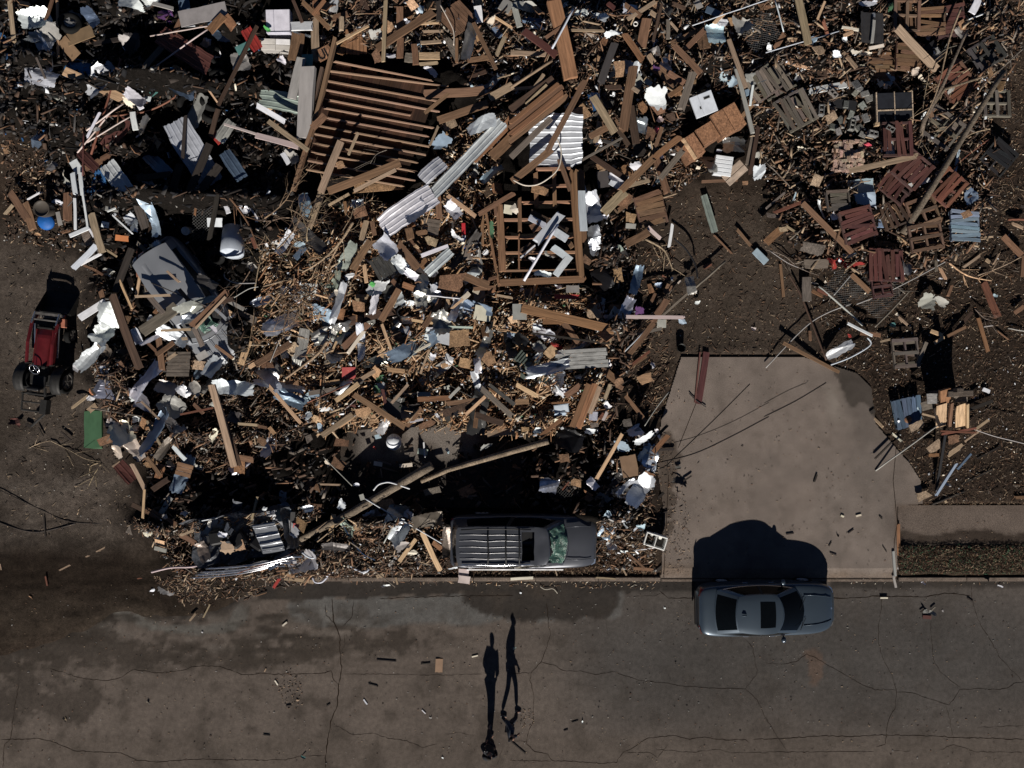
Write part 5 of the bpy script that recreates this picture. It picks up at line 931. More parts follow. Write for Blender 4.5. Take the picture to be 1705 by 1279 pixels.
TAB[1, 0] = '''p 230 175 385 172 60 white 1.2|p 392 110 400 415 52 tan 1.1|b 350 440 322 920 98 lgrey 1.45 1.3|p 305 380 240 655 60 lgrey 1.3|p 290 220 258 400 85 brown 1.0|p 345 360 342 440 75 teal 1.2|p 0 690 205 810 34 white 1.4|p 85 800 350 995 30 tan 1.4|p 0 892 290 970 36 palepink 1.3|x 150 380 205 420 60 white 1|c 20 640 290 690 130 palegreen .8|q 665 190 668 365 140 obrown .9|q 560 310 600 330 100 obrown .9
p 570 105 570 215 32 tan 1.2|p 535 290 750 170 14 pine 1.4|p 862 0 845 412 26 tan 1.5|p 955 45 955 200 45 brown 1.2|p 960 250 955 385 45 brown 1.2|p 890 110 890 250 42 brown|p 790 330 1190 70 52 brown 1.4|p 1080 160 1220 150 12 pine 1|p 1100 210 1250 205 14 tan 1|p 1090 285 1230 275 22 tan 1|p 1080 372 1220 370 48 pine 1.05|p 1080 425 1210 415 20 tan 1|x 860 368 930 368 38 white 1.2
p 1050 290 1060 430 40 brown 1.1|p 985 380 1060 385 60 grey 1|p 1210 0 1212 150 34 dark 1.3|q 1270 50 1400 190 190 brown 1.2|h 8 cream 1.5 1220 30 1275 130 1310 210 1310 300|m 1440 150 1385 400 60 lgrey 1.3|p 1470 40 1480 150 50 white 1.1|p 1440 150 1590 460 26 brown 1.4|p 1105 625 1520 600 55 brown 1.2|p 1115 750 1285 612 22 brown 1.5|p 1200 800 1545 680 50 brown 1.2|p 1545 650 1705 560 50 tan 1.3
p 480 1265 960 1075 50 brown 1.5|p 650 1262 930 1120 22 tan 1.5|f 620 1240 1005 1225 90 osb 1.0|p 430 1269 565 932 46 tan 1.7|p 375 850 462 760 44 brown 1.6|p 615 1025 682 870 18 tan 1.6|f 530 1100 590 1080 55 osb 1.5|x 1160 970 1280 900 90 bluegrey 1.2|c 1100 1190 1240 1060 110 white 1.35|c 1170 1290 1640 800 95 white 1.3 1.6|m 1400 870 1600 770 70 white 1.7|b 1430 1060 1705 780 60 obrown 1.3 1.4|p 1560 1040 1705 900 70 brown 1.2
p 1300 1230 1380 1080 30 brown 1|x 1110 450 1200 480 50 white .9|p 180 1010 225 1085 34 white 1.1|x 200 980 280 1090 70 lgrey .8|h 6 grey 1.6 870 990 800 1020 760 1080|p 300 0 500 200 30 brown 1.2|p 500 100 490 200 30 tan 1|p 460 0 380 100 24 obrown 1.4|p 395 0 410 110 40 obrown 1.2|p 250 0 310 150 22 dbrown 1.3|p 480 130 620 90 40 brown 1|p 640 130 690 60 40 brown .9|p 700 0 790 250 60 dbrown 1|p 1450 0 1500 20 60 pine .9|f 1620 20 1690 60 90 lgrey .9
f 1600 60 1700 90 60 tan .9|p 1560 100 1705 190 14 pine 1.1|p 1650 240 1590 370 26 tan 1.2|p 1400 400 1550 380 30 brown 1|p 1400 520 1530 470 24 dbrown 1|f 1440 230 1470 280 60 osb .9|x 1560 150 1620 250 50 steel .8|f 1260 230 1350 420 50 grey 1|p 1210 830 1150 970 14 tan 1.3|f 1240 850 1330 800 60 tan 1.1|x 240 210 370 240 24 white 1|x 50 170 100 210 30 lime 1.1|m 1640 1090 1490 1200 50 bluegrey 1|p 1330 250 1330 420 20 brown 1.2|p 1000 200 1000 60 70 dbrown .8|f 600 250 640 230 40 tan 1.1|x 430 230 460 260 40 lgrey .9'''
TAB[2, 0] = '''b 285 0 400 525 92 obrown 1.8 1.6|x 420 85 510 85 60 white 1.2|x 530 80 640 150 70 white 1.2|x 620 232 740 212 40 white 1.3|p 750 220 880 410 40 obrown 1.4|p 900 120 860 320 64 brown 1.2|p 690 280 590 560 50 dgrey 1.4|p 1080 300 1258 485 38 brown 1.5|p 1210 460 1120 740 50 grey 1.3|p 910 360 950 420 34 tan 1.2|f 680 460 760 450 110 osb 1.2|p 812 430 738 880 62 brown 1.5|p 540 630 695 885 50 tan 1.4|p 520 905 720 800 40 brown 1.3
p 495 530 240 1005 38 brown 1.7|f 380 800 515 720 115 osb 1.2|b -10 820 330 545 26 obrown 1.55|b -10 850 345 572 30 brown 1.5|b -10 900 365 600 34 obrown 1.52|b -10 938 380 632 34 brown 1.45|b 0 730 285 525 50 dbrown 1.4|c 120 925 478 925 350 silver 1.15|p 275 985 10 1200 46 brown 1.4|h 9 cream 1.5 300 900 335 1000 310 1120 200 1210 100 1225 20 1190|p 268 780 0 1040 38 grey 1.5|t 415 60 275 320 14 silver 1.9|p 80 200 312 370 48 darkred 1.5|p 0 350 240 360 30 tan 1.1|t 0 580 275 400 18 tan 1.5
p 150 590 222 490 22 tan 1.4|p 0 590 150 578 20 tan 1.1|x 880 640 1040 640 150 white 1.35|p 960 1040 1040 1290 44 brown 1.0|p 980 1190 1150 980 36 grey 1.2|p 720 1269 960 1030 46 brown 1.5|p 900 1080 1130 895 40 obrown 1.3|p 465 1062 745 905 14 grey 1.5|p 530 1030 772 1190 36 dbrown 1.3|f 800 980 900 985 110 dark 1|f 890 870 960 900 90 brown 1.1|x 780 1100 870 1090 60 white 1|f 570 1190 650 1180 110 dgrey .8|x 640 1160 750 1190 60 white .9
m 720 430 850 480 80 silver 1|m 1000 390 1070 430 90 silver 1|m 1290 230 1420 220 110 paleblue 1.2|x 1460 180 1600 150 140 lgrey 1.1|x 1370 150 1440 150 60 white 1.3|g 1590 120 1705 300 230 dgrey .9|p 1440 260 1555 580 28 tan 1.5|p 1490 450 1600 885 26 lgrey 1.3|f 1230 280 1310 260 120 brown 1.2|p 1340 160 1412 88 24 pine 1.3|t 1200 170 1720 -10 7 silver 1.5|x 1600 1150 1690 1110 110 white .4|p 1580 1160 1640 820 26 dbrown .9|x 0 60 180 40 90 lgrey .9
p 20 20 60 180 40 lgrey 1.2|x 130 170 230 190 50 white 1.1|x 60 150 270 130 50 steel 1|p 230 250 370 160 20 brown 1.8|p 390 200 620 205 14 tan 1.3|f 490 220 580 230 60 cream 1|f 600 290 650 260 60 obrown 1.2|f 930 40 990 30 60 osb 1.1|p 920 80 980 115 28 tan 1.2|p 770 130 960 10 26 tan 1.2|p 1000 20 940 280 20 dbrown 1.3|p 1040 130 1040 260 26 grey 1.2|p 1050 140 1110 210 14 tan 1.2|p 1160 60 1060 20 24 dbrown 1.1|p 1060 290 1240 200 30 brown 1.1|p 1150 330 1290 190 34 brown 1.3
p 940 430 1100 560 60 brown 1.2|p 1040 480 1150 550 36 brown 1.3|p 1040 640 1140 570 30 obrown 1.5|f 1080 610 1130 600 60 obrown 1.4|x 940 450 990 460 40 purple 1.3|f 900 560 920 530 50 lgrey 1.3|f 850 680 900 740 60 obrown 1.2|f 920 740 1030 720 70 brown 1.1|p 800 580 850 610 26 tan 1.5|p 620 580 740 575 30 dbrown 1.2|f 640 520 700 560 40 tan 1|x 540 620 560 740 30 blue 1|x 510 640 540 640 30 blue 1.1|f 560 740 600 780 60 grey 1|x 600 670 680 700 70 dgrey 1
p 590 800 560 950 34 tan 1.1|p 700 840 780 960 30 dbrown 1.1|m 820 830 910 830 80 silver 1.1|x 970 780 1010 800 50 palepink 1.1|f 1020 780 1090 770 60 dbrown 1.2|p 790 700 830 950 50 dbrown 1.2|p 1000 840 940 1020 26 brown 1.2|f 950 850 980 870 40 pink .9|x 560 950 600 930 40 white 1|f 560 1100 620 1100 40 osb 1|p 610 930 720 960 20 dgrey 1.1|p 920 1190 770 1230 24 tan 1.1|f 660 1190 760 1250 60 white .8|m 1290 1000 1340 1150 70 lgrey .6|m 1400 960 1560 960 80 lgrey .7
p 1540 620 1600 600 40 bluegrey 1|p 1600 560 1580 700 16 white 1.1|x 1380 490 1470 530 70 paleblue .8|p 1260 1200 1500 1190 18 brown .5|f 1530 1210 1570 1210 30 osb .3|p 320 1050 400 1269 30 brown 1.2|f 130 1240 260 1269 60 osb 1.2|p 350 330 500 330 40 dark .9|f 440 1260 500 1240 50 white 1|p 100 690 240 560 16 tan 1.5|p 870 940 930 880 20 dbrown 1|p 640 20 690 60 30 darkred 1.2|p 750 30 860 110 30 brown 1.2|f 1220 40 1260 20 60 lgrey 1|f 1390 100 1290 60 50 steel 1.1|p 1640 50 1705 40 40 brown .8|p 1600 900 1560 1100 28 grey .8|p 1480 700 1640 700 20 tan .4|p 1590 780 1680 720 10 tan .4'''
TAB[3, 0] = '''p 215 -10 285 305 50 tan 1.3|p 130 262 215 264 22 pine .8|f 100 130 170 140 90 osb .6|p 60 320 125 220 34 brown .8|t 0 350 485 205 7 silver 1|t 60 0 120 210 9 silver 1|c 700 80 700 290 170 dgrey 1.0|x 620 20 740 20 50 white 1.1|x 800 60 860 30 60 green 1|p 715 130 700 290 20 lgrey 1.1|b 862 180 1130 462 42 tan 1.3 1.0|p 548 1130 1014 1028 36 tan 1.1|x 955 480 1010 470 60 cream .8|x 1010 500 1055 545 30 cream .8|x 180 500 350 490 80 white .7|p 280 605 540 555 42 white .8|p 150 590 260 610 40 white .7
p 340 665 600 700 56 black .7|x 1260 230 1320 200 90 lgrey .8|p 1360 90 1405 -5 50 white .9|p 1575 250 1580 380 22 rust .3|x 1330 460 1380 570 30 blue .5|p 1445 612 1450 790 14 white .5|p 1245 1155 1275 985 18 paleblue .5|p 942 1232 1088 1185 32 white .7|s 545 1240 710 1230 110 paleblue .6|x 640 940 700 980 40 pink .5|f 750 540 770 570 40 cream .6|p 1310 150 1510 60 18 grey .6|p 1510 60 1555 130 16 grey .6|p 1540 140 1440 250 30 grey .5|p 510 345 600 450 26 tan .9|p 135 410 330 465 18 pine .8
p 300 320 240 390 70 dbrown .6|p 330 330 380 520 60 dbrown .8|p 370 320 420 440 60 darkred .7|x 420 330 450 400 40 white .7|p 500 180 620 200 16 cream .9|p 510 195 640 195 12 pine .9|p 510 240 580 210 22 pine .9|x 500 270 540 250 40 white .8|x 540 360 650 330 30 cream .8|x 600 420 650 470 40 cream .7|x 620 350 700 360 40 cream .6|p 680 320 780 300 20 cream .8|f 1070 290 1120 360 90 black .6|x 1090 370 1140 310 20 white .6|m 380 520 500 500 40 lgrey .6|p 400 570 440 610 12 cream .8
p 460 560 590 555 34 grey .7|p 490 740 520 790 26 brown .5|h 13 tan 1.4 1290 50 1215 250 1180 400 1130 600 1060 760|h 9 tan 1.2 1350 450 1250 520 1170 570|h 8 tan 1 1440 560 1300 740 1160 880|h 8 grey .8 1700 320 1560 450 1440 560|h 6 grey .8 1260 300 1180 330 1100 400|h 7 tan .8 1480 850 1330 900 1240 1040|h 10 rust .6 1470 920 1290 1060 1230 1140|p 1330 700 1330 880 60 dbrown .4|f 1100 730 1150 760 60 grey .5|x 0 660 60 690 50 white .5|x 0 310 50 330 40 white .7|p 100 930 275 1230 12 brown .3|t 0 1070 200 1269 8 grey .4|p 80 1090 160 1170 14 pine .3
p 370 1000 390 1110 30 obrown .4|p 270 1195 380 1180 20 brown .4|p 380 1210 520 1269 14 tan .4|x 570 1170 620 1170 20 white .4|f 740 1170 780 1180 40 cream .5|p 1060 1040 1130 1100 60 grey .5|x 1100 890 1150 870 40 cream .5|t 1340 130 1440 90 8 white .8|p 1180 120 1190 50 10 dark .8|h 6 tan 1 1070 520 1040 700 1030 900 1000 990|x 1410 540 1440 520 30 white .5|x 380 1160 470 1130 18 bluegrey .5|x 490 1160 540 1200 60 steel .4|p 0 10 90 0 14 tan .9|p 0 50 60 40 16 brown .8|p 340 130 390 10 16 pine .9|f 20 90 40 80 30 white .7'''
TAB[0, 1] = '''p 60 -10 190 190 50 brown .4|p 160 60 225 260 56 brown .4|p 450 0 445 195 56 brown .5|x 340 50 415 80 40 white .4|p 495 40 500 250 18 white .9|p 545 0 582 240 14 white .9|p 460 290 590 235 24 white .9|p 588 240 630 310 16 white .9|x 600 20 700 10 60 blue .6|f 700 80 790 90 90 lgrey .9|p 705 130 800 90 10 white 1|p 600 135 678 405 50 tan 1.2|c 880 0 965 245 70 grey 1.3|m 960 0 1040 300 75 paleblue 1.5 1.3|m 1010 320 1120 470 60 silver 1.2
g 1340 80 1330 330 120 lgrey .8|p 1440 0 1380 330 30 dark 1.6|f 1365 200 1470 200 60 white 1.1|f 1050 245 1110 240 60 pine .6|p 480 510 640 350 36 silver 1.1|p 530 480 670 405 16 white 1|q 550 310 600 290 110 grey .8|f 760 300 850 310 40 orange .8|p 930 930 1175 755 78 grey 1.8|p 1262 890 1512 650 42 brown 2.0|p 1290 900 1490 690 14 tan 2.05|p 890 690 1130 680 16 tan 1.9|p 1060 915 1262 906 16 tan 1.8|p 1280 895 1340 1020 34 grey 1.7
p 735 665 925 1175 60 dbrown 1.6 1.2|p 870 370 760 660 44 dark 1.4|p 790 580 872 770 16 pine 1.4|p 930 520 900 690 18 pine 1.1|t 905 370 905 560 12 rust 1.2|t 940 440 960 670 8 grey 1.3|m 705 720 700 900 90 white 1.4|m 720 880 640 1000 100 white 1.2|p 522 835 700 722 46 white 1.2|m 880 900 910 1000 60 white 1.1|m 505 1170 700 990 70 silver 1.0|m 570 1170 760 1010 90 grey .8|q 1100 1135 1260 1135 165 grey 1.1|f 1270 1140 1365 1150 70 tan 1
p 1045 940 1075 1190 40 brown 1.2|p 1030 1080 1150 990 30 brown 1.3|p 1590 1140 1645 980 42 pine 1|p 1565 800 1690 850 50 grey 1|p 1475 700 1610 775 24 lgrey 1.2|f 1495 790 1560 820 40 pine 1.1|m 930 1010 1070 930 24 white 1.4|h 16 brown 1.3 1485 0 1560 90 1640 210 1705 370|x 750 1200 800 1240 80 lgrey .8|p 640 1210 735 1205 20 white .8|f 1040 780 1010 800 40 obrown 1.3|x 480 1150 520 1180 30 white .7|p 740 150 880 280 10 white 1.2|m 830 200 890 160 60 silver 1
m 900 180 880 260 50 silver 1|f 670 210 720 220 40 white .8|p 900 330 1040 460 26 grey 1.1|f 840 460 860 500 60 grey .9|x 1020 480 1045 490 30 white 1|p 540 480 640 520 14 brown .7|p 30 150 90 80 18 tan .3|p 180 50 270 0 10 white .4|p 700 380 780 430 14 tan .9|p 660 630 680 700 34 brown .7|p 1300 60 1285 160 14 obrown .9|m 1640 100 1590 120 50 white 1|p 1490 85 1510 140 30 white 1|x 1640 500 1690 480 60 lgrey 1|h 7 lgrey 1.6 1480 540 1490 570 1560 600 1690 600|h 6 lgrey 1.5 1540 700 1640 640 1705 625
m 1180 870 1290 800 40 silver 1.9|p 1100 1110 1170 1060 20 tan 1.3|p 1200 970 1240 965 20 tan 1.5|m 880 1050 760 1100 60 dgrey .8|m 860 1160 720 1120 70 dgrey .7|p 960 980 1060 1080 20 brown 1.2|p 1640 1160 1705 1120 26 pine .9|f 1300 1100 1370 1060 50 lgrey 1.1|p 600 500 700 560 16 brown .6|f 1640 300 1650 340 50 brown .9|x 1600 90 1640 120 40 white .9|p 1650 100 1705 180 12 white 1|p 1640 250 1690 370 20 rust 1.1|f 850 560 880 640 40 osb .9|p 400 270 470 250 16 brown .3|x 230 270 270 290 20 osb .2|f 380 130 400 220 30 lgrey .5'''
TAB[1, 1] = '''c 830 235 1180 5 170 white 1.4|x 60 120 150 130 80 white 1.1|m 310 0 360 190 60 bluegrey 1.3|p 440 0 350 240 46 tan 1.3|x 1 150 20 200 40 white 1|f 365 600 360 720 130 white 1.05|c 470 560 430 740 80 palegreen 1.0|m 660 330 560 520 60 palegreen 1.1|m 560 520 480 720 50 palegreen 1.0|m 250 610 290 780 90 white .95|m 60 920 340 800 90 silver 1.0|m 350 780 520 850 110 bluegrey 1.0|c 330 900 290 1110 80 lgrey 1.0|p 0 1140 235 1000 42 brown 1.0
m 810 305 920 430 100 white 1.3|m 920 430 1000 530 60 white 1.2|m 990 520 1140 610 40 white 1.1|q 800 420 880 560 130 dgrey 1.25|p 760 320 640 512 46 brown 1.2|p 930 330 1080 510 55 brown 1.2|p 830 850 950 640 42 brown 1.2|p 520 880 940 775 55 dbrown 1.0|p 575 1030 755 860 42 brown 1.1|x 740 620 870 640 110 white 1.1|x 755 600 790 620 40 lime 1.15|m 800 650 770 810 40 white 1.1|x 590 570 660 540 45 white 1.1|c 1130 540 1295 385 70 white 1.2
p 1095 420 1275 355 24 white 1.1|f 1210 570 1380 610 170 brown 1.3|p 1340 540 1545 620 50 brown 1.2|m 1270 70 1350 170 60 white 1.1|p 1265 18 1462 165 26 pine 1.3|p 1470 150 1720 0 30 brown 1.5|x 1290 260 1380 330 40 white 1|f 1405 330 1475 340 60 white 1|x 1560 190 1562 310 28 green 1.1|q 1100 220 1220 240 110 grey 1|p 1200 -10 1218 175 40 brown 1.3|p 1228 712 1110 900 36 brown 1.2|p 1275 708 1245 825 24 pine 1.1|t 1110 678 1355 703 9 white 1.4
p 1290 775 1380 700 16 pine 1.2|p 1365 710 1415 665 30 cream 1.2|m 1080 640 1200 770 90 lgrey 1.1|m 1180 600 1200 720 50 silver 1.1|f 1445 790 1560 810 100 cream 1.1|f 1120 930 1205 950 85 white 1.0|f 1200 950 1300 975 85 white 1.0|f 1275 975 1420 960 125 osb 1.05|m 1560 900 1470 1100 46 lgrey 1.1|m 1460 1090 1480 1200 40 white 1.0|p 1030 845 1185 868 18 pine 1.15|p 1180 886 1440 895 14 palegreen 1.1|p 835 870 912 1085 20 pine 1.1|p 725 910 605 1075 22 cream 1.1
p 570 910 500 1070 14 pine 1|p 1535 925 1590 835 20 pine 1.1|f 625 740 730 770 85 osb 1.05|f 890 950 990 950 80 brown 1|f 1340 1120 1430 1140 75 osb 1|f 1480 1130 1580 1090 100 osb 1.1|f 570 1195 665 1195 80 coral 1|x 900 1010 950 1010 40 green .9|x 800 1240 870 1230 60 green .9|x 1250 1080 1305 1130 60 white 1|x 1150 1080 1190 1095 50 white .9|h 17 tan 1.5 645 200 560 330 440 450 310 530|h 11 tan 1.4 550 350 500 450 462 545|h 20 tan 1.2 480 980 400 1080 200 1230
p 480 90 625 8 16 tan 1.2|m 110 1110 180 1200 46 lgrey .8|f 460 1100 540 1150 90 grey .9|x 260 350 330 350 50 paleblue 1.1|p 330 360 260 440 40 steel 1|f 390 390 440 420 50 osb 1|p 770 190 790 290 30 brown 1.2|p 735 185 700 320 36 tan 1.1|p 600 600 570 750 26 brown 1.1|p 720 480 735 600 26 pine 1|p 1010 230 1030 320 50 brown 1.1|p 1060 275 1140 260 30 brown 1.1|f 1110 310 1210 340 60 tan 1.1|f 1050 350 1080 375 26 pine 1.1|p 1000 290 1090 410 30 brown 1|p 1090 500 1150 450 60 obrown 1.1
x 1040 640 1110 650 70 lgrey 1|p 900 580 960 640 30 brown 1.1|p 970 610 1090 650 40 obrown 1.1|p 1430 340 1400 450 60 grey 1|p 1590 680 1705 700 16 tan 1|p 480 780 610 700 14 brown .9|m 950 730 1050 740 30 silver 1|h 14 black 1 990 740 940 780 960 820 1040 820|p 1090 1200 1150 1040 14 tan .9|x 480 960 580 1000 30 white .9|x 540 940 590 960 30 lime .95|p 1010 1080 1160 1000 14 cream 1|p 870 1170 990 1185 30 osb 1|p 1230 1150 1330 1120 30 osb .9|f 1000 1050 1090 1080 60 osb .95
p 640 1269 810 1170 26 tan 1|p 440 1269 560 1250 30 osb 1|p 1400 640 1360 730 22 cream 1.1|p 1440 640 1590 630 26 brown 1|p 1500 590 1600 560 20 brown 1|m 890 950 960 860 30 lgrey 1|m 980 890 1000 960 60 silver .95|f 1440 640 1480 660 40 cream 1|f 1530 660 1590 650 30 obrown 1|p 1130 900 1300 890 10 white 1.1|m 1660 860 1700 1100 60 black 1|f 1640 110 1700 120 60 cream 1.1|p 1580 60 1590 160 20 brown 1.2|m 640 80 720 70 40 silver 1|f 640 150 740 120 70 brown 1.1|p 590 60 610 200 20 obrown 1.1'''
TAB[2, 1] = '''p 342 135 160 342 56 silver 1.8|t 312 212 88 585 18 white 1.95|p 120 165 230 225 40 silver 1.3|p 285 255 375 312 50 silver 1.5|p 275 360 385 440 46 silver 1.6|p 395 420 295 550 46 silver 1.6|x 150 535 275 545 46 white 1.4|p 165 350 65 435 10 white 1.4|p 150 350 70 410 60 dbrown 1.3|x 10 85 45 140 60 cream 1.4|x 120 430 170 460 40 white 1.1|x 220 400 300 430 40 lgrey 1|p 130 130 380 260 40 dbrown 1.2|f 150 200 180 260 70 brown 1.3|p 380 320 410 370 30 brown 1.2
p 468 -10 482 258 50 silver 1.55|m 520 0 560 220 90 silver 1.3|m 545 220 570 420 70 silver .9|p 610 140 760 -10 60 tan 1|f 700 30 800 70 110 brown .9|x 600 160 645 165 40 white 1|f 745 160 830 180 70 osb .7|f 760 222 830 226 35 lgrey .7|p 755 350 915 262 50 brown .8|p 905 230 992 312 24 palepink .7|p 1070 208 1045 372 20 white .6|m 860 478 800 690 50 bluegrey 1.2|m 800 690 730 860 60 silver 1.0|p 540 755 600 845 40 tan 1|q 650 770 750 770 60 brown .8|f 700 500 720 600 70 osb .8
b 70 765 692 912 56 obrown 1.4 1.3|p 610 822 1162 828 24 palepink 1.1 .9|f 10 790 110 790 110 lgrey 1.3|x 820 785 885 785 60 purple .4|f 965 868 1028 868 58 lgrey .12|x 1108 855 1160 855 40 paleblue .1|x 950 615 1000 615 40 paleblue .1|f 905 640 950 630 70 obrown .2|f 1015 630 1060 650 80 brown .2|p 960 660 920 745 20 brown .2|p 1040 700 930 865 45 brown .4|h 12 black .5 1080 305 1160 380 1220 480 1235 570|t 1210 640 1420 455 14 grey .35|p 1000 820 1190 650 14 grey .4|m 1180 550 1200 680 50 lgrey .5
p 950 860 760 1100 36 brown .6|c 1275 15 1350 270 50 palegreen .35|p 1340 280 1465 410 10 brown .1|p 1610 385 1690 465 46 paleblue .15|p 1490 240 1590 360 18 brown .15|x 1215 730 1250 730 30 white .15|h 14 tan .3 890 310 1000 370 1040 430 1070 510|q 300 1110 650 1090 130 lgrey 1.1|p 240 1030 300 1090 80 pine 1|x 305 1060 355 1060 38 white 1.1|x 260 1000 350 1030 36 red 1|x 145 890 210 890 50 white 1|x 230 920 300 960 60 white 1|p 350 860 455 1000 40 brown 1|p 210 855 355 855 34 obrown 1
f 90 665 180 660 50 dgrey 1|f 190 650 280 650 50 dark 1|f 365 640 455 640 50 lgrey 1|p 280 690 460 692 30 red 1|x 60 650 90 640 30 white 1|p 840 1250 940 1215 60 osb .3|p 610 1165 735 1280 50 brown .8|x 300 630 340 620 40 white 1|x 180 700 280 700 50 brown 1|p 130 720 330 760 12 dbrown 1|x 1590 900 1620 905 26 palepink .1|h 6 grey .3 1080 620 980 760 830 900|x 930 1120 950 1160 30 white .15|p 830 940 1000 900 20 grey .5|p 760 1180 900 1080 20 brown .4|p 800 1140 920 1050 16 rust .4|x 660 820 750 800 40 brown .9
p 1270 500 1330 470 26 rust .1|f 1110 590 1120 600 30 cream .12|f 1060 580 1070 560 16 white .12|p 640 1010 700 860 30 tan .9|t 640 1170 940 860 10 silver .6|p 1000 550 1040 580 12 rust .2|x 690 990 740 920 30 dgrey .7|p 140 930 640 1000 12 dark 1.15|m 20 950 110 1010 70 black 1|m 160 1000 220 1050 60 lgrey 1|f 620 480 720 420 60 dark .9|x 640 370 760 420 70 dgrey .9|x 700 350 740 390 40 palegreen 1|f 470 430 530 480 60 brown 1.1|m 570 500 640 650 80 black .8'''
TAB[3, 1] = '''s 563 60 725 40 90 paleblue .75|s 567 118 728 92 110 white .65|b 240 70 570 400 30 brown .9 .7|p 0 335 115 235 50 obrown .7|f 85 250 145 240 36 tan .8|f 230 345 390 395 85 grey .7|p 250 475 420 475 60 grey .5|p 268 560 270 722 64 grey .35|x 415 430 460 510 46 red .55|x 460 450 540 480 50 red .6|x 500 490 640 470 50 red .55|x 510 420 590 415 36 bluegrey .6|x 475 455 500 460 24 white .65|h 8 lgrey .4 560 550 510 610 450 680|h 8 lgrey .4 600 740 800 660 1000 560 1220 440
h 10 grey .35 680 490 780 560 920 670|h 12 grey .3 720 890 830 780 950 650|h 14 lgrey .3 350 620 500 750 640 880|h 12 dbrown .3 150 540 230 680 290 830 400 1110|h 8 lgrey .25 560 740 400 800 250 900 0 1160|g 620 560 840 760 260 dgrey .35|g 420 560 600 700 180 dgrey .3|x 1025 700 1120 740 110 lgrey .4|x 1100 690 1200 750 60 lgrey .35|x 810 880 862 880 40 teal .12|x 1465 108 1500 110 26 teal .12|m 410 1090 580 990 50 white .4|p 538 865 706 950 16 white .5|x 540 945 565 950 24 red .5|h 10 silver .3 430 1140 560 1090 690 1010 670 960
p 112 995 485 1190 22 brown .35 .1|p 1435 590 1535 830 44 rust .3|p 1400 825 1470 1062 22 obrown .25|h 12 pine .3 1200 460 1330 550 1490 585|h 10 tan .3 1400 550 1560 490 1700 420|p 1085 915 1170 948 24 pine .35|p 1110 1000 1180 955 22 pine .3|t 1440 888 1500 880 10 lgrey .15|p 1565 290 1690 420 38 brown .3|t 1600 180 1720 178 18 rust .25|p 1138 480 1192 582 18 pine .25|p 1120 390 1125 530 20 grey .4|p 560 540 690 662 30 brown .4|p 95 470 118 700 18 brown .12|p 290 915 292 985 20 brown .12|p 1300 500 1420 415 18 tan .3
p 1620 205 1705 240 18 tan .3|p 1060 990 1000 1140 24 grey .35|p 0 110 130 0 14 grey .5|p 50 140 290 45 20 rust .7|p 130 220 250 300 12 tan .5|f 0 150 100 165 36 grey .5|x 330 50 400 180 30 white .7|x 230 70 260 90 30 lgrey .8|x 200 0 180 60 14 paleblue .7|f 200 200 220 210 30 osb .5|f 360 310 390 340 50 tan .6|f 420 330 450 350 36 tan .6|p 780 60 800 130 20 brown .4|p 900 50 920 160 16 tan .4|p 730 90 790 120 20 pine .5|p 850 260 900 330 18 tan .4|p 890 310 950 360 16 pine .4
p 630 310 720 280 8 cream .4|p 610 345 870 340 34 brown .3|p 940 440 1020 380 12 tan .3|x 1280 50 1330 40 40 lgrey .4|f 1230 80 1380 80 60 black .2|p 1230 80 1160 40 16 tan .4|p 1540 400 1500 480 14 tan .25|x 860 800 880 820 20 cream .2|p 870 820 940 880 14 tan .2|x 400 855 415 880 16 cream .15|p 330 640 420 680 20 rust .3|p 300 650 380 690 20 obrown .3|x 300 600 350 605 16 cream .3|x 390 585 400 600 16 cream .3|p 470 560 490 600 10 grey .2|p 750 990 830 970 14 tan .25|p 1200 950 1320 890 20 brown .3
p 1520 910 1610 980 8 brown .1|t 1600 900 1720 920 8 lgrey .12|p 1640 800 1710 750 30 brown .2|p 1360 790 1220 960 24 dbrown .2|p 620 930 760 945 24 brown .3|h 6 grey .3 0 380 120 420 220 500 350 550|h 5 lgrey .3 30 390 150 470 250 510|p 1700 420 1690 560 24 brown .3|p 1230 610 1200 690 20 brown .2|p 1450 440 1500 490 20 tan .2|x 1140 570 1175 575 14 white .15|x 1180 600 1195 600 14 white .15|x 1500 680 1530 690 24 paleblue .15|h 6 grey .3 1380 770 1440 830 1500 850|f 1680 90 1705 100 20 dark .2'''
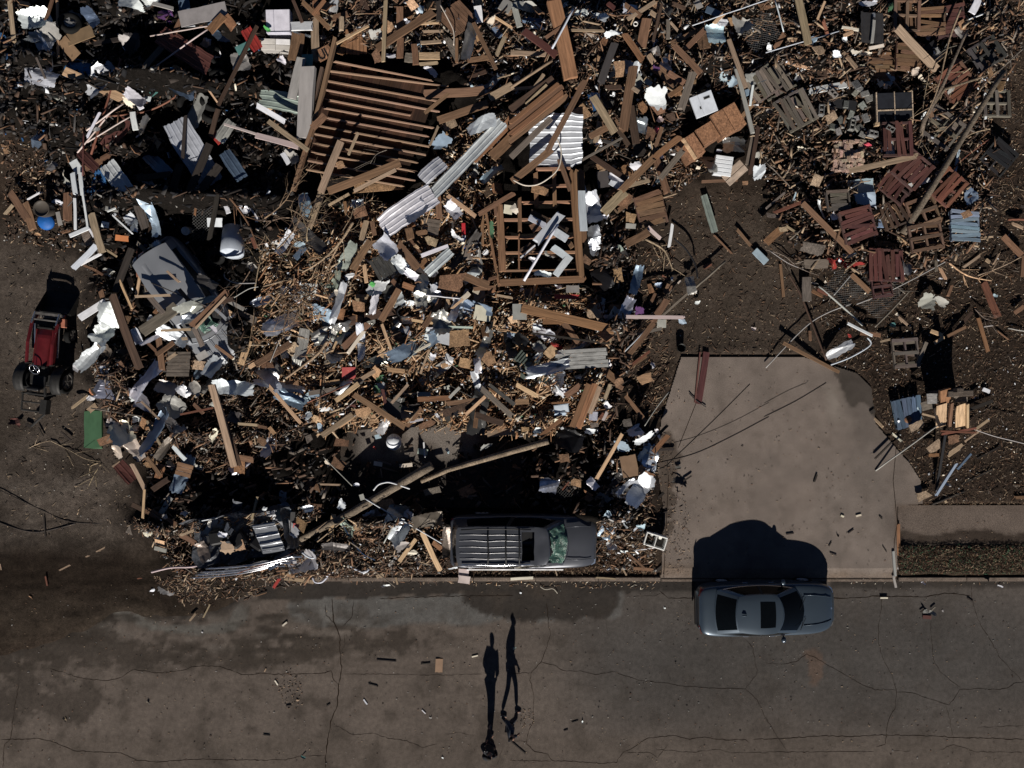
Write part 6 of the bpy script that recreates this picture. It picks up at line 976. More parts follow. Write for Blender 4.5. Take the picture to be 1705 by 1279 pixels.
TAB[0, 2] = '''p 615 170 615 430 115 green .1|m 760 250 860 390 90 cream 1.1|m 850 350 940 500 70 cream 1.0|m 760 390 800 490 70 cream .9|c 780 520 880 640 90 darkred .7|p 870 520 962 700 30 tan 1.1|p 955 690 943 890 16 pine 1.2|b 1400 0 1550 545 42 tan 1.7 1.5|p 1460 160 1592 555 22 dbrown 1.5|f 700 90 820 80 80 obrown .7|f 880 90 930 110 50 orange .7|p 580 180 645 130 35 tan .4|p 470 160 600 62 16 tan .4|x 570 90 635 95 30 white .5|m 1070 90 1200 190 110 lgrey 1.1|m 1080 200 1190 330 60 lgrey 1
m 1030 0 1180 50 70 lgrey 1.2|m 1190 10 1240 80 50 white 1.2|x 1250 0 1330 60 90 lgrey 1.2|m 1140 350 1030 500 50 grey 1|p 1140 405 1225 500 28 white 1|f 650 390 745 350 60 brown .4|p 970 480 1060 600 28 brown 1|q 1160 550 1270 580 90 brown .9|p 960 830 1160 930 40 brown 1|p 1060 860 1130 740 36 lgrey .9|p 1190 990 1310 1060 36 brown 1.1|h 5 dark .05 -20 690 150 770 300 840 480 910 830 922|h 7 dark .05 -20 905 120 955 250 975 400 945 500 918|h 6 tan .06 330 370 450 430 560 490 660 510
h 6 tan .05 665 530 620 600 578 690|h 5 tan .05 190 420 260 390 330 372|h 5 tan .05 650 520 600 540 590 580|p 390 1230 712 1068 10 tan .06|p 480 1220 700 1080 6 tan .06|x 1435 985 1500 1000 40 white 1.3|x 1450 1080 1555 1085 110 tan 1.2|m 1310 1040 1370 1170 60 grey 1.1|f 840 950 890 975 60 grey .3|p 1190 1000 1290 960 16 tan 1.2|p 1270 120 1350 200 24 brown 1.2|p 1190 200 1410 155 12 rust 1.5|p 970 240 1060 400 18 tan 1.1|p 930 110 1060 240 14 tan 1.1|p 1440 870 1455 830 10 tan 1|p 1290 730 1280 760 12 cream .7
p 1540 480 1680 500 40 brown 1.2|m 1500 200 1600 230 60 dgrey 1.2|p 1570 260 1705 270 18 tan 1.3|p 870 790 1080 900 30 dbrown 1|p 740 550 800 510 16 tan .5|x 840 740 890 725 6 lgrey .1|p 290 870 300 1010 8 dark .08|p 400 310 475 375 10 dark .1|p 250 280 290 350 8 dark .1|x 50 240 150 260 50 darkred .08|p 170 260 210 285 20 dark .1|p 1000 700 1120 620 36 dbrown 1|p 1130 380 1160 420 20 pine 1|m 760 280 700 240 50 lgrey .9|p 860 60 880 110 30 white .9|p 1330 900 1440 880 10 white .9|f 1340 1210 1390 1250 50 osb .4|p 1460 1200 1620 1240 26 brown .5
p 1020 1080 1100 1100 26 lgrey .6|p 1160 1220 1260 1250 20 brown .4|h 14 palepink .8 1000 1240 1130 1210 1260 1205 1400 1180|p 0 1180 10 1230 8 tan .08|p 1700 740 1660 900 14 tan 1'''
TAB[1, 2] = '''p 80 0 312 270 24 pine 1.4|p 530 110 685 -5 30 pine 1.3|p 640 60 1000 292 38 brown 1.3 1.1|m 130 50 330 140 70 bluegrey 1.1|x 330 215 375 195 60 white 1.1|x 410 290 445 285 60 paleblue 1|x 430 160 530 175 40 white 1.1|f 650 195 770 170 65 osb 1.1|f 1225 200 1445 130 60 dbrown 1.1|f 1070 285 1200 240 50 brown 1|p 440 340 645 200 36 tan 1.1|p 1000 282 1105 150 30 brown 1.1|p 900 125 1010 0 18 tan 1.2|p 1480 15 1705 220 36 grey 1.3|p 1540 0 1720 140 26 dgrey 1.2|p 1530 330 1715 310 40 tan .8
f 1235 245 1290 240 40 pine .5|p 1112 380 1120 485 10 white .5|h 7 lgrey .9 450 480 540 570 640 670|h 10 white 1.2 780 700 810 665 850 650 900 650 1020 690|h 8 white 1.1 725 755 900 860 1060 950 1230 1050|f 790 800 930 785 90 osb .9|m 870 850 1040 880 110 lgrey .9|m 1040 900 1240 890 80 grey 1|m 720 900 830 850 70 silver .8|m 830 870 960 960 60 silver .8|x 545 780 600 810 80 white .9|m 570 880 650 1010 60 palegreen .7|f 650 960 790 1010 90 osb .7|x 750 1085 795 1075 40 cream .5|m 530 1130 600 1150 50 lgrey .5|x 830 1120 885 1105 50 cream .5
x 1000 1130 1065 1100 44 cream .6|x 1060 1130 1085 1185 40 cream .5|h 14 silver .5 470 1269 590 1190 660 1220 720 1242 750 1220|h 13 silver .9 310 1110 350 1140 390 1145 415 1120|p 950 1170 1062 1020 26 pine .8|p 1095 965 1222 1235 34 pine .8 .5|p 1170 1040 1235 1090 34 obrown .7|t 410 1040 605 878 9 tan 1.1|m 1265 930 1262 1150 46 grey 1.0|p 495 1010 520 850 30 pine .8|f 520 380 620 400 60 brown .9|f 330 370 380 350 60 grey .8|p 350 60 560 30 30 grey 1.1|f 380 210 440 250 60 pine 1|p 130 330 90 280 26 osb 1
p 0 270 80 290 20 brown 1|p 0 410 75 418 8 lgrey 1.1|f 10 350 80 400 50 brown .9|f 290 560 380 560 80 steel .4|x 460 500 490 540 30 cream .6|f 500 500 590 560 80 brown .7|p 420 660 570 664 12 tan .9|f 780 520 840 530 30 cream .3|f 950 540 1040 530 26 cream .3|x 650 660 690 665 24 white .9|f 690 750 720 740 40 lgrey 1|f 250 930 290 940 30 coral 1.1|p 250 840 240 1000 30 dgrey 1|x 45 820 80 825 30 white 1.5|f 1110 720 1230 690 50 grey .7|f 350 60 440 70 50 bluegrey 1|p 840 30 860 130 20 darkred 1.1|x 780 10 820 60 50 green 1
x 590 150 680 140 30 darkred 1|p 830 60 700 100 10 obrown 1.1|f 850 130 990 200 100 dgrey 1|p 1020 250 1110 230 14 white 1.1|p 1070 100 1290 90 34 obrown 1.1|p 1250 130 1500 100 30 brown 1.1|p 1390 200 1520 80 22 pine 1.2|p 1280 90 1350 20 20 lgrey 1.1|c 1070 70 1160 70 40 lgrey 1|x 1190 190 1225 240 24 white 1|f 1070 440 1140 450 40 palegreen .1|x 1260 420 1280 460 30 paleblue .2|f 790 350 830 340 30 paleblue .15|p 800 500 900 530 10 grey .3|x 780 410 800 430 16 coral .15|p 1450 200 1640 260 40 dbrown 1|p 1560 50 1590 20 60 obrown 1
p 230 1240 330 1160 18 lgrey .5|x 230 1200 260 1220 24 white .5|p 480 910 400 970 14 tan .9|p 880 1200 950 1120 20 lgrey .5|f 330 640 450 700 50 brown .6|f 600 1000 660 1040 40 osb .6|h 5 blue .8 560 890 620 1000 700 1110 790 1160|f 1340 1245 1410 1250 60 palepink .1|x 1270 1220 1340 1210 16 white .3|p 740 1190 790 1230 16 tan .4|p 120 1230 260 1269 20 osb .4'''
TAB[2, 2] = '''p 522 -10 405 292 40 obrown 1.4|p 560 -10 445 296 40 obrown 1.4|p 592 10 520 200 34 tan 1.3|p 0 120 122 112 36 osb 1.1|p 36 0 180 82 30 pine 1.2|p 195 345 335 232 26 obrown 1.1|c 550 180 545 240 60 silver 1.2|f 550 250 550 290 70 grey 1.1|x 490 305 560 315 40 white 1|f 70 300 130 300 40 osb 1|x 155 300 205 310 50 white 1|p 360 80 465 5 40 brown 1.2|p 660 -5 620 105 24 tan 1.2|p 758 75 895 245 26 brown .7|h 7 lgrey .5 885 275 960 160 1045 50|p 690 0 745 30 30 brown .8|p 742 318 562 635 24 pine 1.5
x 770 330 870 290 90 white .9|x 820 400 940 310 50 white .9|x 700 420 775 400 90 paleblue .9|x 840 505 900 420 40 paleblue .8|f 730 550 840 530 150 card 1.0|f 850 580 885 570 90 osb .8|p 940 452 1045 330 32 obrown .5|p 895 410 1040 268 18 dark .4|p 980 432 1088 428 14 dark .12|f 395 640 475 660 60 osb 1|m 510 620 575 695 40 white 1|m 560 740 640 790 80 lgrey .9|m 660 690 790 725 60 lgrey .8|m 690 725 825 625 26 silver .9|g 250 720 480 710 70 dgrey .7|x 740 840 790 830 30 white .4|m 560 870 660 900 70 silver .5|m 650 900 750 970 80 silver .5
x 630 1060 710 1080 60 white .4|p 590 1000 775 995 14 tan .6|t 820 1095 950 1080 8 white .3|h 14 black .4 590 1030 660 1012 740 1040|p 700 1050 885 1215 14 brown .25|p 810 1215 945 1225 20 brown .15|p 895 830 1012 715 16 dark .3 .1|x 1070 620 1170 660 50 dgrey .15|x 1085 550 1125 545 30 dgrey .12|t 1105 700 1103 765 8 grey .1|p 1140 640 1200 600 10 dark .12|f 320 490 390 480 60 brown .9|p 185 632 245 608 24 tan .8|x 285 200 370 190 30 paleblue 1|x 390 60 300 50 50 white 1.1|p 300 10 350 90 10 white 1.2|p 270 125 400 118 10 obrown 1.1
h 3 dark .065 1580 0 1350 230 1100 470 1010 550 900 565|h 2 dark .06 1705 120 1480 240 1240 340 1020 400|h 3 dark .065 1705 215 1450 350 1210 460 950 525|f 590 200 630 230 50 rust 1.1|f 740 260 800 250 60 grey 1|f 830 290 870 350 40 lgrey .9|x 960 290 985 360 26 white .4|p 570 1000 600 930 30 brown .4|f 600 960 640 940 30 osb .4|x 720 1100 780 1110 24 white .3|p 800 1060 870 1110 12 brown .2|p 930 960 800 1040 10 lgrey .3
p 340 700 390 640 10 rust .8|f 640 270 690 180 20 brown .9|m 300 330 480 400 110 black .7|p 290 1210 310 1269 8 tan .1|p 730 1200 770 1269 10 tan .1|p 950 1240 1030 1180 20 dark .08|p 780 900 880 890 10 dark .1|p 990 855 1040 840 10 dark .09|x 620 120 660 160 36 white 1|p 610 240 640 180 20 palepink 1.1|p 490 740 560 780 40 brown .8|p 480 700 550 740 14 obrown .9|h 6 black .1 1180 60 1220 100 1290 150'''
TAB[3, 2] = '''t 1165 250 725 572 10 lgrey .7 .15|p 838 375 715 497 11 dark .16|p 1185 330 1125 705 16 black .6 .2|p 1262 518 1118 742 16 bluegrey .7 .3|p 1355 458 1265 560 14 steel .5|h 6 lgrey .6 1355 290 1500 340 1620 370 1720 395|p 1475 230 1375 302 20 tan .7|f 1060 440 1165 380 70 tan .4|p 1070 470 1155 466 22 obrown .35|f 1200 370 1285 355 60 brown .4|f 950 300 1040 250 60 tan .4|f 995 750 1105 720 66 tan .25|p 873 918 875 1132 24 obrown .1|p 318 650 340 590 11 dark .08|p 130 990 188 982 8 dark .07|p 540 985 582 955 7 dark .07
p 420 1110 470 1128 6 dark .07|p 415 1070 435 1038 6 dark .07|p 595 870 630 862 12 cream .07|p 495 865 515 875 12 cream .07|p 750 870 770 890 8 dark .07|x 465 990 485 1000 20 dark .07|p 770 1065 800 1110 5 dark .07|p 1160 330 1390 290 14 rust .8|x 1110 150 1150 290 22 dark .9|t 1100 790 1310 705 18 dark .09|p 710 220 780 290 16 tan .1|p 830 320 900 380 12 cream .1|p 1310 380 1420 300 12 tan .4|p 1200 470 1300 400 30 tan .3|x 870 240 885 250 18 white .3|x 1000 150 1015 170 18 paleblue .5|p 1030 195 1200 240 12 tan .7
h 3 dark .065 -10 215 200 110 400 -10|h 2 dark .06 -10 125 150 40 270 -10|p 1395 490 1550 410 10 dark .06|p 1290 660 1500 560 10 dark .06|x 1180 650 1220 670 20 lgrey .3|p 1430 30 1480 50 24 white .15|p 1640 750 1720 745 20 brown .15|x 1440 1250 1470 1269 60 dark .08|p 840 1100 855 1269 16 lgrey .08|x 860 1190 880 1230 16 lgrey .1|x 960 1185 970 1200 16 teal .08|x 1280 60 1330 110 40 grey 1|f 1180 780 1200 770 20 tan .1|p 690 190 720 170 24 dark .15|p 1340 170 1500 110 22 dark .2'''  # the low dark stick above the sidewalk stands in for a pole's cast shadow
TAB[0, 3] = '''x 1040 70 1155 120 60 lgrey .15|x 1000 90 1040 110 30 white .1|p 1250 300 1300 240 12 tan .15|p 1340 280 1390 180 8 tan .1|p 300 0 315 70 10 rust .1|x 190 140 215 150 24 osb .08|p 900 20 1010 0 8 rust .08|x 1520 10 1540 20 26 white .1|x 1650 40 1690 60 40 lgrey .1|f 1370 10 1400 20 40 osb .1|p 1500 80 1520 30 8 tan .1'''
TAB[1, 3] = '''p 120 80 165 10 18 red .12|p 190 15 390 40 24 tan .15|h 14 silver .3 380 10 395 40 440 40 480 0|p 940 60 925 0 12 tan .12|x 830 70 890 60 14 white .06|f 1340 20 1420 30 50 palepink .15|f 1215 545 1212 640 50 card .02|p 1090 582 1160 576 7 dark .02|x 275 1190 340 1195 14 teal .02|p 130 690 150 720 8 cream .02|p 715 815 740 850 8 white .02|p 1100 885 1125 910 6 white .02|p 50 1048 100 1053 6 dark .02|p 740 710 815 730 6 dark .02|p 200 860 240 855 8 dark .02|x 270 820 290 825 16 tan .02|x 1145 935 1165 940 14 lgrey .02
p 800 555 930 565 7 dark .02|p 470 860 495 845 7 dark .02|p 180 330 210 305 10 cream .03|x 1230 1200 1245 1205 12 white .02|p 0 135 80 110 6 brown .05|p 1430 535 1470 525 8 cream .02|p 60 635 72 610 7 tan .02|p 800 10 850 -10 30 tan .1'''
TAB[2, 3] = '''p 0 20 150 12 18 cream .16|h 4 cream .05 195 70 230 90 280 85 310 115|x 60 110 75 115 12 white .03|p 0 1090 100 1175 7 dark .02|x 15 480 40 475 18 palegreen .02|x 470 965 480 965 20 white .02|p 400 970 450 955 5 dark .02|p 350 1025 380 1015 6 dark .02|x 1085 575 1095 575 10 dark .02|x 1010 210 1025 215 12 white .02|p 560 10 700 20 10 tan .15'''
TAB[3, 3] = '''x 1025 230 1125 250 30 lgrey .06|p 1020 240 1050 220 8 dark .05|p 1090 230 1125 200 8 grey .06|f 1035 270 1095 275 24 darkred .03|p 755 145 805 145 10 cream .05|x 1030 40 1050 55 18 white .05|p 840 -5 860 80 14 lgrey .1|x 1530 65 1560 70 12 white .04|p 1330 145 1370 175 8 dark .03|x 1165 225 1175 235 12 lgrey .02|x 150 145 165 165 10 lgrey .03'''
TAB[0, 3] += '|p 1330 370 1340 375 6 white .02|x 970 830 985 840 14 cream .02|x 755 90 765 100 8 white .02|x 415 930 440 960 20 tan .02'

TAB[0, 1] += '|m 1180 800 1420 700 60 lgrey 1.95|p 1330 760 1560 700 30 dbrown 1.95|m 1290 560 1440 640 60 dgrey 1.7|p 960 660 1080 800 34 grey 1.85|m 1050 900 1250 1010 70 silver 1.4|p 1180 640 1250 720 26 brown 1.95|x 1380 880 1440 930 50 white 1.8|p 1100 520 1190 600 16 tan 1.9|t 1000 600 1380 760 8 dgrey 2.0|m 950 820 1060 900 50 white 1.3|p 1420 1010 1540 1100 20 brown 1.5'
TAB[0, 0] += '|c 960 1010 1120 1160 90 bluegrey .9|c 520 1000 640 1120 70 darkred 1|m 830 600 960 700 60 white 1.3|m 1130 560 1290 640 60 steel 1.1|c 1480 1000 1600 1180 90 steel 1.2|p 900 1180 1130 1150 40 dark 1.1|m 330 600 470 660 60 lgrey .8|p 620 290 850 250 30 dark 1.0|m 800 300 930 260 70 dgrey 1|x 120 540 240 600 80 dgrey .5|f 180 640 300 690 70 dgrey .45|p 1150 60 1000 20 24 lgrey 1.5|m 560 60 650 180 60 steel 1.0'
ORI = lambda a: 'lying left to right' if abs(a) < 20 else ('lying top to bottom' if abs(a) > 70 else ('slanting up to the right' if a > 0 else 'slanting down to the right'))
def crumple_mesh(nm, L, W_, slope, m, nu=14, nv=8, seed=0, ragged=.12, ribs=0, arch=0.0, nf=4):
    # a sheet creased along a few straight folds, its rim torn
    rn = random.Random(seed); vs = []; fs = []; o = Vector((rn.uniform(0, 99), rn.uniform(0, 99), 0)); D = math.hypot(L, W_)
    folds = []
    for k in range(nf):
        th = rn.gauss(math.pi / 2, .55) if rn.random() < .65 else rn.uniform(0, math.pi)
        ex = abs(math.cos(th)) * L + abs(math.sin(th)) * W_
        folds.append((math.cos(th), math.sin(th), rn.uniform(-.38, .38) * ex, rn.choice((-1, 1, 1)) * slope * rn.uniform(.4, 1.3)))
    cut = [rn.uniform(0, ragged) for _ in range(4)]; tor = ragged > .15; tp = rn.uniform(.35, 1.0) if tor else 1; sk = rn.uniform(-.5, .5) if tor else 0; sw = rn.choice((-1, 1)); bend = rn.uniform(-.25, .25) if tor else 0
    for j in range(nv + 1):
        for i in range(nu + 1):
            u, v = i / nu - .5, j / nv - .5
            ru = mnoise.noise(o + Vector((v * 5, 3 * (u > 0), 3))) + .5 * mnoise.noise(o + Vector((v * 14, 7 * (u > 0), 8))); rv = mnoise.noise(o + Vector((u * 7, 2 * (v > 0) + 20, 3))) + .5 * mnoise.noise(o + Vector((u * 18, 30, 8)))
            x = u * L * (1 - ragged * (.5 + ru) * 4 * u * u); y = v * W_ * (1 - ragged * (.5 + rv) * 1.6 * 4 * v * v)
            c = (u > 0) * 2 + (v > 0); y *= 1 - cut[c] * 2.2 * max(0, abs(u) - .28) / .22; y *= tp + (1 - tp) * (.5 + sw * u); x += sk * y * (W_ < L * 2); y += bend * W_ * (4 * u * u - .4); z = 0
            for (cx_, sy_, c_, a) in folds: z += a * abs(x * cx_ + y * sy_ - c_)
            if ribs: z = z * .5 + (.014 if (j % 9 in (4,)) else .006 if j % 9 in (3, 5) else 0)
            z += slope * .04 * W_ * mnoise.noise(Vector((x, y, 0)) * (5 / max(W_, .2)) + o) + arch * (1 - 4 * u * u) * L
            vs.append((x, y, z))
    zs = sorted(v[2] for v in vs); z0 = zs[len(zs) // 2]; vs = [(a, b, max(-.35, min(.45, c - z0))) for a, b, c in vs]
    for j in range(nv):
        for i in range(nu): a = j * (nu + 1) + i; fs.append((a, a + 1, a + nu + 2, a + nu + 1))
    return mesh(nm, vs, fs, m)
def frag_mesh(nm, L, W_, th, m, seed, irr=.22):
    # a torn piece of sheet: a rectangle with one or two clean edges and the rest snapped
    rn = random.Random(seed); pts = []; cor = [(-.5, -.5), (.5, -.5), (.5, .5), (-.5, .5)]
    cor = [(x * (1 - rn.uniform(0, irr)), y * (1 - rn.uniform(0, irr))) for x, y in cor]; clean = rn.sample(range(4), 2)
    for k in range(4):
        a, b = cor[k], cor[(k + 1) % 4]; n = 1 if k in clean else rn.randint(4, 7)
        if rn.random() < .35 and irr > .1:
            c_ = rn.uniform(.15, .4); a = (a[0] + (b[0] - a[0]) * c_, a[1] + (b[1] - a[1]) * c_)
        for q in range(n):
            t_ = q / n; e = 0 if q == 0 else rn.uniform(-.02, irr * .7); x = a[0] + (b[0] - a[0]) * t_; y = a[1] + (b[1] - a[1]) * t_
            pts.append((x * (1 - e) * L, y * (1 - e) * W_))
    n = len(pts)
    vs = [(x, y, -th / 2) for x, y in pts] + [(x, y, th / 2) for x, y in pts]
    fs = [tuple(range(n - 1, -1, -1)), tuple(range(n, 2 * n))] + [(k, (k + 1) % n, n + (k + 1) % n, n + k) for k in range(n)]
    return mesh(nm, vs, fs, m)
SEED = [1000]
def place(kind, x1, y1, x2, y2, w_, cl, z1, z2, auto=True, group=None, small=False):
    g0 = P((x1 + x2) / 2, (y1 + y2) / 2, .5); h = HT(g0.x, g0.y)
    if inpoly(np.array([(x1 + x2) / 2]), np.array([(y1 + y2) / 2]), SLAB)[0] and z1 is not None: z1 += .07; z2 += .07
    if kind == 'm': w_ *= 1.35
    if kind == 'x': w_ *= 1.12
    if z1 is None: z1 = z2 = h + .12 + random.uniform(0, .30)
    A = P(x1, y1, z1); B = P(x2, y2, z2); d = B - A; L = max(d.length, .03); W_ = w_ * (H - (z1 + z2) / 2) / F; SEED[0] += 1; sd = SEED[0]
    roll = random.uniform(-.15, .15); R = d.to_track_quat('X', 'Z').to_matrix().to_4x4() @ Matrix.Rotation(roll, 4, 'X'); mw = Matrix.Translation((A + B) / 2) @ R
    col = jit(C[cl], .10); wood = cl in WOODS; nm = None
    if kind in 'pb':
        th = {'p': min(.045, W_ * .6), 'b': min(.14, W_ * .7)}[kind]
        nm = ('timber_beam' if kind == 'b' else 'plank' if L > .62 or auto == 'rand' else 'wood_offcut') if wood else 'trim_board'
        o = link(nm, random.choice((PLANKS_J if (auto == 'rand' and random.random() < .7) or nm == 'wood_offcut' else PLANKS) if wood else PLANKS_P), color=col); o.matrix_world = mw @ Matrix.Diagonal((L, W_, th, 1)); noun = nm.replace('_', ' '); cat = noun
    elif kind == 't':
        mb = MB(); r_ = W_ / 2; q = [Vector((-L / 2 + L * i / 5, random.uniform(-.006, .006), random.uniform(-.006, .006) + .012 * math.sin(i))) for i in range(6)]; mb.tube(q, r_, 6)
        nm = 'wooden_stick' if wood and cl != 'grey' else 'metal_rod'; o = mb.build(nm, M_wood if wood else M_paint, color=col, smooth=True); o.matrix_world = mw; noun = 'stick' if nm == 'wooden_stick' else 'thin rod'; cat = noun
    elif kind == 'c':
        nv = max(12, int(W_ / .02)); nm = 'ribbed_sheet'; o = link(nm, crumple_mesh(nm, L, W_, .16, M_metal, 14, nv, sd, .05, ribs=1, arch=random.uniform(-.02, .04), nf=3), color=col); o.matrix_world = mw; noun = 'ribbed sheet'; cat = 'metal sheet'
    elif kind == 'q':
        nm = 'slatted_panel'; mb = MB(); n = max(3, int(W_ / .12)); k0 = W_ / n
        for i in range(n): mb.box((random.uniform(-.02, .02) * L, -W_ / 2 + (i + .5) * k0, random.uniform(-.006, .006)), (L * random.uniform(.88, 1.0), k0 * .90, .025))
        o = mb.build(nm, M_wood, color=col); o.matrix_world = mw; noun = 'slatted panel'; cat = 'panel'
    elif kind == 'f':
        nm = 'board_fragment'; o = link(nm, frag_mesh(nm, L, W_, .015 + .01 * (W_ > .3), M_board if wood else M_paint, sd, .22 if wood else .08), color=col); o.matrix_world = mw; noun = 'board fragment'; cat = 'board'
    elif kind == 'm':
        nm = 'crumpled_metal'; o = link(nm, crumple_mesh(nm, L, W_, .33, M_foil if cl in ('silver', 'lgrey') and sd % 2 else M_metal, 22, 14, sd, .13, arch=random.uniform(-.06, .08), nf=6), color=col); o.matrix_world = mw; noun = 'crumpled metal sheet'; cat = 'metal sheet'
    elif kind == 's':
        nm = 'creased_sheet'; o = link(nm, crumple_mesh(nm, L, W_, .10, M_cloth, 16, 12, sd, .05, nf=3), color=col); o.matrix_world = mw; noun = 'creased sheet'; cat = 'sheet'
    elif kind == 'x':
        nm = 'crumpled_sheet'; o = link(nm, crumple_mesh(nm, L, W_, .34, M_cloth, 16, 12, sd, .22, nf=5), color=col); o.matrix_world = mw; noun = 'crumpled scrap'; cat = 'scrap'
    elif kind == 'g':
        nm = 'wire_mesh'; mb = MB(); n = int(max(L, W_) / .07); 
        zz = lambda x, y: .08 * mnoise.noise(Vector((x * 1.3 + sd, y * 1.3, 0)))
        for i in range(-n, n + 1):
            for s in (1, -1):
                c0 = i * .075 * 1.4; pts = []
                for q in range(9):
                    y = -W_ / 2 + W_ * q / 8; x = c0 + s * y
                    if abs(x) <= L / 2: pts.append((x, y, zz(x, y)))
                if len(pts) > 1: mb.tube(pts, .0035, 3, cap=False)
        o = mb.build(nm, M_paint, color=(.12, .12, .12)); o.matrix_world = mw; noun = 'wire mesh'; cat = 'mesh'
    lw = ('long ' if L > 1.6 else '' if L > .7 else 'short ') if kind in 'pbt' else ('large ' if L * W_ > .5 else '' if L * W_ > .08 else 'small ')
    ang = math.degrees(math.atan2(B.y - A.y, B.x - A.x)); ang = (ang + 90) % 180 - 90
    words = f"{lw}{CW[cl]} {noun}" + (' ' + ORI(ang) if kind in 'pbtc' else '')
    AUTO.append((o, words, cat, group or {'p': 'short offcuts in the wreckage' if nm == 'wood_offcut' else 'planks and boards strewn through the wreckage', 'b': 'planks and boards strewn through the wreckage', 't': 'thin rods and sticks in the wreckage', 'c': 'ribbed metal sheets torn from roofs', 'q': 'slatted panels in the wreckage',
        'f': 'broken board fragments in the wreckage', 'm': 'crumpled metal in the wreckage', 'x': 'crumpled scraps of cloth and paper', 'g': 'wire mesh pieces', 's': 'large creased sheets'}[kind], ((x1 + x2) / 2, (y1 + y2) / 2)))
    return o
def hose(w_, cl, z, pts, tc, tr):
    px = [T(tc, tr, pts[i], pts[i + 1]) for i in range(0, len(pts), 2)]; V = []
    n = len(px)
    for i in range(n - 1):      # smooth curve through the surveyed points
        p0, p1, p2, p3 = (Vector(px[max(i - 1, 0)]), Vector(px[i]), Vector(px[i + 1]), Vector(px[min(i + 2, n - 1)]))
        for s in range(5):
            t_ = s / 5; q = .5 * ((2 * p1) + (p2 - p0) * t_ + (2 * p0 - 5 * p1 + 4 * p2 - p3) * t_ * t_ + (3 * p1 - p0 - 3 * p2 + p3) * t_ ** 3); V.append(q)
    V.append(Vector(px[-1])); branch = cl in ('tan', 'brown', 'pine') or (cl == 'grey' and w_ < 12)
    if inpoly(np.array([px[n // 2][0]]), np.array([px[n // 2][1]]), SLAB)[0]: z += .065
    pts3 = [P(v.x, v.y, z + (random.uniform(-.03, .03) if branch else 0)) for v in V]; r_ = max(.004, w_ * K * (H - z) / F / 2)
    mb = MB(); N = len(pts3); mb.tube(pts3, [r_ * ((1.15 - .6 * i / N) if branch else 1) for i in range(N)], 6)
    if branch:
        for k in range(5):
            i = random.randint(2, N - 2); a = pts3[i]; dd = (pts3[i + 1] - pts3[i - 1]).normalized(); sd = Vector((-dd.y, dd.x, random.uniform(-.1, .4))) * random.choice((1, -1)); ln = random.uniform(.25, .7)
            mb.tube([a, a + (dd * .6 + sd * .5) * ln * .5, a + (dd * .9 + sd * .7) * ln], [r_ * .5, r_ * .35, .004], 5)
    nm = 'tree_branch' if branch else ('pipe' if cl == 'silver' else 'cable'); o = mb.build(nm, M_pole if branch else M_paint, color=jit(C[cl], .1), smooth=True)
    AUTO.append((o, f"{'long ' if (pts3[0] - pts3[-1]).length > 1.6 else ''}{'bare ' if branch else 'curving '}{CW[cl]} {nm.replace('_', ' ')}", nm.replace('tree_', ''), {'tree_branch': 'bare branches in the wreckage', 'pipe': 'bent pipes', 'cable': 'loose cables and hoses'}[nm], (V[len(V) // 2].x, V[len(V) // 2].y)))
for (tc, tr), txt in TAB.items():
    for row in txt.replace('\n', '|').split('|'):
        q = row.split()
        if q[0] == 'h': hose(float(q[1]), q[2], float(q[3]), [float(v) for v in q[4:]], tc, tr); continue
        x1, y1 = T(tc, tr, float(q[1]), float(q[2])); x2, y2 = T(tc, tr, float(q[3]), float(q[4])); z1 = float(q[7]) if len(q) > 7 else None; z2 = float(q[8]) if len(q) > 8 else z1
        place(q[0], x1, y1, x2, y2, float(q[5]) * K, q[6], z1, z2)
# ================================================================ THE REST OF THE WRECKAGE: medium pieces one by one, then litter too small and many to count
ZONES = [  # polygon, weight of pieces, palette of boards, share of white/metal, brightness of litter
    ('centre', [(440, 420), (600, 330), (820, 380), (1000, 500), (1010, 700), (900, 725), (540, 722), (430, 620)], 1.0, ['brown', 'obrown', 'pine', 'tan', 'brown', 'osb'], .26),
    ('upper', [(500, 0), (1290, 0), (1290, 110), (1240, 240), (1100, 340), (1010, 320), (960, 200), (820, 200), (740, 100), (540, 90)], .9, ['brown', 'obrown', 'brown', 'tan', 'grey', 'dbrown'], .20),
    ('mid', [(740, 200), (830, 190), (830, 470), (700, 420), (620, 380), (700, 330)], .8, ['brown', 'obrown', 'tan', 'dbrown'], .2),
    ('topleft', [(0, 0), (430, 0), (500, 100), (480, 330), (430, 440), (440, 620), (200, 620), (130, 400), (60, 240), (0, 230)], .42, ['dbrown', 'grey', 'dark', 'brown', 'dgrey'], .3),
    ('lowleft', [(160, 580), (440, 600), (520, 720), (400, 790), (250, 790), (190, 720)], .8, ['brown', 'grey', 'dbrown', 'tan'], .16),
    ('kerbside', [(225, 860), (330, 845), (560, 840), (745, 850), (745, 955), (300, 965)], .9, ['brown', 'grey', 'tan', 'obrown', 'pine'], .2),
    ('east', [(985, 700), (1095, 720), (1085, 860), (1095, 955), (1000, 950), (990, 870)], .6, ['brown', 'obrown', 'grey', 'dbrown'], .3),
    ('yard', [(1290, 0), (1705, 0), (1700, 90), (1655, 200), (1640, 400), (1500, 470), (1330, 440), (1250, 230)], .55, ['brown', 'grey', 'tan', 'dbrown', 'rust'], .16),
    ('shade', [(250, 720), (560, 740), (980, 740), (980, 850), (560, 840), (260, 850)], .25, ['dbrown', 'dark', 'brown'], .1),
    ('eastpile', [(980, 330), (1060, 330), (1060, 560), (1020, 700), (990, 700)], .5, ['dbrown', 'brown', 'dark', 'dgrey'], .25)]
rz_ = random.Random(77)
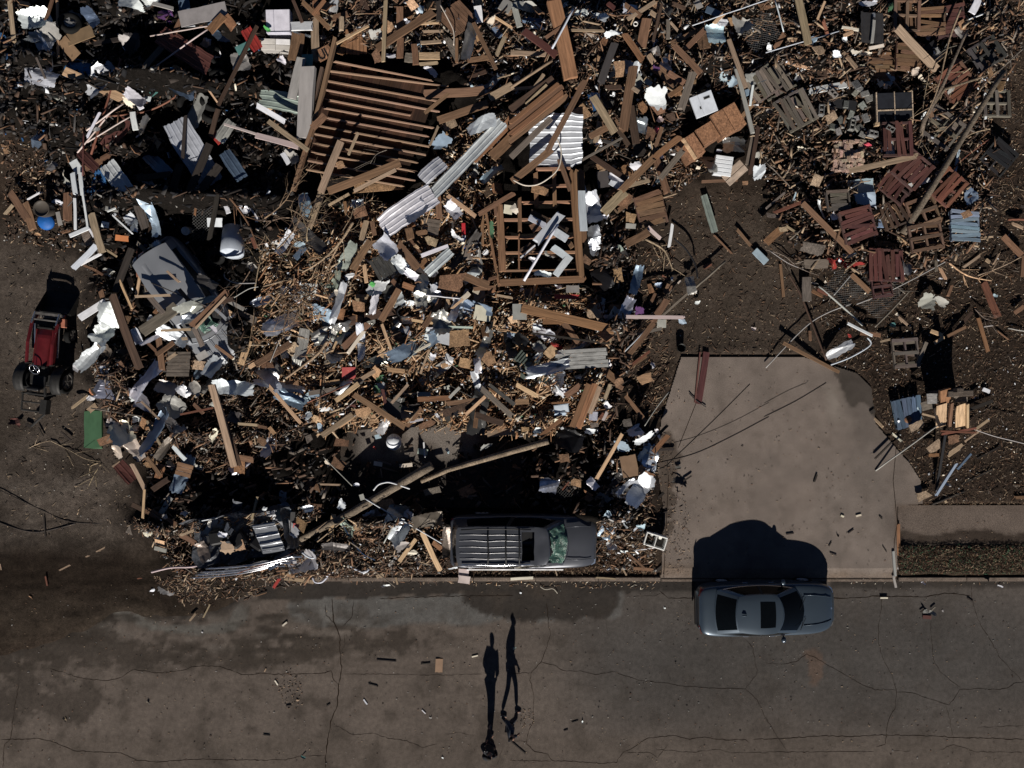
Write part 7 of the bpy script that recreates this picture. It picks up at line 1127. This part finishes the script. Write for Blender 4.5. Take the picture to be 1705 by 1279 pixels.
def in_one(poly, x, y):
    c = False; n = len(poly)
    for i in range(n):
        x1, y1 = poly[i]; x2, y2 = poly[(i + 1) % n]
        if (y1 > y) != (y2 > y) and x < (x2 - x1) * (y - y1) / (y2 - y1) + x1: c = not c
    return c
def rand_in(poly, r=rz_):
    xa, xb = min(p[0] for p in poly), max(p[0] for p in poly); ya, yb = min(p[1] for p in poly), max(p[1] for p in poly)
    while True:
        x, y = r.uniform(xa, xb), r.uniform(ya, yb)
        if in_one(poly, x, y): return x, y
def area(poly): return abs(sum(poly[i][0] * poly[(i + 1) % len(poly)][1] - poly[(i + 1) % len(poly)][0] * poly[i][1] for i in range(len(poly)))) / 2
CLEAR = [[(492, 884), (620, 808), (735, 760), (760, 780), (640, 838), (510, 908)], [(1385, 228), (1440, 228), (1440, 290), (1385, 290)], [(1412, 322), (1460, 322), (1460, 362), (1412, 362)], [(250, 190), (330, 190), (390, 300), (350, 330)], [(365, 360), (410, 360), (410, 430), (365, 430)], [(540, 95), (745, 100), (730, 300), (500, 310)], [(750, 862), (993, 862), (993, 945), (750, 945)], [(560, 712), (760, 712), (760, 770), (560, 770)], [(868, 195), (972, 195), (972, 278), (868, 278)], [(845, 300), (965, 300), (965, 465), (845, 465)], [(265, 455), (345, 455), (410, 570), (380, 610), (250, 520)], [(1455, 155), (1520, 155), (1520, 205), (1455, 205)], [(1130, 165), (1240, 165), (1240, 270), (1130, 270)]]
def clear(x, y): return any(in_one(c, x, y) for c in CLEAR)
wsum = sum(z[2] * area(z[1]) for z in ZONES)
nplank = sum(1 for o in bpy.data.objects if o.name.startswith('plank') and not o.parent)
print('PLANKS', nplank)
def angle():
    return rz_.gauss(40, 45)
def medium(n, kinds, lo, hi, wlo, whi, pal=None, zlift=.45):
    for (nm, poly, wt, palette, wh) in ZONES:
        for _ in range(int(n * wt * area(poly) / wsum)):
            x, y = rand_in(poly)
            if clear(x, y): continue
            a = math.radians(angle()); L = rz_.uniform(lo, hi) * (.8 if nm == 'yard' else 1); w_ = rz_.uniform(wlo, whi); dx, dy = math.cos(a) * L / 2, -math.sin(a) * L / 2
            g0 = P(x, y, .5); h = HT(g0.x, g0.y); z = h + .06 + rz_.random() ** 1.5 * zlift; tl = rz_.gauss(0, .10)
            k = rz_.choice(kinds); pl = pal or palette
            if nm in ('topleft', 'shade') and pal and rz_.random() < .5: continue
            place(k, x - dx, y - dy, x + dx, y + dy, w_, rz_.choice(pl), z - tl, z + tl, auto='rand')
random.seed(5)
medium(max(0, 300 - nplank), 'p', 26, 52, 4, 8)
medium(110, 'f', 12, 30, 10, 22, ['osb', 'osb', 'brown', 'pine', 'tan', 'obrown'])
medium(110, 'x', 9, 24, 8, 18, ['white', 'lgrey', 'cream', 'lgrey', 'lgrey', 'paleblue'])
medium(60, 'm', 16, 42, 8, 20, ['silver', 'lgrey', 'white', 'bluegrey', 'dgrey'])
BIG = ZONES; ZONES = [z for z in ZONES if z[0] in ('topleft', 'lowleft', 'centre', 'east', 'kerbside')]; wsum = sum(z[2] * area(z[1]) for z in ZONES)
medium(26, 't', 40, 120, 1.2, 2.5, ['lgrey', 'grey', 'palepink', 'dgrey', 'rust'], .7)
medium(95, 'm', 35, 95, 9, 26, ['silver', 'white', 'lgrey', 'bluegrey', 'silver', 'dgrey'], .55)
ZONES = BIG

# ---- litter: boxes and flakes in one mesh each
def litter(name, n, specs, hfun, label, cat, seed, zlift=.12, tilt=.25, flake=False, m=None, par=None):
    r = np.random.RandomState(seed); rr_ = random.Random(seed); X = []; Y = []; Cc = []; Ln = []; Wd = []
    tot = sum(s[1] * area(s[0]) for s in specs)
    for (poly, wt, pal, lo, hi, wlo, whi) in specs:
        for _ in range(int(n * wt * area(poly) / tot)):
            x, y = rand_in(poly, rr_)
            if clear(x, y) and rr_.random() < .93: continue
            X.append(x); Y.append(y); c_ = C[rr_.choice(pal)]; k = rr_.uniform(.65, 1.35); Cc.append([v * k for v in c_]); u = rr_.random() ** 1.8; Ln.append(lo + (hi - lo) * u); Wd.append(wlo + (whi - wlo) * rr_.random())
    X = np.array(X); Y = np.array(Y); N = len(X); x = (X - 852.5) * (H - .3) / F; y = (639.5 - Y) * (H - .3) / F
    px, py = x * F / H + 852.5, 639.5 - y * F / H; z = np.maximum(gsample(Hgt, px, py), hfun(px, py) if callable(hfun) else hfun) + r.rand(N) ** 1.6 * zlift + .012
    L = np.array(Ln); W_ = np.array(Wd); th = np.minimum(W_ * .5, .02) if not flake else np.full(N, .003)
    az = np.radians(r.normal(35, 48, N)); pt = r.normal(0, tilt, N); rl = r.normal(0, tilt * 1.3, N)
    ca, sa, cp_, sp_, cr_, sr_ = np.cos(az), np.sin(az), np.cos(pt), np.sin(pt), np.cos(rl), np.sin(rl)
    ex = np.stack([ca * cp_, sa * cp_, sp_], 1); ey = np.stack([-sa * cr_ - ca * sp_ * sr_, ca * cr_ - sa * sp_ * sr_, cp_ * sr_], 1); ez = np.cross(ex, ey)
    c0 = np.stack([x, y, z + np.abs(sp_) * L * .25], 1); V = []
    for (a, b, c_) in ((-1, -1, -1), (1, -1, -1), (1, 1, -1), (-1, 1, -1), (-1, -1, 1), (1, -1, 1), (1, 1, 1), (-1, 1, 1)):
        ja = 1 + (r.rand(N) - .5) * .5; jb = 1 + (r.rand(N) - .5) * (.9 if flake else .5)
        V.append(c0 + ex * (a * L / 2 * ja)[:, None] + ey * (b * W_ / 2 * jb)[:, None] + ez * (c_ * th / 2)[:, None])
    V = np.stack(V, 1).reshape(-1, 3)
    fq = np.array([(3, 2, 1, 0), (4, 5, 6, 7), (0, 1, 5, 4), (1, 2, 6, 5), (2, 3, 7, 6), (3, 0, 4, 7)]); Q = (fq[None] + (np.arange(N) * 8)[:, None, None]).reshape(-1, 4)
    me = bpy.data.meshes.new(name); me.vertices.add(len(V)); me.vertices.foreach_set('co', V.ravel()); me.loops.add(len(Q) * 4); me.loops.foreach_set('vertex_index', Q.ravel()); me.polygons.add(len(Q))
    me.polygons.foreach_set('loop_start', np.arange(len(Q)) * 4); me.polygons.foreach_set('loop_total', np.full(len(Q), 4)); me.update()
    cc_ = np.repeat(np.array(Cc), 8, 0); a = me.color_attributes.new('col', 'FLOAT_COLOR', 'POINT'); a.data.foreach_set('color', np.concatenate([cc_, np.ones((len(cc_), 1))], 1).ravel())
    me.materials.append(m or M_vcol); o = link(name, me); o['kind'] = 'stuff'; tag(o, label, cat); return o
Z = {z[0]: z for z in ZONES}
W1 = ['brown', 'obrown', 'pine', 'tan', 'osb', 'pine', 'obrown', 'osb', 'tan']; W2 = ['brown', 'grey', 'dbrown', 'tan', 'dbrown', 'brown']; W3 = ['dbrown', 'dark', 'grey', 'brown', 'dbrown']
litter('scrap_lumber', 10000, [(Z['centre'][1], 1.5, W1, .15, .85, .015, .06), (Z['upper'][1], .9, W2, .15, .85, .015, .055), (Z['mid'][1], .8, W1, .15, .8, .015, .055), (Z['topleft'][1], .25, ['dark', 'dbrown', 'black', 'dgrey', 'brown'], .12, .6, .02, .08), (Z['lowleft'][1], .9, W2, .15, .8, .015, .055), (Z['kerbside'][1], .9, W2, .15, .6, .012, .05),
    (Z['east'][1], .5, W2, .12, .6, .012, .05), (Z['yard'][1], .7, W2, .2, .6, .02, .08), (Z['eastpile'][1], .5, W3, .2, .6, .03, .09), (Z['shade'][1], .25, W3, .2, .6, .03, .09)], 0, 'broken scrap lumber covering the heaps', 'scrap lumber', 3, .26, .22)
ALL = [z[1] for z in ZONES]
litter('wood_splinters', 26000, [(Z['centre'][1], 1.3, W1, .07, .38, .008, .034), (Z['upper'][1], .7, W2, .07, .36, .008, .032), (Z['mid'][1], 1.0, W1, .07, .34, .008, .032), (Z['topleft'][1], .22, ['dark', 'dbrown', 'dark', 'black', 'brown'], .06, .25, .012, .05), (Z['lowleft'][1], 1.2, W2, .07, .36, .008, .032), (Z['kerbside'][1], 1.6, W2, .05, .25, .01, .04),
    (Z['east'][1], .9, W2, .06, .25, .012, .04), (Z['yard'][1], .9, W2, .05, .25, .01, .04), (Z['eastpile'][1], .9, W3, .06, .25, .012, .05), ([(0, 230), (70, 240), (130, 400), (120, 420), (0, 400)], .9, W2, .04, .2, .01, .06)], 0, 'fine wood splinters between the larger pieces', 'splinters', 4, .16, .3)
WH = ['white', 'cream', 'lgrey', 'white', 'lgrey', 'silver', 'lgrey']
litter('paper_flakes', 5200, [(Z['centre'][1], 2.2, WH + ['lgrey', 'cream', 'green'], .04, .20, .03, .12), (Z['upper'][1], 1.0, WH, .04, .2, .03, .12), (Z['mid'][1], 1.0, WH, .04, .2, .03, .1), (Z['topleft'][1], .25, WH + ['blue', 'dgrey', 'dark'], .04, .2, .03, .12), (Z['lowleft'][1], .6, WH, .04, .15, .03, .08), (Z['kerbside'][1], .9, WH, .03, .14, .02, .08),
    (Z['east'][1], 1.2, WH, .04, .2, .03, .12), (Z['yard'][1], .6, WH, .03, .12, .02, .08), (Z['eastpile'][1], .6, WH, .04, .16, .03, .1), ([(0, 230), (70, 240), (130, 400), (120, 420), (0, 400)], .5, WH, .03, .1, .02, .05)], 0, 'white and grey flakes of paper, plaster and plastic', 'flakes', 6, .25, .5, True)
DK = ['dark', 'dbrown', 'dgrey', 'black', 'dbrown', 'grey', 'brown']
litter('dark_rubble', 10000, [([(0, 0), (430, 0), (500, 100), (500, 330), (440, 440), (450, 620), (200, 620), (130, 400), (60, 240), (0, 230)], .9, ['dark', 'black', 'dgrey', 'dbrown', 'black', 'dark'], .05, .30, .04, .16), (Z['upper'][1], .9, DK, .05, .25, .04, .14), (Z['mid'][1], .9, DK, .05, .25, .04, .12), (Z['centre'][1], .35, DK + ['tan', 'osb'], .05, .22, .04, .12), (Z['lowleft'][1], 1, DK, .05, .25, .04, .12), (Z['kerbside'][1], 1, DK, .04, .2, .03, .1), (Z['east'][1], 1, DK, .05, .2, .03, .1),  # upper left palette near black, shade of the hollows painted into the rubble
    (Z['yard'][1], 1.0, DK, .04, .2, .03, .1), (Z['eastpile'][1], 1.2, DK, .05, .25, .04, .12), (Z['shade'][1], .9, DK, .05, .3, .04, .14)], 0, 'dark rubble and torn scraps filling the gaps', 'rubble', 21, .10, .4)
FIELD = [(1340, 440), (1500, 470), (1640, 400), (1700, 0), (1760, 0), (1760, 835), (1540, 835), (1490, 740), (1460, 680), (1400, 610), (1340, 480)]
ALLEY = [(1060, 340), (1280, 300), (1340, 480), (1390, 620), (1140, 590), (1110, 700), (1040, 690), (1050, 560)]
litter('yard_sticks', 6000, [(FIELD, 1.0, ['brown', 'dbrown', 'dbrown', 'grey', 'dbrown', 'tan'], .03, .30, .004, .018), (ALLEY, .9, ['brown', 'dbrown', 'tan', 'dbrown'], .03, .18, .005, .018), ([(1060, 420), (1130, 400), (1110, 700), (1040, 690)], 1.5, ['brown', 'tan', 'dbrown'], .04, .3, .006, .03), ([(0, 400), (140, 400), (190, 760), (240, 900), (0, 900)], .30, ['dbrown', 'dark', 'tan'], .03, .18, .006, .02)],
    0, 'sticks and splinters scattered on the bare dirt', 'sticks', 8, .03, .06)
litter('yard_flakes', 700, [(FIELD, 1.0, ['white', 'cream', 'lgrey', 'tan'], .02, .08, .015, .05), (ALLEY, .6, ['cream', 'tan', 'lgrey'], .015, .05, .01, .03), ([(0, 400), (140, 400), (190, 760), (240, 900), (0, 900)], .4, ['cream', 'tan', 'lgrey'], .015, .06, .01, .03)], 0, 'small pale flakes scattered on the dirt', 'flakes', 9, .02, .2, True)
litter('dry_grass', 16000, [([(1492, 908), (1800, 908), (1800, 958), (1492, 958)], 3.0, ['dbrown', 'tan', 'brown', 'dbrown', 'dark', 'green'], .04, .12, .004, .012), (FIELD, .35, ['dbrown', 'tan', 'brown', 'dark'], .04, .14, .004, .014), ([(760, 945), (1095, 945), (1095, 960), (760, 960)], 2, ['brown', 'tan', 'dbrown'], .04, .14, .004, .012), ([(995, 900), (1095, 900), (1095, 960), (995, 960)], 2, ['brown', 'tan', 'dbrown'], .04, .14, .004, .012),
    ([(1492, 836), (1800, 836), (1800, 842), (1492, 842)], 1.5, ['dbrown', 'brown', 'tan'], .04, .12, .004, .012)], 0, 'dry flattened grass on the verge and the field', 'grass', 10, .05, .35)
litter('road_grit', 4200, [([(0, 975), (1705, 975), (1705, 1279), (0, 1279)], .35, ['dark', 'brown', 'tan', 'lgrey', 'dbrown'], .012, .06, .008, .02), ([(300, 955), (760, 955), (760, 974), (560, 972), (440, 985), (400, 1005), (330, 995), (300, 970)], 7.0, ['brown', 'dbrown', 'dbrown', 'dark', 'tan', 'dark', 'grey'], .03, .30, .006, .035), ([(760, 960), (1100, 962), (1100, 985), (760, 978)], 5.0, ['brown', 'tan', 'dbrown', 'cream', 'pine'], .02, .14, .006, .02), ([(1120, 600), (1380, 620), (1480, 760), (1480, 960), (1110, 960)], .35, ['dark', 'brown', 'tan'], .012, .08, .006, .016), ([(1092, 720), (1118, 720), (1150, 860), (1150, 960), (1100, 960)], 4.0, ['brown', 'tan', 'dark'], .02, .12, .006, .016),
    ([(478, 1118), (492, 1135), (505, 1165), (496, 1188), (480, 1192), (466, 1176), (458, 1152), (466, 1130)], 5, ['dark', 'brown', 'tan'], .02, .07, .01, .02), ([(250, 960), (350, 960), (350, 1010), (300, 1010)], 14, ['brown', 'dbrown', 'tan', 'dark'], .03, .2, .008, .02), ([(862, 1186), (880, 1183), (894, 1198), (886, 1216), (868, 1222), (856, 1208)], 5, ['dark', 'brown', 'tan'], .02, .07, .01, .02), ([(1494, 842), (1705, 842), (1705, 906), (1494, 906)], .6, ['dark', 'brown', 'tan'], .012, .06, .006, .016), ([(1383, 964), (1705, 967), (1705, 976), (1383, 975)], 3, ['dark', 'brown', 'tan', 'cream'], .02, .1, .006, .016)],
    lambda a, b: np.where(inpoly(a, b, SLAB), .122, np.where((a > 1493) & (b > 840) & (b < 909), .05, .0)), 'grit, chips and splinters on the pavement', 'grit', 12, .006, .05)
# twig tangle left of centre
rt = random.Random(9)
for k in range(24):
    x, y = rt.uniform(415, 550), rt.uniform(340, 570); a = rt.uniform(0, 6.28); mb = MB(); z = HT(*P(x, y, .5).xy) + rt.uniform(.35, .8)
    def grow(p, a, ln, r_, dep):
        pts = [p]; q = p.copy(); aa = a
        for s in range(6): aa += rt.uniform(-.3, .3); q = q + Vector((math.cos(aa), math.sin(aa), rt.uniform(-.15, .2))) * ln / 6; pts.append(q.copy())
        mb.tube(pts, [r_ * (1 - .75 * i / 6) for i in range(7)], 5)
        if dep:
            for s in (2, 3, 4, 5): grow(pts[s], aa + rt.choice((-1, 1)) * rt.uniform(.4, 1.0), ln * .5, r_ * .5, dep - 1)
    grow(P(x, y, z), a, rt.uniform(1.0, 2.2), rt.uniform(.016, .030), 2); o = mb.build('tree_branch', M_pole, color=jit((.22, .155, .105), .2), smooth=True)
    AUTO.append((o, 'bare twiggy brown branch', 'branch', 'bare branches in the wreckage', (x, y)))

# ---- words for every piece: what it looks like and what it lies beside
def rel(px, py, nm):
    ax, ay = ANCH[nm]; dx, dy = px - ax, py - ay; d = math.hypot(dx, dy)
    if d < 16: return 'on ' + nm
    a = math.degrees(math.atan2(-dy, dx)) % 360; k = int((a + 22.5) // 45) % 8
    w_ = ('right of', 'above right of', 'above', 'above left of', 'left of', 'below left of', 'below', 'below right of')[k]
    far_ = 'just ' if d < 45 else '' if d < 110 else 'well '
    return far_ + w_ + ' ' + nm
used = {}
for o in bpy.data.objects:
    if o.parent is None and o.get('label') and o.get('kind') != 'stuff': used.setdefault(o['label'], 0)
for (o, words, cat, grp, (px, py)) in AUTO:
    near = sorted(ANCH, key=lambda n: math.hypot(ANCH[n][0] - px, ANCH[n][1] - py))[:7]; lab = None
    cands = [words + ', ' + rel(px, py, n) for n in near] + [words.replace('slanting', 'angled') + ', ' + rel(px, py, n) for n in near[:3]]
    cands = [c_ for c_ in cands if len(c_.split()) <= 16]
    for c_ in cands:
        if c_ not in used: lab = c_; break
    if lab is None:      # tell it apart by its neighbour on two sides
        base = words.split(' lying')[0].split(' slanting')[0]
        for i in range(7):
            for j in range(7):
                c_ = f"{base} {rel(px, py, near[i]).replace('well ', '')}, {rel(px, py, near[j]).replace('well ', '')}"
                if i != j and c_ not in used and len(c_.split()) <= 16: lab = c_; break
            if lab: break
    if lab is None: lab = cands[0] if cands else words
    used[lab] = 1; tag(o, lab, cat, grp)
print('AUTO', len(AUTO), 'objects', len(bpy.data.objects))
